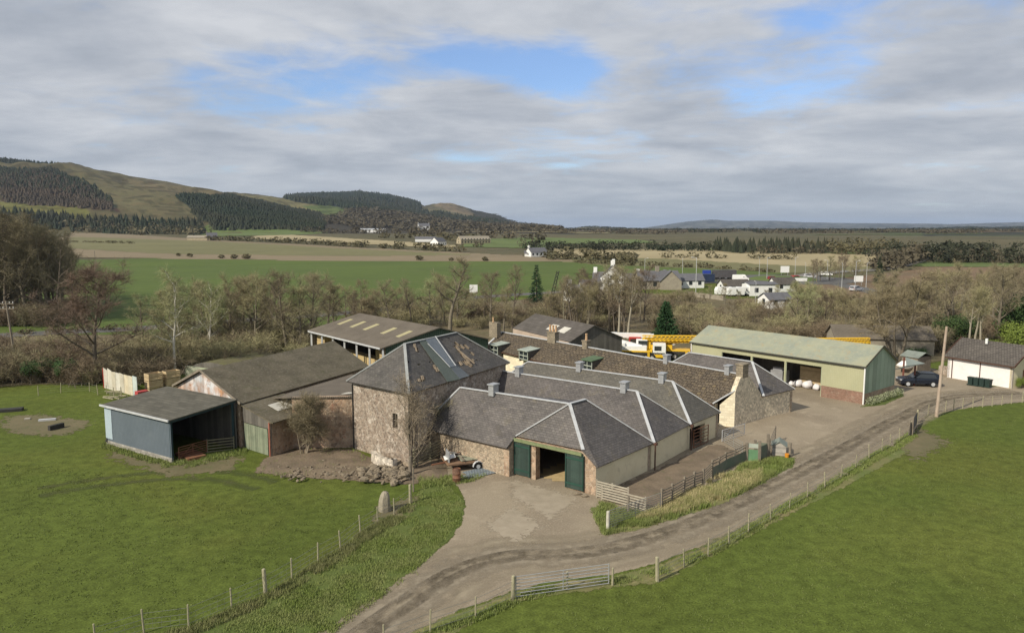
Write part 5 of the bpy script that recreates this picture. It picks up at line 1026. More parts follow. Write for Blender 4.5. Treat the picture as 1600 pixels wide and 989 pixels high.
# things in the blue shed
p=b1+nb*3.2-u*3.4; t=empty('old_cart',p,'rusty farm cart parked in the dark of the blue shed','cart')
mb=MB(); mb.box(p+Z*.95,2.6,1.5,.5,43); mb.build('body',m_rust2,t)
for a in (-1,1):
    mb=MB(); q=p+hv(43)*a*.85+Z*.45; mb.tube(q-hv(43)*.07,q+hv(43)*.07,.45,n=14); mb.build('wheel',m_rubber,t)
mb=MB(); mb.bar(p+u*1.2+Z*.7,p+u*2.4+Z*.4,.1,.1); mb.build('drawbar',m_rust2,t)
place(gate_mb(2.6,1.1,6,.03,True),'field_gate',m_rust2,b1+nb*.8-u*.4,b1+nb*3.3-u*.3,'rusty gate propped across the open side of the blue shed','gate')
hurdle(b1+nb*3.4-u*.3,b2-u*.5-nb*.1,1.2,'old timber hurdle at the back corner of the blue shed opening',m=m_rail,n=5)
# left of the shed: panel screen, crates, quonset
a=G(163,606); b=G(215,620); u_=(b-a)/np.linalg.norm(b-a); t=empty('panel_screen',a,'screen of tall dirty white and rusty panels standing at the field edge','screen'); L_=np.linalg.norm(b-a)
cols=[(.55,.52,.45),(.60,.57,.48),(.52,.48,.38),(.62,.60,.52),(.50,.47,.38),(.62,.55,.40),(.60,.55,.42),(.50,.56,.53)]
for k in range(8): mb=MB(); wallrun(mb,a+u_*L_*k/8+A3(0,.02*(k%2),0),a+u_*L_*(k+.97)/8+A3(0,.02*(k%2),0),2.25+.05*math.sin(k*2)+ (.2 if k<2 else 0),2.22+.05*math.sin(k),.06,1); mb.build('panel',mat('screen_panel_%s'%'abcdefgh'[k],cols[k],tuple(c*.8 for c in cols[k]),scale=1,rough=.8,bump=.1,stain=(.32,.17,.09),stain_amt=.45),t)
mb=MB(); mb.bar(a-u_*.05,a-u_*.05+Z*2.4,.1,.08); mb.build('edge_post',m_red,t)
def crate(c,h,lab):
    t=empty('timber_crate',c,lab,'crate','pale slatted crates stacked behind the blue shed'); y=hv(h); x=A3(y[1],-y[0],0)
    for sgn,ax_ in ((-1,'y'),(1,'y'),(-1,'x'),(1,'x')):
        mb=MB()
        for k in range(4):
            z=c[2]+.1+.2*k
            if ax_=='y': mb.bar(c*g+y*.55*sgn-x*.8+Z*z,c*g+y*.55*sgn+x*.8+Z*z,.03,.17)
            else: mb.bar(c*g+x*.8*sgn-y*.55+Z*z,c*g+x*.8*sgn+y*.55+Z*z,.03,.17)
        mb.build('slatted_side',m_plate,t)
    mb=MB(); mb.box(c*g+Z*(c[2]+.02),1.56,1.06,.04,h); mb.build('base',m_plate,t)
cc0=G(236,618); cc0=cc0+hv(0)*.8
for k in range(3): crate(A3(cc0[0],cc0[1],.85*k),-52,['lowest','middle','topmost'][k]+' slatted crate of the nearer stack behind the blue shed')
cc1=cc0+hv(52)*1.9+hv(-20)*.3
for k in range(3): crate(A3(cc1[0],cc1[1],.85*k),-48,['lowest','middle','topmost'][k]+' slatted crate of the farther stack behind the blue shed')
mb=MB(); q=G(222,622)+Z*.4; mb.box(q+Z*.2,1.2,.8,.5,-50); o=tag(mb.build('red_box',mat('faded_red',(.45,.07,.07),rough=.6,bump=0)),'faded red box between the panel screen and the crates','box')
for i in range(10):
    p=G(rg.uniform(160,190),rg.uniform(612,624)); mb=MB(); mb.bar(p+Z*.1,p+hv(rg.uniform(60,130))*rg.uniform(1,2.2)+Z*.15,.1,.08); tag(mb.build('timber_length',m_post),'pale timber length lying by the panel screen','timber','timber lengths on the grass by the panel screen')
# turf roofed shed (arched)
qa=G(306,574,2.4); cen=G(352,585); t=empty('arched_shed',cen,'mossy arched roof shed half hidden behind the old barn','shed')
ah=hv(24); axx=A3(ah[1],-ah[0],0); mb=MB(); n=12; Wd=3.6; Ln_=9
base=G(332,594); base=base*g
arc=[(Wd*math.cos(math.pi*k/n),1.1+1.15*math.sin(math.pi*k/n)) for k in range(n+1)]
for k in range(n): (x0,z0),(x1,z1)=arc[k],arc[k+1]; mb.poly([base+axx*x0+Z*z0,base+axx*x1+Z*z1,base+axx*x1+ah*Ln_+Z*z1,base+axx*x0+ah*Ln_+Z*z0])
mb.build('roof',mat('moss_roof',(.13,.125,.05),(.10,.085,.055),(.20,.18,.08),scale=.5,rough=.95,bump=.6,bd=.05),t)
mb=MB(); mb.poly([base+axx*x0+Z*z0 for x0,z0 in arc]+[base-axx*Wd,base+axx*Wd]); mb.build('end_wall',m_dkclad,t)
mb=MB(); wallrun(mb,base-axx*4.2-ah*.4,base+axx*1.5-ah*.4,1.6,1.5,.2,1); mb.build('low_wall',mat('pale_green_stain',(.45,.46,.36),(.30,.36,.22),rough=.9,bump=.1,stain=(.2,.25,.1)),t)
# things lying in the worn turf at the left
for px,py,w_,l_,hh_,m_,lab in ((74,657,.35,1.5,.18,m_lead,'white plank lying on the worn turf at the left'),(88,670,.35,1.4,.45,m_chassis,'dark low trough lying on the worn turf at the left'),(8,643,.9,3.2,.3,m_chassis,'dark sheet lying at the left edge of the field'),(43,655,.4,.5,.12,m_concrete,'pale flat slab on the worn turf at the left')):
    mb=MB(); mb.box(G(px,py)+Z*hh_/2,w_,l_,hh_,70 if px!=88 else 25); tag(mb.build('field_debris' if m_ is not m_lead else 'plank',m_),lab,'debris')
mb=MB(); p=b0+u*1.0-nb*.5; mb.bar(p,p+nb*.42+Z*1.4,.18,.04); tag(mb.build('leaning_board',m_chassis),'dark board leaning on the left end of the blue shed wall','board')
# green tank on the roof corner side of the hay barn
p=G(609,560)*1; q=V(609,550,h1,h1+hw); mb=MB(); c=A3(*(h1*g+hw*.12-hd_*1.4)[:2],0); mb.box(c+Z*2.5,1.7,1.5,2.2,-40); mb.box(c+Z*3.7,1.9,1.7,.12,-40); o=mb.build('water_tank',mat('pale_green_tank',(.40,.48,.40),(.3,.38,.32),rough=.6,bump=0)); 
mb2=MB()
for a in (-.7,.7):
    for b in (-.6,.6): mb2.bar(c+hd_*a+hn*b,c+hd_*a+hn*b+Z*1.4,.15,.15)
mb2.build('stand',m_chassis,o); tag(o,'pale green box tank on a stand at the corner of the hay barn','tank')
# bags in the green barn
bgp=G(1262,607)
bag=MB(); bag.lump((0,0,.42),.6,.5,.5,3,(12,8),.18,flat=.15); bag=bag.build('bulk_bag',m_bag,smooth=True,uv=False); bag.location=tuple(bgp+Z*.03); tag(bag,'white bulk bag spilling out of the green barn, nearest the post','bag','white bulk bags in the barn mouth')
for k,(dx,s,lab) in enumerate(((-1.2,.9,'white bulk bag in the middle of the row in the barn mouth'),(1.1,.75,'smaller white bulk bag at the right of the barn mouth'),(-2.1,.6,'smallest white bulk bag at the left of the barn mouth'))): o=dup(bag,bgp+gd*dx*-1.+Z*.03,k*2.,s,lab)
mb=MB(); mb.lump(bgp+nG*1.3+Z*.9,.55,.5,.9,5,(10,8),.2); tag(mb.build('dark_sack_heap',m_purple,smooth=True),'dark purple sack heap behind the white bags','sacks')
mb=MB(); p=wg1+gd*(s_a+3)+nG*3.5; mb.box(p+Z*1.3,3.,.1,2.4,50); tag(mb.build('pallet_stack',m_plate),'tall slatted pallet leaning inside the green barn','pallet')
mb=MB(); p=wg1+gd*(s_b+2.2)+nG*2.5; mb.box(p+Z*.9,1.6,1.6,1.8,-40); mb.box(p+Z*2.,1.2,1.2,.4,-40); tag(mb.build('grey_machine',mat('dull_white_metal',(.30,.30,.31),rough=.6,bump=0)),'dull grey boxy machine in the middle bay of the green barn','machine')
# white bush line against the barn gable
# telegraph and lamp poles
def pole(px,py,h,r,label,lean=(0,0),cross=False,m=None,name='utility_pole'):
    p=G(px,py) if py>480 else T(px,py); m=m or m_wood_old; mb=MB(); top=p+Z*h+A3(lean[0],lean[1],0); mb.path([p-Z*.2,(p+top)/2,top],[r*1.2,r,r*.8],n=8); o=mb.build(name,m,uv=False); tag(o,label,'pole')
    if cross:
        for k in range(2): m2=MB(); m2.bar(top-Z*(.4+.7*k)-A3(1.,0,0),top-Z*(.4+.7*k)+A3(1.,0,0),.1,.1); m2.build('crossarm',m,o)
        m2=MB()
        for k in range(2):
            for x in (-.9,-.45,.45,.9): c=top-Z*(.3+.7*k)+A3(x,0,0); m2.tube(c,c+Z*.18,.05,n=5)
        m2.build('insulators',m_white,o,uv=False)
    return top
tA=pole(1463,651,9.2,.14,'tall weathered pole with a red band standing on the field edge by the track',lean=(.6,.3),m=mat('pale_pole',(.42,.34,.27),(.34,.26,.20),(.5,.42,.35),scale=2,rough=.9,bump=.2,coord='Object'))
tB=pole(26,578,9.4,.14,'dark utility pole with two crossarms at the left edge behind the field',lean=(-.7,0),cross=True)
pole(149.7,424,9,.14,'dark utility pole far out in the green crop field')
pole(880,545,7.5,.09,'thin pole standing behind the cottage ridge, between its clay pot chimneys',m=m_rail)
# bins
bn_=MB(); bn_.hexa([A3(x,y,z) for z,s in ((.05,.24),(.98,.30)) for x,y in ((-s,-s),(s,-s),(s,s),(-s,s))]); bn_.box((0,0,1.02),.66,.7,.07); bn_.tube((-.25,.3,.1),(.25,.3,.1),.1,n=10)
bo=bn_.build('wheelie_bin',m_bin); 
for k,px in enumerate((1517,1526,1535,1544)):
    p=G(px,602+k*1.3); o=bo if k==0 else bo.copy()
    if k: sc.collection.objects.link(o)
    o.location=tuple(p); o.rotation_euler=(0,0,R(25)); tag(o,['leftmost','second from the left','third from the left','rightmost'][k]+' of the dark green wheelie bins by the garden wall','bin','wheelie bins by the garden wall')
# ------------------------------------------------------------------ vehicles
def car(p,h,label,m,L=4.6,Wd=1.85,Ht=1.7,van=False,wheelr=.36,cat='car'):
    t=empty('parked_car' if not van else 'parked_van',p,label,cat); y=hv(h); x=A3(y[1],-y[0],0)
    if van: prof=[(-.5,.22),(-.5,.80),(-.47,.97),(.25,1.0),(.36,.62),(.48,.5),(.5,.22)]
    else: prof=[(-.5,.25),(-.495,.58),(-.45,.93),(-.36,.985),(.02,1.0),(.20,.64),(.44,.55),(.5,.42),(.5,.22)]
    mb=MB(); pts=[(a*L,b*Ht) for a,b in prof]
    def ring(s,inset): return [p+y*a+x*s*(Wd/2-(inset if b>.62*Ht else 0))+Z*b for a,b in pts]
    l=ring(-1,.14); r=ring(1,.14); mb.poly(l); mb.poly(r[::-1])
    for i in range(len(pts)): j=(i+1)%len(pts); mb.poly([l[i],r[i],r[j],l[j]])
    body=mb.build('body',m,t)
    bv=body.modifiers.new('b','BEVEL'); bv.width=.05; bv.segments=2
    mb=MB()
    for s in (-1,1):
        o=x*s*(Wd/2-.10)
        if van: w_=[(.12,.62),(.12,.93),(.24,.93),(.33,.63)]
        else: w_=[(-.40,.64),(-.36,.92),(.0,.93),(.15,.65)]
        q=[p+y*a*L+o*1.0+Z*b*Ht for a,b in w_]; q=[v+x*s*(.10-.13*((v[2]-.62*Ht)/(.3*Ht))) for v in q]; mb.poly(q if s>0 else q[::-1])
    f=[(.03,.93),(.185,.655)] if not van else [(.265,.93),(.35,.66)]
    mb.poly([p+y*(f[0][0]*L+.04)-x*Wd*.38+Z*(f[0][1]*Ht+.02),p+y*(f[0][0]*L+.04)+x*Wd*.38+Z*(f[0][1]*Ht+.02),p+y*(f[1][0]*L+.05)+x*Wd*.42+Z*(f[1][1]*Ht+.02),p+y*(f[1][0]*L+.05)-x*Wd*.42+Z*(f[1][1]*Ht+.02)])
    if not van: mb.poly([p-y*(.49*L+.02)-x*Wd*.38+Z*.62*Ht,p-y*(.49*L+.02)+x*Wd*.38+Z*.62*Ht,p-y*(.455*L+.02)+x*Wd*.36+Z*.88*Ht,p-y*(.455*L+.02)-x*Wd*.36+Z*.88*Ht])
    mb.build('window',m_glass,t)
    for a in (-.31,.32):
        for s in (-1,1):
            c=p+y*a*L+x*s*(Wd/2-.08)+Z*wheelr; mb=MB(); mb.tube(c-x*.11,c+x*.11,wheelr,n=16); wv=mb.build('wheel',m_rubber,t); mb=MB(); mb.tube(c-x*.13,c+x*.13,wheelr*.62,n=12); mb.build('rim',m_lead,wv)
    for s in (-1,1):
        mb=MB(); mb.box(p+y*(L*.485)+x*s*Wd*.36+Z*.45*Ht,.36,.12,.16,h); mb.build('headlight',m_lead,t); mb=MB(); mb.box(p-y*(L*.49)+x*s*Wd*.42+Z*.55*Ht,.16,.1,.3,h); mb.build('tail_light',m_red,t)
    return t
cpx=G(1442,605); car(cpx+hv(0)*1.0+hv(90)*-.1,-82,'dark blue hatchback parked half under the carport',m_carblue,L=4.5)
wc=G(1434,590); mb=MB(); mb.lump(wc+hv(0)*3+Z*1.1,1.2,.7,.55,2,(10,6),.12); tag(mb.build('covered_boat',m_white,smooth=True),'white covered shape behind the dark blue car','cover')
shp=G(1450,588)+hv(0)*3; t=empty('garden_shed',shp,'small timber garden shed behind the dark blue car','shed'); mb=MB(); mb.box(shp+Z*1.1,3,2.2,2.2,-30); mb.build('boards',m_wood_old,t); mb=MB(); y=hv(-30); x=A3(y[1],-y[0],0); mb.slab([shp-x*1.7-y*1.3+Z*2.2,shp-x*1.7+y*1.3+Z*2.2,shp+y*1.3+Z*2.8,shp-y*1.3+Z*2.8],.06); mb.slab([shp+x*1.7-y*1.3+Z*2.2,shp+x*1.7+y*1.3+Z*2.2,shp+y*1.3+Z*2.8,shp-y*1.3+Z*2.8],.06); mb.build('roof',MATS['felt'],t)
def crane(p,h,label,mb_,mc,boom_h=None,L=10.5,lattice=False,boomlen=11,ext=0,wheels=(-.38,-.26,.12,.24)):
    t=empty('mobile_crane',p,label,'crane'); y=hv(h); x=A3(y[1],-y[0],0); W_=2.5
    def bx(name,a,z0,z1,w,m,par=t,off=0): mb=MB(); mb.hexa([p+y*b+x*(s*w/2+off)+Z*z for z in (z0,z1) for b,s in ((a[0],-1),(a[0],1),(a[1],1),(a[1],-1))]); return mb.build(name,m,par)
    bx('chassis',(-L/2,L/2),.85,1.3,W_,m_chassis); bx('deck',(-L/2+.3,L/2-1.8),1.3,1.5,W_,mc)
    cab=bx('cab',(L/2-1.7,L/2+.1),.7,2.45,W_,m_white if mc is m_yellow else mc); bx('window',(L/2-.9,L/2+.14),1.6,2.25,W_-.3,m_glass,cab); bx('side_window',(L/2-1.5,L/2-.5),1.6,2.25,W_+.05,m_glass,cab); bx('bumper',(L/2-1.7,L/2+.16),.6,1.05,W_+.03,m_yellow,cab)
    ht=bx('turntable',(-2.2,.9),1.5,2.1,2.1,mb_); bx('counterweight',(-3.6,-2.2),1.45,2.5,2.3,mb_)
    oc=bx('crane_cab',(-.6,1.0),1.5,2.9,.9,m_white,off=-.85); bx('window',(-.3,1.04),2.0,2.75,.93,m_glass,oc,off=-.85)
    bz=2.75; mb=MB(); q=p+y*(-3.4)+Z*(bz-.1); e=p+y*(-3.4+boomlen)+Z*(bz+.15+ext)
    mb.bar(q,e,.62,.72); mb.bar(q+y*.2,e+(e-q)*.05,.5,.58); mb.build('boom',mb_,t)
    mb=MB(); mb.bar(p+y*(.4)+Z*1.8,q*(.45)+e*.55,.25,.25); mb.build('boom_ram',m_lead,t)
    if lattice:
        mb=MB(); o=x*.8+Z*.25
        for s in (0,.55):
            for z in (0,.55): mb.bar(q+o+x*s+Z*z,e+o+x*s+Z*z,.09,.09)
        n=18
        for k in range(n):
            a=q+(e-q)*k/n+o; b=q+(e-q)*(k+1)/n+o; mb.bar(a,b+Z*.55,.06,.06); mb.bar(a+x*.55,b+x*.55+Z*.55,.06,.06); mb.bar(a+Z*.55,b+x*.55+Z*.55,.06,.06)
        mb.build('lattice_jib',m_yellow,t,uv=False)
    for a in wheels:
        for s in (-1,1):
            c=p+y*a*L+x*s*(W_/2-.12)+Z*.55; mb=MB(); mb.tube(c-x*.2,c+x*.2,.55,n=16); wv=mb.build('wheel',m_rubber,t); mb=MB(); mb.tube(c-x*.22,c+x*.22,.27,n=10); mb.build('rim',mat('dull_rim',(.4,.38,.36),rough=.7,bump=0),wv)
    for a in (-L/2+.4,L/2-2.3):
        for s in (-1,1): mb=MB(); c=p+y*a+x*s*(W_/2+.15); mb.bar(c+Z*.5,c+Z*1.5,.25,.3); mb.build('outrigger',m_yellow,t)
    return t
crane(G(1040,560),102,'yellow boomed mobile crane with lattice jib, parked between workshop and green barn',m_yellow,m_yellow,lattice=True,boomlen=10.5)
crane(G(955,551)+hv(0)*1.0,98,'white boomed mobile crane with a red cab, left of the yellow crane',m_white,m_red,boomlen=9.5,ext=-.3,L=9)
crane(G(1000,562),100,'low white and yellow truck crane parked in front of the yellow crane',m_white,m_yellow,boomlen=3.6,L=7,ext=-1.1)
p=G(1300,565); crane(p,99,'yellow mobile crane whose boom shows above the green barn roof',m_yellow,m_yellow,boomlen=8,L=9,lattice=True)
# distant lattice boom among the trees
p=T(856,490); q=p+A3(2.2,0,9.5); mb=MB(); a=p; b=q
for sx in (-.4,.4):
    for sy in (-.4,.4): mb.bar(a+A3(sx,sy,0),b+A3(sx*.5,sy*.5,0),.12,.12)
for k in range(12): c=a+(b-a)*k/12; d=a+(b-a)*(k+1)/12; mb.bar(c+A3(-.4,-.4,0),d+A3(.4,-.4,0),.08,.08); mb.bar(c+A3(.4,-.4,0),d+A3(-.4,-.4,0),.08,.08)
tag(mb.build('lattice_mast',m_chassis,uv=False),'dark leaning lattice mast among the trees beside the tall spruce','mast')
# ------------------------------------------------------------------ trees
def bare_tree(seed,h=12.,spread=5.,mtwig=None,mbark=None,trunks=1,low=.25,up=.55,ntw=20,nl=12,tw=.028,droop=0.,trad=.26,tl=.95):
    rg=random.Random(seed); tb=MB(); vb=[]; fb=[]
    def wob(p,d,L,n,rad0,rad1,w,gv=0.):
        pts=[p]; d=np.array(d)
        for i in range(n):
            d=d+A3(rg.gauss(0,w),rg.gauss(0,w),rg.gauss(0,w)*.6+gv); d/=np.linalg.norm(d); pts.append(pts[-1]+d*L/n)
        return pts,[rad0+(rad1-rad0)*i/n for i in range(n+1)]
    def along(pts,t):
        k=t*(len(pts)-1); i=min(int(k),len(pts)-2); f=k-i; return pts[i]*(1-f)+pts[i+1]*f, (pts[i+1]-pts[i])/max(np.linalg.norm(pts[i+1]-pts[i]),1e-6)
    def twigs(pts,n,L):
        for i in range(n):
            p,d=along(pts,rg.uniform(.15,1.)); 
            v=d*.6+A3(rg.gauss(0,.6),rg.gauss(0,.6),rg.gauss(.15-droop,.45)); v/=np.linalg.norm(v); l=L*rg.uniform(.5,1.3)
            s=np.cross(v,A3(rg.gauss(0,1),rg.gauss(0,1),rg.gauss(0,1))); s/=max(np.linalg.norm(s),1e-6); k=len(vb); w=tw*rg.uniform(.6,1.2)
            m=p+v*l*.5; e=p+v*l+A3(rg.gauss(0,.12),rg.gauss(0,.12),-droop*.5)*l
            vb.extend([tuple(p-s*w/2),tuple(p+s*w/2),tuple(e)]); fb.append((k,k+1,k+2))
            # side sprigs
            for _ in range(2):
                v2=v+A3(rg.gauss(0,.6),rg.gauss(0,.6),rg.gauss(0,.5)-droop); v2/=np.linalg.norm(v2); k=len(vb); q=p+v*l*rg.uniform(.2,.7); l2=l*rg.uniform(.4,.7)
                vb.extend([tuple(q-s*w*.4),tuple(q+s*w*.4),tuple(q+v2*l2)]); fb.append((k,k+1,k+2))
    for tk in range(trunks):
        az=rg.uniform(0,6.28); lean=.04 if trunks==1 else rg.uniform(.10,.28)
        d0=A3(math.cos(az)*lean,math.sin(az)*lean,1); hh=h*(1 if tk==0 else rg.uniform(.75,.98))*.93; r0=trad*(1 if trunks==1 else .65)
        pts,rd=wob(A3(math.cos(az)*.2*(trunks>1),math.sin(az)*.2*(trunks>1),-.1),d0,hh,9,r0,r0*.12,.04,.05)
        tb.path(pts,rd,6)
        nlb=nl if trunks==1 else max(5,int(nl*1.6/trunks))
        for i in range(nlb):
            t=low+(1-low)*(i+rg.random()*.7)/nlb; p,d=along(pts,min(t,.98)); a=i*2.4+rg.uniform(-.5,.5); rel=(t-low)/(1-low)
            L=spread*(1.05-.62*rel)*rg.uniform(.75,1.15)*(1 if trunks==1 else .7); 
            dd=A3(math.cos(a),math.sin(a),up+rel*.5+rg.uniform(-.15,.2)); dd/=np.linalg.norm(dd); rr=max(.03,r0*.46*(1-.65*rel))
            l1,r1=wob(p,dd,L,5,rr,rr*.2,.13,.05-droop*.1); tb.path(l1,r1,5)
            for j in range(7):
                t2=.2+.8*(j+rg.random())/7; p2,d2=along(l1,min(t2,.99)); L2=L*.48*rg.uniform(.6,1.1)*(1.1-.5*t2)
                e=d2*.75+A3(rg.gauss(0,.55),rg.gauss(0,.55),rg.gauss(.25,.35)-droop*.4); e/=np.linalg.norm(e); l2,r2=wob(p2,e,L2,3,rr*.35,rr*.08,.16,.04-droop*.15); tb.path(l2,[max(x,.012) for x in r2],4) if True else 0
                for k in range(3):
                    p3,d3=along(l2,rg.uniform(.3,1)); e3=d3*.7+A3(rg.gauss(0,.5),rg.gauss(0,.5),rg.gauss(.2,.35)-droop*.5); e3/=np.linalg.norm(e3); l3,_=wob(p3,e3,L2*.55,2,.01,.005,.15)
                    twigs(l3,ntw//3,tl)
                twigs(l2,ntw//3,tl)
            twigs(l1,ntw//2,tl)
        for j in range(6):
            p,d=along(pts,rg.uniform(.75,1)); l2,_=wob(p,A3(rg.gauss(0,.4),rg.gauss(0,.4),1),h*.1,2,.01,.01,.1); twigs(l2,8,tl)
    t=bpy.data.objects.new('bare_tree',None); sc.collection.objects.link(t)
    tr=tb.build('trunk',mbark or m_bark,t,uv=False,smooth=True)
    me=bpy.data.meshes.new('crown'); me.from_pydata(vb,[],fb); me.materials.append(mtwig or m_twig); me.update(); c=bpy.data.objects.new('crown',me); sc.collection.objects.link(c); c.parent=t
    t['h']=h; return t
def conifer(seed,h=13,w=3.2,m=None,base=.05,nlay=26,droop=.25,dens=1.,pw=.85):
    rg=random.Random(seed); tb=MB(); tb.path([A3(0,0,0),A3(0,0,h*.5),A3(0,0,h*.98)],[.2,.13,.02],7); vb=[]; fb=[]
    for i in range(nlay):
        z=h*(base+(1-base)*i/nlay); r=w*(1-(i/nlay))**pw*rg.uniform(.85,1.1)+.12; nb=int((9+r*5)*dens)
        for b in range(nb):
            a=rg.uniform(0,6.28); L=r*rg.uniform(.65,1.12); dr=-droop*L+rg.uniform(-.1,.15)
            for k in range(int(8+L*5)):
                t=rg.uniform(.25,1); p=A3(math.cos(a)*L*t,math.sin(a)*L*t,z+dr*t*t+rg.uniform(-.1,.1)); s=.32*(1.2-.5*t)*rg.uniform(.6,1.3)
                u=A3(math.cos(a+rg.uniform(-1,1)),math.sin(a+rg.uniform(-1,1)),rg.uniform(-.6,.25)); u/=np.linalg.norm(u); v=np.cross(u,A3(rg.gauss(0,1),rg.gauss(0,1),1.)); v/=max(np.linalg.norm(v),1e-6)
                kk=len(vb); vb.extend([tuple(p-v*s*.3),tuple(p+v*s*.3),tuple(p+u*s*1.3)]); fb.append((kk,kk+1,kk+2))
    t=bpy.data.objects.new('conifer_tree',None); sc.collection.objects.link(t); tb.build('trunk',m_bark,t,uv=False)
    me=bpy.data.meshes.new('crown'); me.from_pydata(vb,[],fb); me.materials.append(m or m_needle); me.update(); c=bpy.data.objects.new('crown',me); sc.collection.objects.link(c); c.parent=t; t['h']=h; return t
def leafy(seed,h=4,w=2.5,m=None,n=5200,s=.16,name='evergreen_bush'):
    rg=random.Random(seed); vb=[];fb=[]; lobes=[(rg.gauss(0,w*.35),rg.gauss(0,w*.35),rg.uniform(.3,.75)*h,rg.uniform(.35,.6)*w) for _ in range(11)]
    for i in range(n):
        x,y,z,r=rg.choice(lobes); d=A3(rg.gauss(0,1),rg.gauss(0,1),rg.gauss(0,1)); d/=np.linalg.norm(d); p=A3(x,y,z)+d*r*rg.uniform(.55,1.05)*A3(1,1,h/w*.6); 
        if p[2]<.05: p[2]=rg.uniform(.05,.5)
        u=A3(rg.gauss(0,1),rg.gauss(0,1),rg.gauss(0,1)); u/=np.linalg.norm(u); v=np.cross(u,d); v/=max(np.linalg.norm(v),1e-6); k=len(vb); vb.extend([tuple(p-v*s*.5),tuple(p+v*s*.5),tuple(p+u*s)]); fb.append((k,k+1,k+2))
    t=bpy.data.objects.new(name,None); sc.collection.objects.link(t); tb=MB()
    for k in range(4): a=k*1.6; tb.path([A3(0,0,0),A3(math.cos(a)*w*.25,math.sin(a)*w*.25,h*.35),A3(math.cos(a)*w*.4,math.sin(a)*w*.4,h*.6)],[.07,.05,.02],5)
    tb.build('stem',m_bark,t,uv=False); me=bpy.data.meshes.new('foliage'); me.from_pydata(vb,[],fb); me.materials.append(m or m_leaf); me.update(); c=bpy.data.objects.new('foliage',me); sc.collection.objects.link(c); c.parent=t; t['h']=h; return t
def scrub(seed,h=3.2,w=3.,m=None,n=3000):
    rg=random.Random(seed); vb=[];fb=[]; tb=MB()
    for i in range(34):
        a=rg.uniform(0,6.28); l=rg.uniform(.25,1.); p0=A3(rg.gauss(0,.3*w),rg.gauss(0,.3*w),0); p1=p0+A3(math.cos(a)*w*.2,math.sin(a)*w*.2,h*.5); p2=p1+A3(math.cos(a)*w*.25*l,math.sin(a)*w*.25*l,h*.42*l); tb.path([p0,p1,p2],[.035,.025,.01],3)
        for k in range(n//34):
            t=rg.uniform(.1,1); p=p0*(1-t)**2+2*p1*t*(1-t)+p2*t*t; u=A3(rg.gauss(0,.6),rg.gauss(0,.6),rg.gauss(.4,.5)); u/=np.linalg.norm(u); l2=rg.uniform(.4,1.1); s=np.cross(u,A3(rg.gauss(0,1),rg.gauss(0,1),.3)); s/=max(np.linalg.norm(s),1e-6); w_=.014
            kk=len(vb); vb.extend([tuple(p-s*w_),tuple(p+s*w_),tuple(p+u*l2)]); fb.append((kk,kk+1,kk+2))
    t=bpy.data.objects.new('bare_shrub',None); sc.collection.objects.link(t); tb.build('stems',m_bark,t,uv=False)
    me=bpy.data.meshes.new('twigs'); me.from_pydata(vb,[],fb); me.materials.append(m or m_twig); me.update(); c=bpy.data.objects.new('twigs',me); sc.collection.objects.link(c); c.parent=t; t['h']=h; return t
PR={}
def proto(k):
    if k in PR: return PR[k]
    if k[0]=='a': o=bare_tree(int(k[1:])+11,12,4.6,m_twig)
    elif k[0]=='o': o=bare_tree(int(k[1:])+21,12,4.4,m_twigo,low=.2)
    elif k=='r0': o=bare_tree(31,12,5.6,mat('twigs_red_brown',(.20,.14,.105),(.16,.115,.088),(.26,.19,.145),scale=.35,bump=0,coord='Object'),low=.25,ntw=34,nl=17,up=.7)
    elif k[0]=='r': o=bare_tree(int(k[1:])+31,12,5.2,m_twigr,low=.28)
    elif k[0]=='m': o=bare_tree(int(k[1:])+41,12,4.6,m_twigo,trunks=4,low=.3)
    elif k[0]=='t': o=bare_tree(int(k[1:])+51,13,3.2,m_twig,low=.42,up=.8,ntw=11)
    elif k[0]=='b': o=bare_tree(int(k[1:])+61,12,3.4,m_twigy,m_birch,low=.3,up=.7,droop=.35,trad=.17)
    elif k[0]=='y': o=bare_tree(int(k[1:])+71,12,4.2,m_twigy,low=.15)
    elif k[0]=='d': o=bare_tree(int(k[1:])+75,12,4.8,m_twigd,low=.15,ntw=16)
    elif k[0]=='p': o=bare_tree(int(k[1:])+81,12,3.0,m_twigo,mat('pale_bark',(.33,.30,.23),(.25,.22,.17),rough=.9,bump=.2,coord='Object'),low=.5,up=.9,ntw=10)
    elif k[0]=='s': o=scrub(int(k[1:]),3.2,3.,m_twig)
    elif k[0]=='w': o=scrub(int(k[1:])+5,3.2,3.,m_twigo)
    elif k[0]=='q': o=scrub(int(k[1:])+9,3.2,3.,m_twigr)
    elif k[0]=='c': o=conifer(int(k[1:]),13,3.2)
    elif k[0]=='k': o=conifer(int(k[1:]),7,2.3,m_leaf if False else mat('cypress_green',(.035,.085,.03),(.025,.06,.022),(.06,.12,.045),scale=1,rough=.9,bump=0,coord='Object'),nlay=24,droop=-.25,dens=1.5,pw=.7)
    elif k[0]=='e': o=leafy(int(k[1:]),4,2.6)
    elif k[0]=='l': o=leafy(int(k[1:]),4,2.6,m_leafy)
    PR[k]=o; o['used']=0; return o
kindname={'s':'bare_shrub','w':'bare_shrub','q':'bare_shrub','c':'conifer_tree','k':'conifer_tree','e':'evergreen_bush','l':'leafy_bush'}
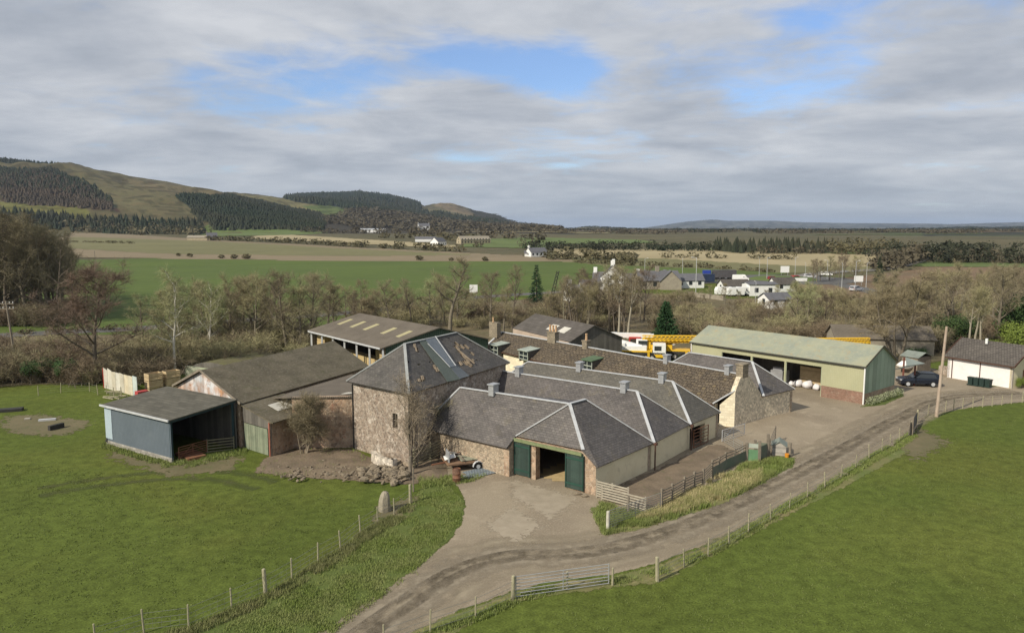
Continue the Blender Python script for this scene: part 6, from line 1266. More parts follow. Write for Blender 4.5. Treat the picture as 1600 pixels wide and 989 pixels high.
def tree(k,px,by,ty,label,group=None,rz=None,lean=(0,0),wscale=1.,z=None):
    p=G(px,by) if by>425 else T(px,by)
    o=proto(k); d=ray(px,ty); t=p[1]/d[1]; ztop=H+d[2]*t if z is None else z; s=max(ztop-p[2],1.)/o['h']; rz=random.Random(int(px*7+by)).uniform(0,6.28) if rz is None else rz
    if o['used']: o=dup(o,p,rz); 
    else: o['used']=1; o.location=tuple(p); o.rotation_euler=(0,0,rz)
    o['used']=1; o.rotation_euler=(lean[0],lean[1],rz); o.scale=(s*wscale,s*wscale,s)
    cat='shrub' if k[0] in 'swq' else 'bush' if k[0] in 'el' else 'tree'
    tag(o,label,cat,group); 
    if k[0] in 'swq': o.name='bare_shrub'
    elif k[0]=='b': o.name='birch_tree'
    elif k[0] in 'aormtydp': o.name='bare_tree'
    return o
# ones you can point at
tree('r0',152,598,428,'broad reddish bare tree standing alone behind the left field',wscale=1.25)
tree('b0',273,592,428,'white stemmed birch behind the crates',wscale=1.1)
tree('b1',325,560,438,'leaning white stemmed birch right of the straight birch',lean=(0,.22),wscale=.95)
tree('b2',318,558,450,'second leaning birch, its stem crossing the other leaning birch',lean=(.1,.3),wscale=.8)
tree('t0',703,520,402,'tallest slender bare tree, rising behind the granary roof against the crop field',wscale=1.5)
tree('t1',800,515,416,'thin bare tree between the granary and the dark spruce')
tree('c1',838,488,412,'dark pointed spruce standing above the workshop')
tree('k2',1040,531,470,'bright green dense conifer behind the cranes')
tree('p0',966,528,418,'pale stemmed thin tree behind the cranes, left one of a close pair')
tree('p1',981,530,422,'pale stemmed thin tree behind the cranes, right one of a close pair')
tree('m0',1400,566,420,'big spreading bare tree behind the carport, low branches sweeping right',wscale=1.4)
tree('p2',1512,556,452,'clump tree with greenish straight stems behind the bungalow roof, left stem')
tree('p3',1520,556,448,'greenish straight stemmed tree behind the bungalow roof, middle stem')
tree('p0',1530,557,455,'greenish straight stemmed tree behind the bungalow roof, right stem')
tree('e0',1493,545,490,'dark evergreen bush behind the tall weathered pole',wscale=1.0)
tree('e1',1596,540,455,'tall dark evergreen at the right edge of the picture',wscale=.8)
tree('l0',1590,553,503,'fresh green bush beyond the bungalow at the right edge',wscale=1.3)
tree('l1',1548,553,528,'low fresh green bush just behind the bungalow roof',wscale=1.8)
tree('l2',1597,606,588,'leafy green bush at the gable end of the bungalow')
tree('e2',1432,562,540,'small evergreen between the barn gable and the pole')
# bushes by the farm
def bushy(seed,h,w,px,py,label,m,n=12,tl=.75,tw=.028,trunks=7):
    o=bare_tree(seed,h,w,m,mat('shrub_bark',(.24,.20,.15),(.17,.14,.10),rough=.9,bump=.2,coord='Object'),trunks=trunks,low=.12,up=.9,ntw=n,nl=10,tw=tw,trad=.10,tl=tl); p=G(px,py); o.location=tuple(p); tag(o,label,'tree'); return o
bushy(301,7.6,4.2,650,735,'many stemmed bare tree growing against the granary corner',mat('twigs_pale',(.33,.27,.19),(.26,.21,.15),rough=.95,bump=0,coord='Object'),n=4,trunks=6,tw=.017)
bushy(302,4.6,2.6,703,706,'smaller bare bush behind the mossy rail fence',m_twig,n=6,trunks=5,tw=.016)
bushy(303,5.2,3.0,474,712,'dense bare bush hiding the foot of the brick outhouse wall',m_twig,n=15,trunks=6,tw=.022,tl=.8)
rg=random.Random(21)
GR={}
def belt(kinds,n,x0,x1,b0,b1,t0,t1,label,group,ws=(1.,1.3)):
    for i in range(n):
        px=x0+(x1-x0)*(i+rg.uniform(.05,.95))/n; f=(px-x0)/(x1-x0) if x1!=x0 else 0
        by=rg.uniform(*b0) if b1 is None else rg.uniform(b0[0]+(b1[0]-b0[0])*f,b0[1]+(b1[1]-b0[1])*f); ty=rg.uniform(t0,t1)
        tree(rg.choice(kinds),px,by,ty,label,group,wscale=rg.uniform(*ws))
belt(['o0','a0','m1','o1'],12,330,500,(532,560),None,424,456,'bare olive brown tree in the thicket behind the old barn','bare trees behind the old barn')
belt(['y0','b1','o1'],6,215,330,(530,565),None,440,466,'pale budding tree in the loose group around the white birch','budding trees by the white birch')
belt(['a1','o0','m1'],10,500,640,(500,522),None,430,462,'bare tree in the row rising behind the hay barn roof','bare trees behind the hay barn')
belt(['o1','a0','t0','y0'],9,640,800,(495,522),None,426,462,'bare tree between the hay barn and the dark spruce','bare trees left of the dark spruce')
belt(['r1','a1','t1','m1'],16,860,1010,(495,530),None,418,454,'bare brown tree in the belt above the workshop and cranes','bare trees above the workshop and cranes',ws=(.9,1.15))
belt(['a0','r1','o0'],8,1070,1240,(495,530),None,470,488,'low rounded bare tree behind the pale green barn roof','bare trees behind the left half of the green barn',ws=(1.2,1.7))
belt(['o1','y0','m1','a1'],10,1230,1390,(505,538),None,440,474,'bare olive tree behind the right half of the green barn','bare trees behind the right half of the green barn')
belt(['a1','o0','t1','m1'],12,1370,1480,(480,535),None,420,446,'tall bare tree in the wood right of the green barn','bare trees right of the green barn')
belt(['t1','t0','o1','a0','p1'],26,1460,1620,(470,545),None,412,436,'tall bare tree in the wood beyond the bungalow','bare trees beyond the bungalow')
belt(['a0','o0','r1'],9,1262,1345,(434,443),None,397,410,'bare tree in the dark group beside the roundabout','bare trees beside the roundabout')
tree('c1',1373,443,400,'single dark conifer by the road right of the roundabout trees')
belt(['r1','a1'],3,898,1000,(458,468),None,420,434,'reddish brown bare tree screening the white gabled house','bare trees screening the white gabled house')
belt(['a0','o0','w0'],7,1080,1300,(464,478),None,440,458,'small bare tree among the village gardens','small bare trees among the village gardens')
# undergrowth
def shrubs(kinds,n,x0,x1,b0,b1,hz,label,group):
    for i in range(n):
        px=rg.uniform(x0,x1); by=rg.uniform(b0,b1); o=tree(rg.choice(kinds),px,by,0,label,group,z=rg.uniform(*hz),wscale=rg.uniform(1.,1.6))
shrubs(['s0','q0','w0','s1'],46,-30,240,560,601,(2.,4.2),'tangled bare shrub in the thicket beyond the left field','shrubs beyond the left field')
shrubs(['w0','w1','s0','s1'],44,230,520,525,578,(2.,4.5),'tangled bare shrub under the trees behind the crates and barns','shrubs behind the crates and barns')
shrubs(['w0','w1','s1','q0'],36,520,820,484,515,(1.8,4.),'bare shrub in the scrub behind the hay barn','shrubs behind the hay barn')
shrubs(['q0','s0','s1','w1'],44,820,1080,470,525,(1.8,4.),'bare shrub in the rough ground above the cranes','shrubs above the cranes')
shrubs(['s0','s1','w0','w1','q0'],60,1080,1440,478,540,(2.,4.5),'bare shrub in the scrub behind the green barn','shrubs behind the green barn')
shrubs(['s0','w1','q0'],34,1430,1640,480,552,(2.,4.5),'bare shrub in the wood beyond the bungalow','shrubs beyond the bungalow')
for px,by,k in ((60,598,'e0'),(105,598,'e0'),(310,560,'e0')): tree(k,px,by,0,{60:'dark green bush in the thicket left of the lone reddish tree',105:'green bush at the foot of the lone reddish tree',310:'green bush behind the mossy arched shed'}[px],z=3.,wscale=1.)
# dark wood on the left
for i in range(50):
    px=-60+i/50*178+rg.uniform(-6,6); by=rg.uniform(468,508) if px<90 else rg.uniform(455,475); top=np.interp(px,[-60,20,60,100,130],[335,338,350,372,405])+rg.uniform(-4,16)
    tree(rg.choice(['d0','d1','d0','a1']),px,by,top,'tall bare tree in the dense dark wood at the left edge','trees of the dark wood at the left',wscale=rg.uniform(.8,1.05))
for i in range(22):
    px=-50+rg.random()*165; tree(rg.choice(['s0','q0']),px,rg.uniform(495,512),0,'bare shrub at the foot of the dark wood on the left','shrubs at the foot of the dark wood',z=rg.uniform(3,5),wscale=1.3)

# ------------------------------------------------------------------ distant woods, hedges (masses)
class Far:
    def __init__(s): s.v=[]; s.f=[]
    def cone(s,x,y,z,h,w,rg):
        k=len(s.v); a0=rg.random()*6
        for i in range(5): a=a0+i*1.2566; s.v.append((x+w*math.cos(a),y+w*math.sin(a),z+h*.08))
        s.v.append((x,y,z+h)); 
        for i in range(5): s.f.append((k+i,k+(i+1)%5,k+5))
    def clump(s,x,y,z,h,w,rg,n=26,ts=.5):
        for i in range(n):
            d=(rg.gauss(0,1),rg.gauss(0,1),rg.gauss(0,1)); l=math.sqrt(sum(q*q for q in d)); r=rg.uniform(.5,1.)**.5
            p=(x+d[0]/l*w*r,y+d[1]/l*w*r,z+h*.52+d[2]/l*h*.48*r); k=len(s.v); t=ts*w*rg.uniform(.5,1.2)
            for _ in range(3): s.v.append((p[0]+rg.gauss(0,t),p[1]+rg.gauss(0,t),max(z,min(z+h*1.05,p[2]+rg.gauss(0,min(t,h*.16))))))
            s.f.append((k,k+1,k+2))
    def build(s,name,m,label,cat):
        me=bpy.data.meshes.new(name); me.from_pydata(s.v,[],s.f); me.materials.append(m); me.update(); o=bpy.data.objects.new(name,me); sc.collection.objects.link(o); o['kind']='stuff'; tag(o,label,cat); return o
def wood_zone(name,poly,mode,m,label,step,h,w,ymin=1250,ymax=6000,seed=1,jit=.5,thin=0.):
    xs=[p[0] for p in poly]; rg=random.Random(seed); F_=Far(); col=np.arange(min(xs),max(xs)+1,1.)
    # march over the ground in rows of constant distance
    ys=np.arange(ymin,ymax,step)
    for y in ys:
        x0=(min(xs)-800)/F*y; x1=(max(xs)-800)/F*y; n=int((x1-x0)/step)
        if n<=0: continue
        x=x0+(np.arange(n)+np.random.RandomState(int(y)).rand(n))*step; yy=y+(np.random.RandomState(int(y)+1).rand(n)-.5)*step*2*jit; z=hills(x,yy); px,py=projpx(x,yy,z); pyj=py+(fbm(x/60,yy/60,3)-.5)*6; pxj=px+(fbm(x/60+40,yy/60,3)-.5)*16
        for i in np.nonzero(inpoly(pxj,pyj,poly))[0]:
            if rg.random()<thin: continue
            hh=h*rg.uniform(.7,1.2)
            if mode=='c': F_.cone(x[i],yy[i],z[i]-1,hh,w*rg.uniform(.8,1.2),rg)
            else: F_.clump(x[i],yy[i],z[i],hh,w*rg.uniform(.8,1.3),rg,n=34,ts=.24)
    if F_.f: print(name,len(F_.f)); return F_.build(name,m,label,'wood')
wood_zone('conifer_wood',COVER[6][1],'c',m_fconif,'dark conifer plantation spilling down the end of the nearer hill',8,10,4.2,1250,2700)
wood_zone('conifer_wood',COVER[9][1],'c',m_fconif,'broad dark conifer forest over the second, farther hill',17,20,7,2600,5300,seed=3)
wood_zone('conifer_wood',[(-20,330),(60,336),(120,340),(205,344),(322,352),(324,370),(200,366),(100,360),(-20,352)],'c',m_fconif,'belt of dark conifers along the foot of the left hill',8.5,13,4.2,1100,1600,seed=5,thin=.15)
wood_zone('conifer_wood',[(-20,262),(80,266),(150,292),(190,326),(100,300),(-20,292)],'c',m_fconif,'dark conifer strip high on the left hillside',9,10,4.4,1500,2700,seed=6)
wood_zone('conifer_wood',[(-20,250),(50,255),(110,262),(100,268),(-20,262)],'c',m_fconif,'thin dark tree line along the crest of the left hill',11,13,4,2300,2750,seed=7)
wood_zone('larch_wood',COVER[3][1],'k' if False else 'c',m_flarch,'brown leafless larch wood on the left hillside',9,10,4.4,1400,2500,seed=8)
wood_zone('bare_wood',COVER[10][1],'b',m_fbare,'brown bare woodland along the valley side below the far hill',26,14,12,1700,3600,seed=9)
wood_zone('bare_wood',[(100,340),(330,350),(334,371),(200,367),(90,362)],'b',mat('far_olive_wood',(.15,.13,.078),(.11,.10,.06),(.19,.165,.10),scale=.02,bump=0,coord='World'),'bare broadleaf trees among the conifers at the hill foot',16,12,5,1000,1300,seed=10,thin=.45)
def treeline(pts,h,w,sp,mode,m,label,name='tree_line',seed=1,rows=1,depth=10,cat='hedge'):
    P_=[T(*p) for p in pts]; rg=random.Random(seed); F_=Far()
    for a,b in zip(P_[:-1],P_[1:]):
        n=max(1,int(np.linalg.norm((b-a)[:2])/sp))
        for k in range(n):
            for r in range(rows):
                if rg.random()<.12: continue
                q=a+(b-a)*(k+rg.random())/n; x=q[0]+rg.gauss(0,sp*.3); y=q[1]+r*depth+rg.gauss(0,sp*.3); z=zat(x,y); hh=h*rg.uniform(.55,1.2)
                if mode=='c': F_.cone(x,y,z,hh,w*rg.uniform(.8,1.2),rg)
                else: F_.clump(x,y,z,hh,w*rg.uniform(.7,1.2),rg,n=70,ts=.2)
    return F_.build(name,m,label,cat)
treeline([(825,391.5),(1000,392),(1130,393)],6.5,3.5,5,'b',m_fconif,'dark evergreen belt beyond the tan field, right of the far white cottage',rows=3,seed=2,cat='tree belt')
treeline([(1145,396),(1305,396)],9.5,2.3,3.6,'c',m_fconif,'straight edged dark conifer block on the plain left of the distant road',rows=9,depth=7,seed=3,cat='tree belt')
treeline([(1180,397),(1300,397)],6,3,5,'b',m_fbare,'bare trees fronting the straight edged conifer block',rows=2,seed=33,cat='tree belt')
treeline([(1315,398),(1425,400)],9.5,4,5,'b',m_fhedge,'mixed wood left of where the distant road vanishes',rows=6,seed=4,cat='tree belt')
treeline([(1448,411),(1640,413)],9.5,3.6,4.5,'b',m_fconif,'dark pine wood on the plain right of the distant road',rows=8,depth=10,seed=5,cat='tree belt')
treeline([(1448,411),(1640,413)],7,3,5,'b',m_fbare,'bare trees along the front of the dark pine wood',rows=2,seed=55,cat='tree belt')
treeline([(1380,424),(1420,415),(1442,405)],8,5,6,'b',m_fbare,'bare trees lining the distant road',rows=2,seed=6,cat='tree belt')
treeline([(850,402),(1040,403),(1250,406)],4,4,9,'b',m_fhedge,'broken hedge across the tan field',seed=7)
treeline([(890,410),(1000,416),(1100,419),(1215,427)],2.5,2.5,4,'b',m_fhedge,'low hedge between the olive field and the green field',seed=8)
treeline([(110,378),(210,381)],2.,2.5,5,'b',m_fhedge,'short dark hedge in the brown field at the left',seed=9)
treeline([(330,376),(420,378),(560,386),(720,394)],5,5,8,'b',m_fhedge,'bushy hedge along the top of the brown field',seed=10)
treeline([(590,372),(700,375),(760,380)],7,7,12,'b',m_fhedge,'hedge trees beyond the brown field',seed=11)
treeline([(470,362),(640,366),(760,372),(850,376)],9,8,14,'b',m_fbare,'bare hedge trees across the middle of the valley',seed=12)
treeline([(740,386),(850,388)],7,5,9,'b',m_fbare,'bare trees left of the far white cottage',seed=13)
treeline([(0,524),(90,519),(215,514)],1.3,1.2,2,'b',m_fhedge,'low dark hedge along the valley road at the left',seed=14)
treeline([(330,500),(560,489),(740,467)],2.4,2,3,'b',m_fhedge,'ragged hedge along the valley road behind the barns',seed=15)
treeline([(860,406),(960,408),(1000,411)],6,5,7,'b',m_twigr if False else m_fhedge,'hedge thicket behind the white gabled house',rows=2,seed=16)
# bushes on the field edge one can count
for k,(px,by,s) in enumerate(((279,400.5,1.9),(297,402,2.2),(346,404,2.2),(366,404.5,2.6),(385,405,3.),(656,407,2.8),(705,408,1.9),(758,408,2.4))):
    p=T(px,by); F_=MB(); o=Far(); o.clump(0,0,0,s,s*.7,random.Random(k),n=120,ts=.3); me=bpy.data.meshes.new('thorn_bush'); me.from_pydata(o.v,[],o.f); me.materials.append(m_fhedge); ob=bpy.data.objects.new('thorn_bush',me); sc.collection.objects.link(ob); ob.location=tuple(p); tag(ob,'small dark thorn bush on the boundary of the brown and green fields','bush','thorn bushes on the field boundary')
# valley woods toward the horizon: low rough bands at growing distance
rgf=random.Random(77)
for bi,(ya,yb,pa,pb,n,h,w,mm,lab) in enumerate(((1350,1900,800,1650,900,7,11,m_fbare,'scattered bare woods across the middle of the right hand plain'),(1900,3000,780,1700,1500,6,16,m_fbare,'brown wooded country stretching to the foot of the distant hills'),(1500,2800,860,1700,600,8,11,m_fconif,'scattered dark conifer groups over the right hand plain'),(3000,6500,760,1800,1800,6,34,m_fconif,'dark wooded country under the horizon'))):
    F_=Far()
    for i in range(n):
        y=ya+(yb-ya)*rgf.random(); px=rgf.uniform(pa,pb)
        x=(px-800)/F*y; c=float(fbm(x/260.+bi*7,y/260.,3))
        if c<.48: continue
        F_.clump(x,y,zat(x,y),h*rgf.uniform(.6,1.2),w*rgf.uniform(.7,1.3),rgf,n=40,ts=.17)
    F_.build('distant_wood',mm,lab,'wood')
# field patches out on the plain
for i in range(26):
    y=rgf.uniform(1300,3600); px=rgf.uniform(820,1640); x=(px-800)/F*y; a=rgf.uniform(60,260); b=rgf.uniform(30,90); an=rgf.uniform(-.3,.3)
    q=[(x+a*ca*math.cos(an)-b*cb*math.sin(an),y+a*ca*math.sin(an)+b*cb*math.cos(an)) for ca,cb in ((-1,-1),(1,-1),(1,1),(-1,1))]
    patch('distant_field',None,24,.5+.05*i,rgf.choice([g_tan,g_far,g_heath,g_olive,g_olive]),world=q,margin=0)

# ------------------------------------------------------------------ houses of the village
def house(px,by,h,L,Wd,eh,rh,mw,mr_,label,name='house',chim=(0,1),wins=True,dorm=0,chm=None):
    p=T(px,by); t=empty(name,p,label,'house'); y=hv(h); x=A3(y[1],-y[0],0); c=lambda a,b,z:p+y*a+x*b+Z*z
    mb=MB(); q=[c(-L/2,-Wd/2,0),c(L/2,-Wd/2,0),c(L/2,Wd/2,0),c(-L/2,Wd/2,0)]; mb.hexa(q+[v+Z*eh for v in q]); 
    for a in (-L/2,L/2): mb.poly([c(a,-Wd/2,eh),c(a,Wd/2,eh),c(a,0,eh+rh)])
    mb.build('wall',mw,t); mb=MB(); o=.3; k=rh/(Wd/2)
    for s in (-1,1): mb.slab([c(-L/2-o,s*(Wd/2+o),eh-o*k+.05),c(L/2+o,s*(Wd/2+o),eh-o*k+.05),c(L/2+o,0,eh+rh+.05),c(-L/2-o,0,eh+rh+.05)],.12)
    rf=mb.build('roof',mr_,t)
    for a in chim: mb=MB(); u=(-L/2+.5) if a==0 else (L/2-.5) if a==1 else 0; mb.box(c(u,0,eh+rh+.6),.9,1.1,1.7,h); mb.build('chimney',chm or mw,rf)
    if wins:
        n=max(2,int(L/3)); fl_=[1.0] if eh<4 else [1.0,3.5]
        for s in (-1,1):
            for k_ in range(n):
                for zf in fl_: a=-L/2+L*(k_+.5)/n; mb=MB(); mb.box(c(a,s*(Wd/2+.02),zf+.65),.06,1.1,1.3,h); mb.build('window',m_glass,t)
        for s in (-1,1):
            for zf in fl_: mb=MB(); mb.box(c(s*(L/2+.02),0,zf+.65),1.1,.06,1.3,h); mb.build('window',m_glass,t)
    for k_ in range(dorm):
        a=-L/2+L*(k_+.5)/dorm; mb=MB(); mb.box(c(a,-s*0-Wd*.33,eh+rh*.35+.5),1.6,1.5,1.5,h); d=mb.build('dormer',m_white,rf); mb=MB(); mb.box(c(a,-Wd*.33-.82,eh+rh*.35+.6),.05,1.0,.9,h); mb.build('window',m_glass,d); mb=MB(); q1=c(a-1,-Wd*.33-1,eh+rh*.35+1.25); mb.slab([c(a-.95,-Wd*.33-1,eh+rh*.35+1.25),c(a,-Wd*.33-1,eh+rh*.35+2.),c(a,0,eh+rh*.35+2.),c(a-.95,0,eh+rh*.35+1.25)],.08); mb.slab([c(a+.95,-Wd*.33-1,eh+rh*.35+1.25),c(a,-Wd*.33-1,eh+rh*.35+2.),c(a,0,eh+rh*.35+2.),c(a+.95,0,eh+rh*.35+1.25)],.08); mb.build('dormer_roof',mr_,d)
    return t
m_vr=mat('village_slate',(.13,.13,.14),(.10,.10,.11),rough=.7,bump=.1); m_vst=mat('village_stone',(.30,.27,.21),(.24,.21,.17),rough=.9,bump=.1)
house(957,453,10,10,7,4.6,3.3,m_white,m_vr,'big white gabled house with pale chimneys behind the brown hedge',chim=(0,1))
house(945,453,100,7,5,3.2,2.4,m_white,m_vr,'white wing joined to the front of the big gabled house',chim=(0,))
house(922,458,80,6,4,2.4,1.6,m_white,m_vr,'low white outbuilding left of the big gabled house',name='outbuilding',chim=())
house(1026,451,84,13,7,2.9,2.8,m_vst,m_vr,'stone cottage with two white dormers and a roof ridge chimney',chim=(2,),dorm=2)
house(1047,452,8,6,6.5,2.8,3.2,m_vst,m_vr,'stone gable wing at the right of the dormered cottage',chim=(),wins=False)
house(1074,449,84,9,6,2.5,2.0,m_white,m_vr,'low white annexe beyond the stone gable',name='outbuilding',chim=())
house(1146,457,84,8,6,2.2,1.7,m_white,m_tileb,'white bungalow with a brown roof left of the flats',chim=())
house(1186,461,86,8,6,3.3,.5,m_white,m_vr,'two storey flat topped pale flats with blue white windows',name='flats',chim=())
house(1240,479,80,11,6,2.5,.9,m_white,mat('mossy_flat_roof',(.20,.22,.09),(.16,.17,.08),rough=.9,bump=.1),'long white low house with a mossy shallow roof behind the trees',chim=())
house(1372,548,100,14,6,2.4,1.6,m_vst,m_asb,'long low grey roofed shed behind the end of the green barn',name='outbuilding',chim=(),wins=False)
house(905,470,70,7,5,2.4,1.8,m_white,m_vr,'small white cottage left of the big gabled house, behind thin trees',chim=(0,))
house(982,448,95,7,5,2.4,2.,m_white,m_vr,'small white cottage between the gabled house and the dormered cottage',chim=(1,))
house(1222,455,80,7,5,2.4,1.8,m_white,m_tileb,'small white house right of the flats near the street lamps',chim=())
house(1210,481,75,6,5,2.3,1.4,m_white,m_vr,'small white building left of the mossy roofed low house',chim=())
house(838,401,60,12,7,3,2.6,m_white,m_vr,'far white cottage with steep gable at the edge of the crop field',chim=(0,))
house(826,401,90,5,4,2.2,1.5,m_white,m_vr,'tiny white outbuilding left of the far white cottage',name='outbuilding',chim=(),wins=False)
house(685,384,30,12,8,3.5,3.4,m_white,m_vr,'distant white cottage in the middle of the valley fields',chim=())
house(665,378,85,20,7,3,2,m_white,m_vr,'distant low white building behind the valley cottage',name='outbuilding',chim=(),wins=False)
house(740,381,60,30,9,4,3,mat('tan_stone',(.42,.36,.25),rough=.9,bump=0),m_vst,'distant tan stone farm cluster in the valley',name='farm_building',chim=())
house(582,363.5,88,45,12,5,2,m_white,mat('pale_grey_roof',(.45,.47,.5),rough=.7,bump=0),'long distant grey roofed shed below the dark forest',name='farm_building',chim=(),wins=False)
house(662,360,70,26,14,10,6,m_white,m_vr,'large pale country house against the brown woods',name='mansion',chim=(0,1),wins=False)
house(312,376,85,22,8,3,2,mat('tan_stone',(.42,.36,.25)),m_vst,'long low farm building on the left edge of the brown field',name='farm_building',chim=(),wins=False)
house(331,376,60,10,8,4,4,m_vst,m_vr,'grey gabled farmhouse beside the long low farm building',name='farmhouse',chim=(0,),wins=False)
# a greenhouse, caravans, wall
for k,(px,by,lab) in enumerate(((1131,462,'left of three white caravans by the white bungalow'),(1148,463,'middle of three white caravans by the white bungalow'),(1163,462,'right of three white caravans by the white bungalow'))):
    p=T(px,by); t=empty('caravan',p,lab,'caravan','caravans by the white bungalow'); mb=MB(); y=hv(84); x=A3(y[1],-y[0],0)
    pr=[(-2.4,.5),(-2.5,1.6),(-2.1,2.5),(2.1,2.5),(2.5,1.6),(2.4,.5)]; l=[p+y*a-x*1.05+Z*z for a,z in pr]; r=[p+y*a+x*1.05+Z*z for a,z in pr]; mb.poly(l); mb.poly(r[::-1])
    for i in range(6): j=(i+1)%6; mb.poly([l[i],r[i],r[j],l[j]])
    mb.build('body',m_white,t); mb=MB(); mb.box(p+x*1.08+Z*1.8,1.6,.05,.6,84); mb.box(p-x*1.08+Z*1.8,.06,1.8,.6,84); mb.build('window',m_glass,t); mb=MB(); mb.tube(p-x*1.1+Z*.35,p+x*1.1+Z*.35,.32,n=10); mb.build('wheel',m_rubber,t)
mb=MB(); a=T(1075,463); b=T(1130,470); wallrun(mb,a,b,1.3,1.3,.4,1); tag(mb.build('garden_wall',m_vst),'low pale wall below the village cottages','wall')
# vehicles far away
car(T(1157,439.5),95,'white van on the road behind the village bungalow',m_white,L=5.6,Wd=2,Ht=2.4,van=True,cat='van')
car(T(1265,434.5),100,'silver car on the far side of the roundabout',mat('silver_paint',(.5,.5,.52),rough=.4,bump=0))
car(T(1208,439),90,'dark red car entering the roundabout from the left',mat('dark_red_paint',(.25,.02,.02),rough=.4,bump=0))
car(T(1245,437.5),80,'small red car on the roundabout beside the white sign',m_red)
car(T(1291,431),110,'white car on the distant road beyond the roundabout',m_white)
car(T(1338,455),60,'pale car on the road coming down from the roundabout',mat('silver_paint',(.5,.5,.52)),van=False)
p=T(1104,437); t=empty('lorry',p,'blue cabbed lorry with a dark trailer on the road behind the village','lorry'); mb=MB(); mb.box(p+Z*2.,2.5,2.6,3.,90); mb.build('cab',mat('bright_blue',(.03,.06,.35),rough=.5,bump=0),t); mb=MB(); mb.box(p+A3(6.5,0,2.2),2.5,8.5,2.8,90); mb.build('trailer',mat('dark_trailer',(.09,.085,.09),rough=.7,bump=0),t)
for a in (-.6,4,6,8.5):
    mb=MB(); mb.tube(p+A3(a,-1.3,.5),p+A3(a,1.3,.5),.5,n=10); mb.build('wheel',m_rubber,t)
p=T(1084,442); mb=MB(); mb.box(p+Z*1.8,3,14,2.6,85); tag(mb.build('tarpaulin_stack',mat('navy_tarp',(.03,.045,.09),rough=.6,bump=0)),'long dark blue covered stack behind the low white annexe','stack')
# signs
for px,by,w_,h_,z,lab in ((1248,441,6,1.2,.9,'low long white sign on the roundabout'),(1226,431,3.5,2.6,2.6,'white direction sign on posts behind the roundabout'),(1341,447,3,2.,2.4,'white road sign right of the roundabout'),(740,466,2.2,2.2,2.6,'white square sign board by the road beyond the granary')):
    p=T(px,by); t=empty('road_sign',p,lab,'sign'); mb=MB(); mb.box(p+Z*z,w_,.08,h_,0); mb.build('panel',m_white,t)
    for s in (-.35,.35): mb=MB(); mb.tube(p+A3(s*w_,.08,0),p+A3(s*w_,.08,z+h_*.4),.06,n=6); mb.build('post',m_galv,t)
# street lamps
lp=None
for k,(px,by,ty) in enumerate(((1007,441,404),(1066,436,404),(1087,459,403),(1186,433,402),(1198,439,403),(1242,432,402),(1258,436,411),(1292,440,407),(1315,451,412),(1336,449,408),(1353,450,411),(1180,478,440),(1371,441,432))):
    p=T(px,by); d=ray(px,ty); h_=H+d[2]*p[1]/d[1]-p[2]
    if lp is None:
        mb=MB(); mb.tube((0,0,0),(0,0,10),.11,.07,n=6); mb.tube((0,0,9.9),(1.0,0,10.15),.05,n=5); lp=mb.build('street_lamp',m_lead,uv=False); mb=MB(); mb.box((1.2,0,10.15),.25,.6,.12,90); lh=mb.build('lamp_head',m_white,lp,uv=False); o=lp; lb=h_
    else: o=dup(lp,p)
    o.location=tuple(p); o.scale=(h_/10,)*3; o.rotation_euler=(0,0,k*1.3); tag(o,'tall pale street lamp beside the roundabout roads','street lamp','street lamps round the roundabout')
# ------------------------------------------------------------------ rough grass and weeds near the track
def tufts(name,areas,n,hmin,hmax,m,label,w=.035,seed=1,blades=7):
    rg=random.Random(seed); vb=[];fb=[]
    for poly,frac in areas:
        W_=[tuple(G(*p)[:2]) for p in poly]; xs=[p[0] for p in W_]; ys=[p[1] for p in W_]; c=0; want=int(n*frac)
        while c<want:
            m_=4000; X=np.random.RandomState(seed+c).uniform(min(xs),max(xs),m_); Y=np.random.RandomState(seed+c+1).uniform(min(ys),max(ys),m_); ok=inpoly(X,Y,W_)&(fbm(X*.9,Y*.9,3)+np.random.RandomState(seed+c+2).uniform(-.22,.22,m_)>.5)
            for x,y in zip(X[ok],Y[ok]):
                if c>=want: break
                c+=1
                for b in range(blades):
                    a=rg.uniform(0,6.28); hh=rg.uniform(hmin,hmax); l=rg.uniform(.2,.7)*hh; bx=x+rg.gauss(0,.09); by=y+rg.gauss(0,.09); k=len(vb)
                    vb.extend([(bx-w*math.sin(a)/2,by+w*math.cos(a)/2,0),(bx+w*math.sin(a)/2,by-w*math.cos(a)/2,0),(bx+l*math.cos(a),by+l*math.sin(a),hh)]); fb.append((k,k+1,k+2))
    me=bpy.data.meshes.new(name); me.from_pydata(vb,[],fb); me.materials.append(m); o=bpy.data.objects.new(name,me); sc.collection.objects.link(o); o['kind']='stuff'; tag(o,label,'grass'); return o
m_gt=mat('tuft_green',(.165,.215,.05),(.21,.235,.08),(.29,.30,.14),scale=.5,fine=6,rough=.9,bump=0,coord='World'); m_gd=mat('tuft_dry',(.46,.39,.21),(.30,.28,.12),(.56,.49,.29),scale=.6,fine=5,rough=.9,bump=0,coord='World')
verge=[(925,800),(950,812),(1033,800),(1100,766),(1165,724),(1212,716),(1240,722),(1190,754),(1130,784),(1060,807),(1000,825),(945,836)]
tufts('rough_grass',[(verge,1)],5200,.12,.38,m_gt,'rough green grass on the verge between pen fence and track',seed=3)
tufts('dry_grass',[([(990,815),(1050,780),(1120,745),(1190,735),(1190,752),(1130,782),(1060,804)],1)],3600,.15,.45,m_gd,'bleached dry grass through the middle of the verge',seed=9)
def strip_poly(pts,off0,off1): return [(x+off0[0],y+off0[1]) for x,y in pts]+[(x+off1[0],y+off1[1]) for x,y in pts[::-1]]
fl_pts=[(200,1000),(295,984),(362,955),(415,932),(456,908),(497,882),(532,862),(563,837),(590,821),(616,807),(641,790)]
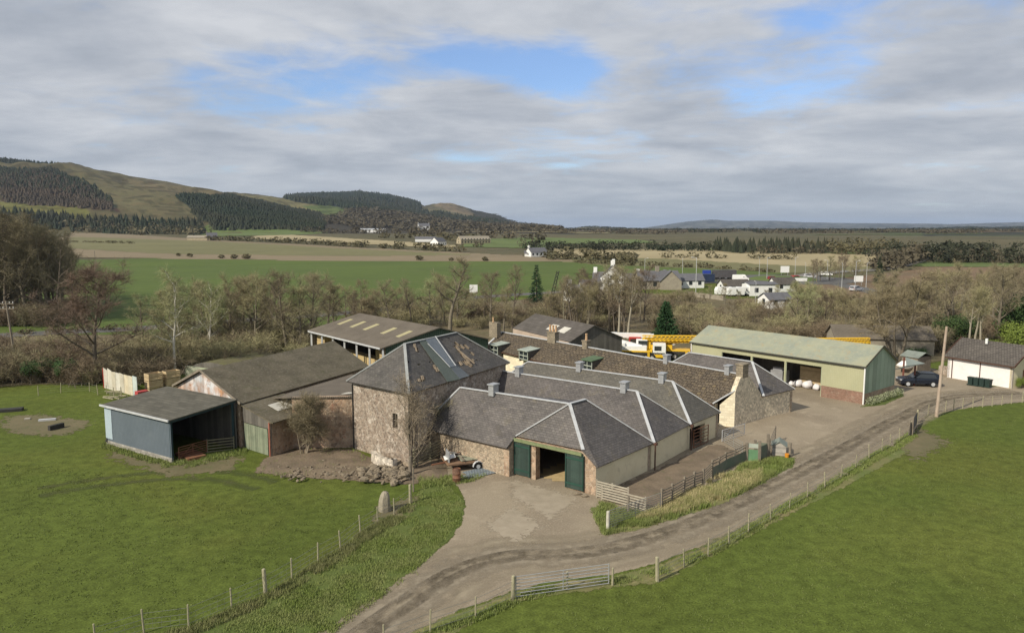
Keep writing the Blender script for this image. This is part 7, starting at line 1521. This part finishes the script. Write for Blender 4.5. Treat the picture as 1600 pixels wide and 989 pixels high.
tufts('fence_grass',[(strip_poly(fl_pts,(-2,-2),(11,8)),1)],2600,.08,.30,mat('tuft_dull',(.16,.18,.06),(.21,.21,.09),(.30,.28,.15),scale=.7,fine=5,rough=.9,bump=0,coord='World'),'dull tussocky grass along the foot of the left fence',seed=13)
fr_pts=[(620,1005),(672,985),(743,962),(800,935),(880,912),(957,906),(1027,890),(1106,860),(1169,824),(1233,786),(1289,757),(1337,727),(1391,696),(1424,676)]
tufts('fence_grass',[(strip_poly(fr_pts,(-1,-1),(10,7)),1)],4200,.07,.24,m_gt,'long grass between the track and the right field fence',seed=17)
tufts('bank_grass',[([(520,989),(640,900),(715,820),(725,790),(700,762),(660,765),(640,795),(560,850),(400,950),(340,989)],1)],9000,.06,.16,m_gt,'tufty grass on the bank between the left fence and the track',seed=23,blades=5)
tufts('pen_grass',[([(938,785),(1000,800),(950,825),(930,805)],1)],500,.1,.35,m_gt,'weeds around the hurdles at the near end of the pen',seed=27)
tufts('yard_weeds',[([(650,745),(760,742),(740,752),(660,765)],.6),([(395,738),(470,702),(560,704),(600,745),(450,745)],.4)],900,.08,.3,m_gt,'weeds by the scrap trailer and over the bare earth',seed=29)
tufts('barn_edge_grass',[([(270,722),(390,700),(380,712),(290,732)],.5),([(160,690),(268,722),(262,732),(160,700)],.5)],900,.1,.3,m_gt,'grass along the foot of the blue shed',seed=31)
tufts('pasture_tufts',[([(0,720),(180,740),(400,770),(580,780),(600,800),(360,945),(220,985),(0,985)],.5),([(800,985),(960,925),(1200,840),(1420,710),(1600,650),(1600,985)],.5)],5200,.03,.09,mat('pasture_tuft',(.10,.135,.03),(.13,.15,.05),(.17,.18,.07),scale=.2,fine=6,rough=.9,bump=0,coord='World'),'short grazed grass tufts over the two near fields',w=.05,seed=41,blades=4)
mb=MB(); rg=random.Random(6); FF=Far()
for i in range(60): p=G(rg.uniform(1352,1400),0+0 or 600); 
for i in range(16):
    s=i/15; q=wg1*(1-s)+(g2*g)*s-gd*.7; FF.clump(q[0],q[1],0,.9,.45,rg,n=120,ts=.12)
o=FF.build('shrub_border',mat('pale_border',(.34,.36,.24),(.14,.18,.07),(.55,.55,.42),scale=2,fine=6,rough=.9,bump=0,coord='World'),'pale flowering low shrubs along the green barn gable','shrub border')
# cables
def cable(a,b,sag,label):
    pts=[a*(1-t)+b*t-Z*sag*4*t*(1-t) for t in np.linspace(0,1,14)]; mb=MB(); mb.path(pts,[.012]*14,4); tag(mb.build('overhead_cable',m_chassis,uv=False),label,'cable')
cable(tB-A3(0,0,.2),T(149.7,424)+Z*9,3,'overhead wire from the double crossarm pole to the field pole')
# ------------------------------------------------------------------ air
hz=MB(); hz.box((0,9000,190),50000,50000,420,0)
hm=bpy.data.materials.new('haze_air'); hm.use_nodes=True; N=hm.node_tree.nodes; N.remove(N['Principled BSDF']); v=N.new('ShaderNodeVolumePrincipled'); v.inputs['Color'].default_value=(.62,.76,1,1); v.inputs['Density'].default_value=HAZE; v.inputs['Anisotropy'].default_value=.2
hm.node_tree.links.new(v.outputs[0],N['Material Output'].inputs['Volume'])
if HAZE>0: o=hz.build('haze',hm,uv=False); o['kind']='stuff'; tag(o,'thin pale air over the valley','haze')
for o in list(bpy.data.objects):
    for k in ('h','used'):
        if k in o: del o[k]
    if o.name.startswith(('bare_tree','birch')) and o.type=='EMPTY' and 'label' not in o: 
        for c in list(o.children): bpy.data.objects.remove(c)
        bpy.data.objects.remove(o)
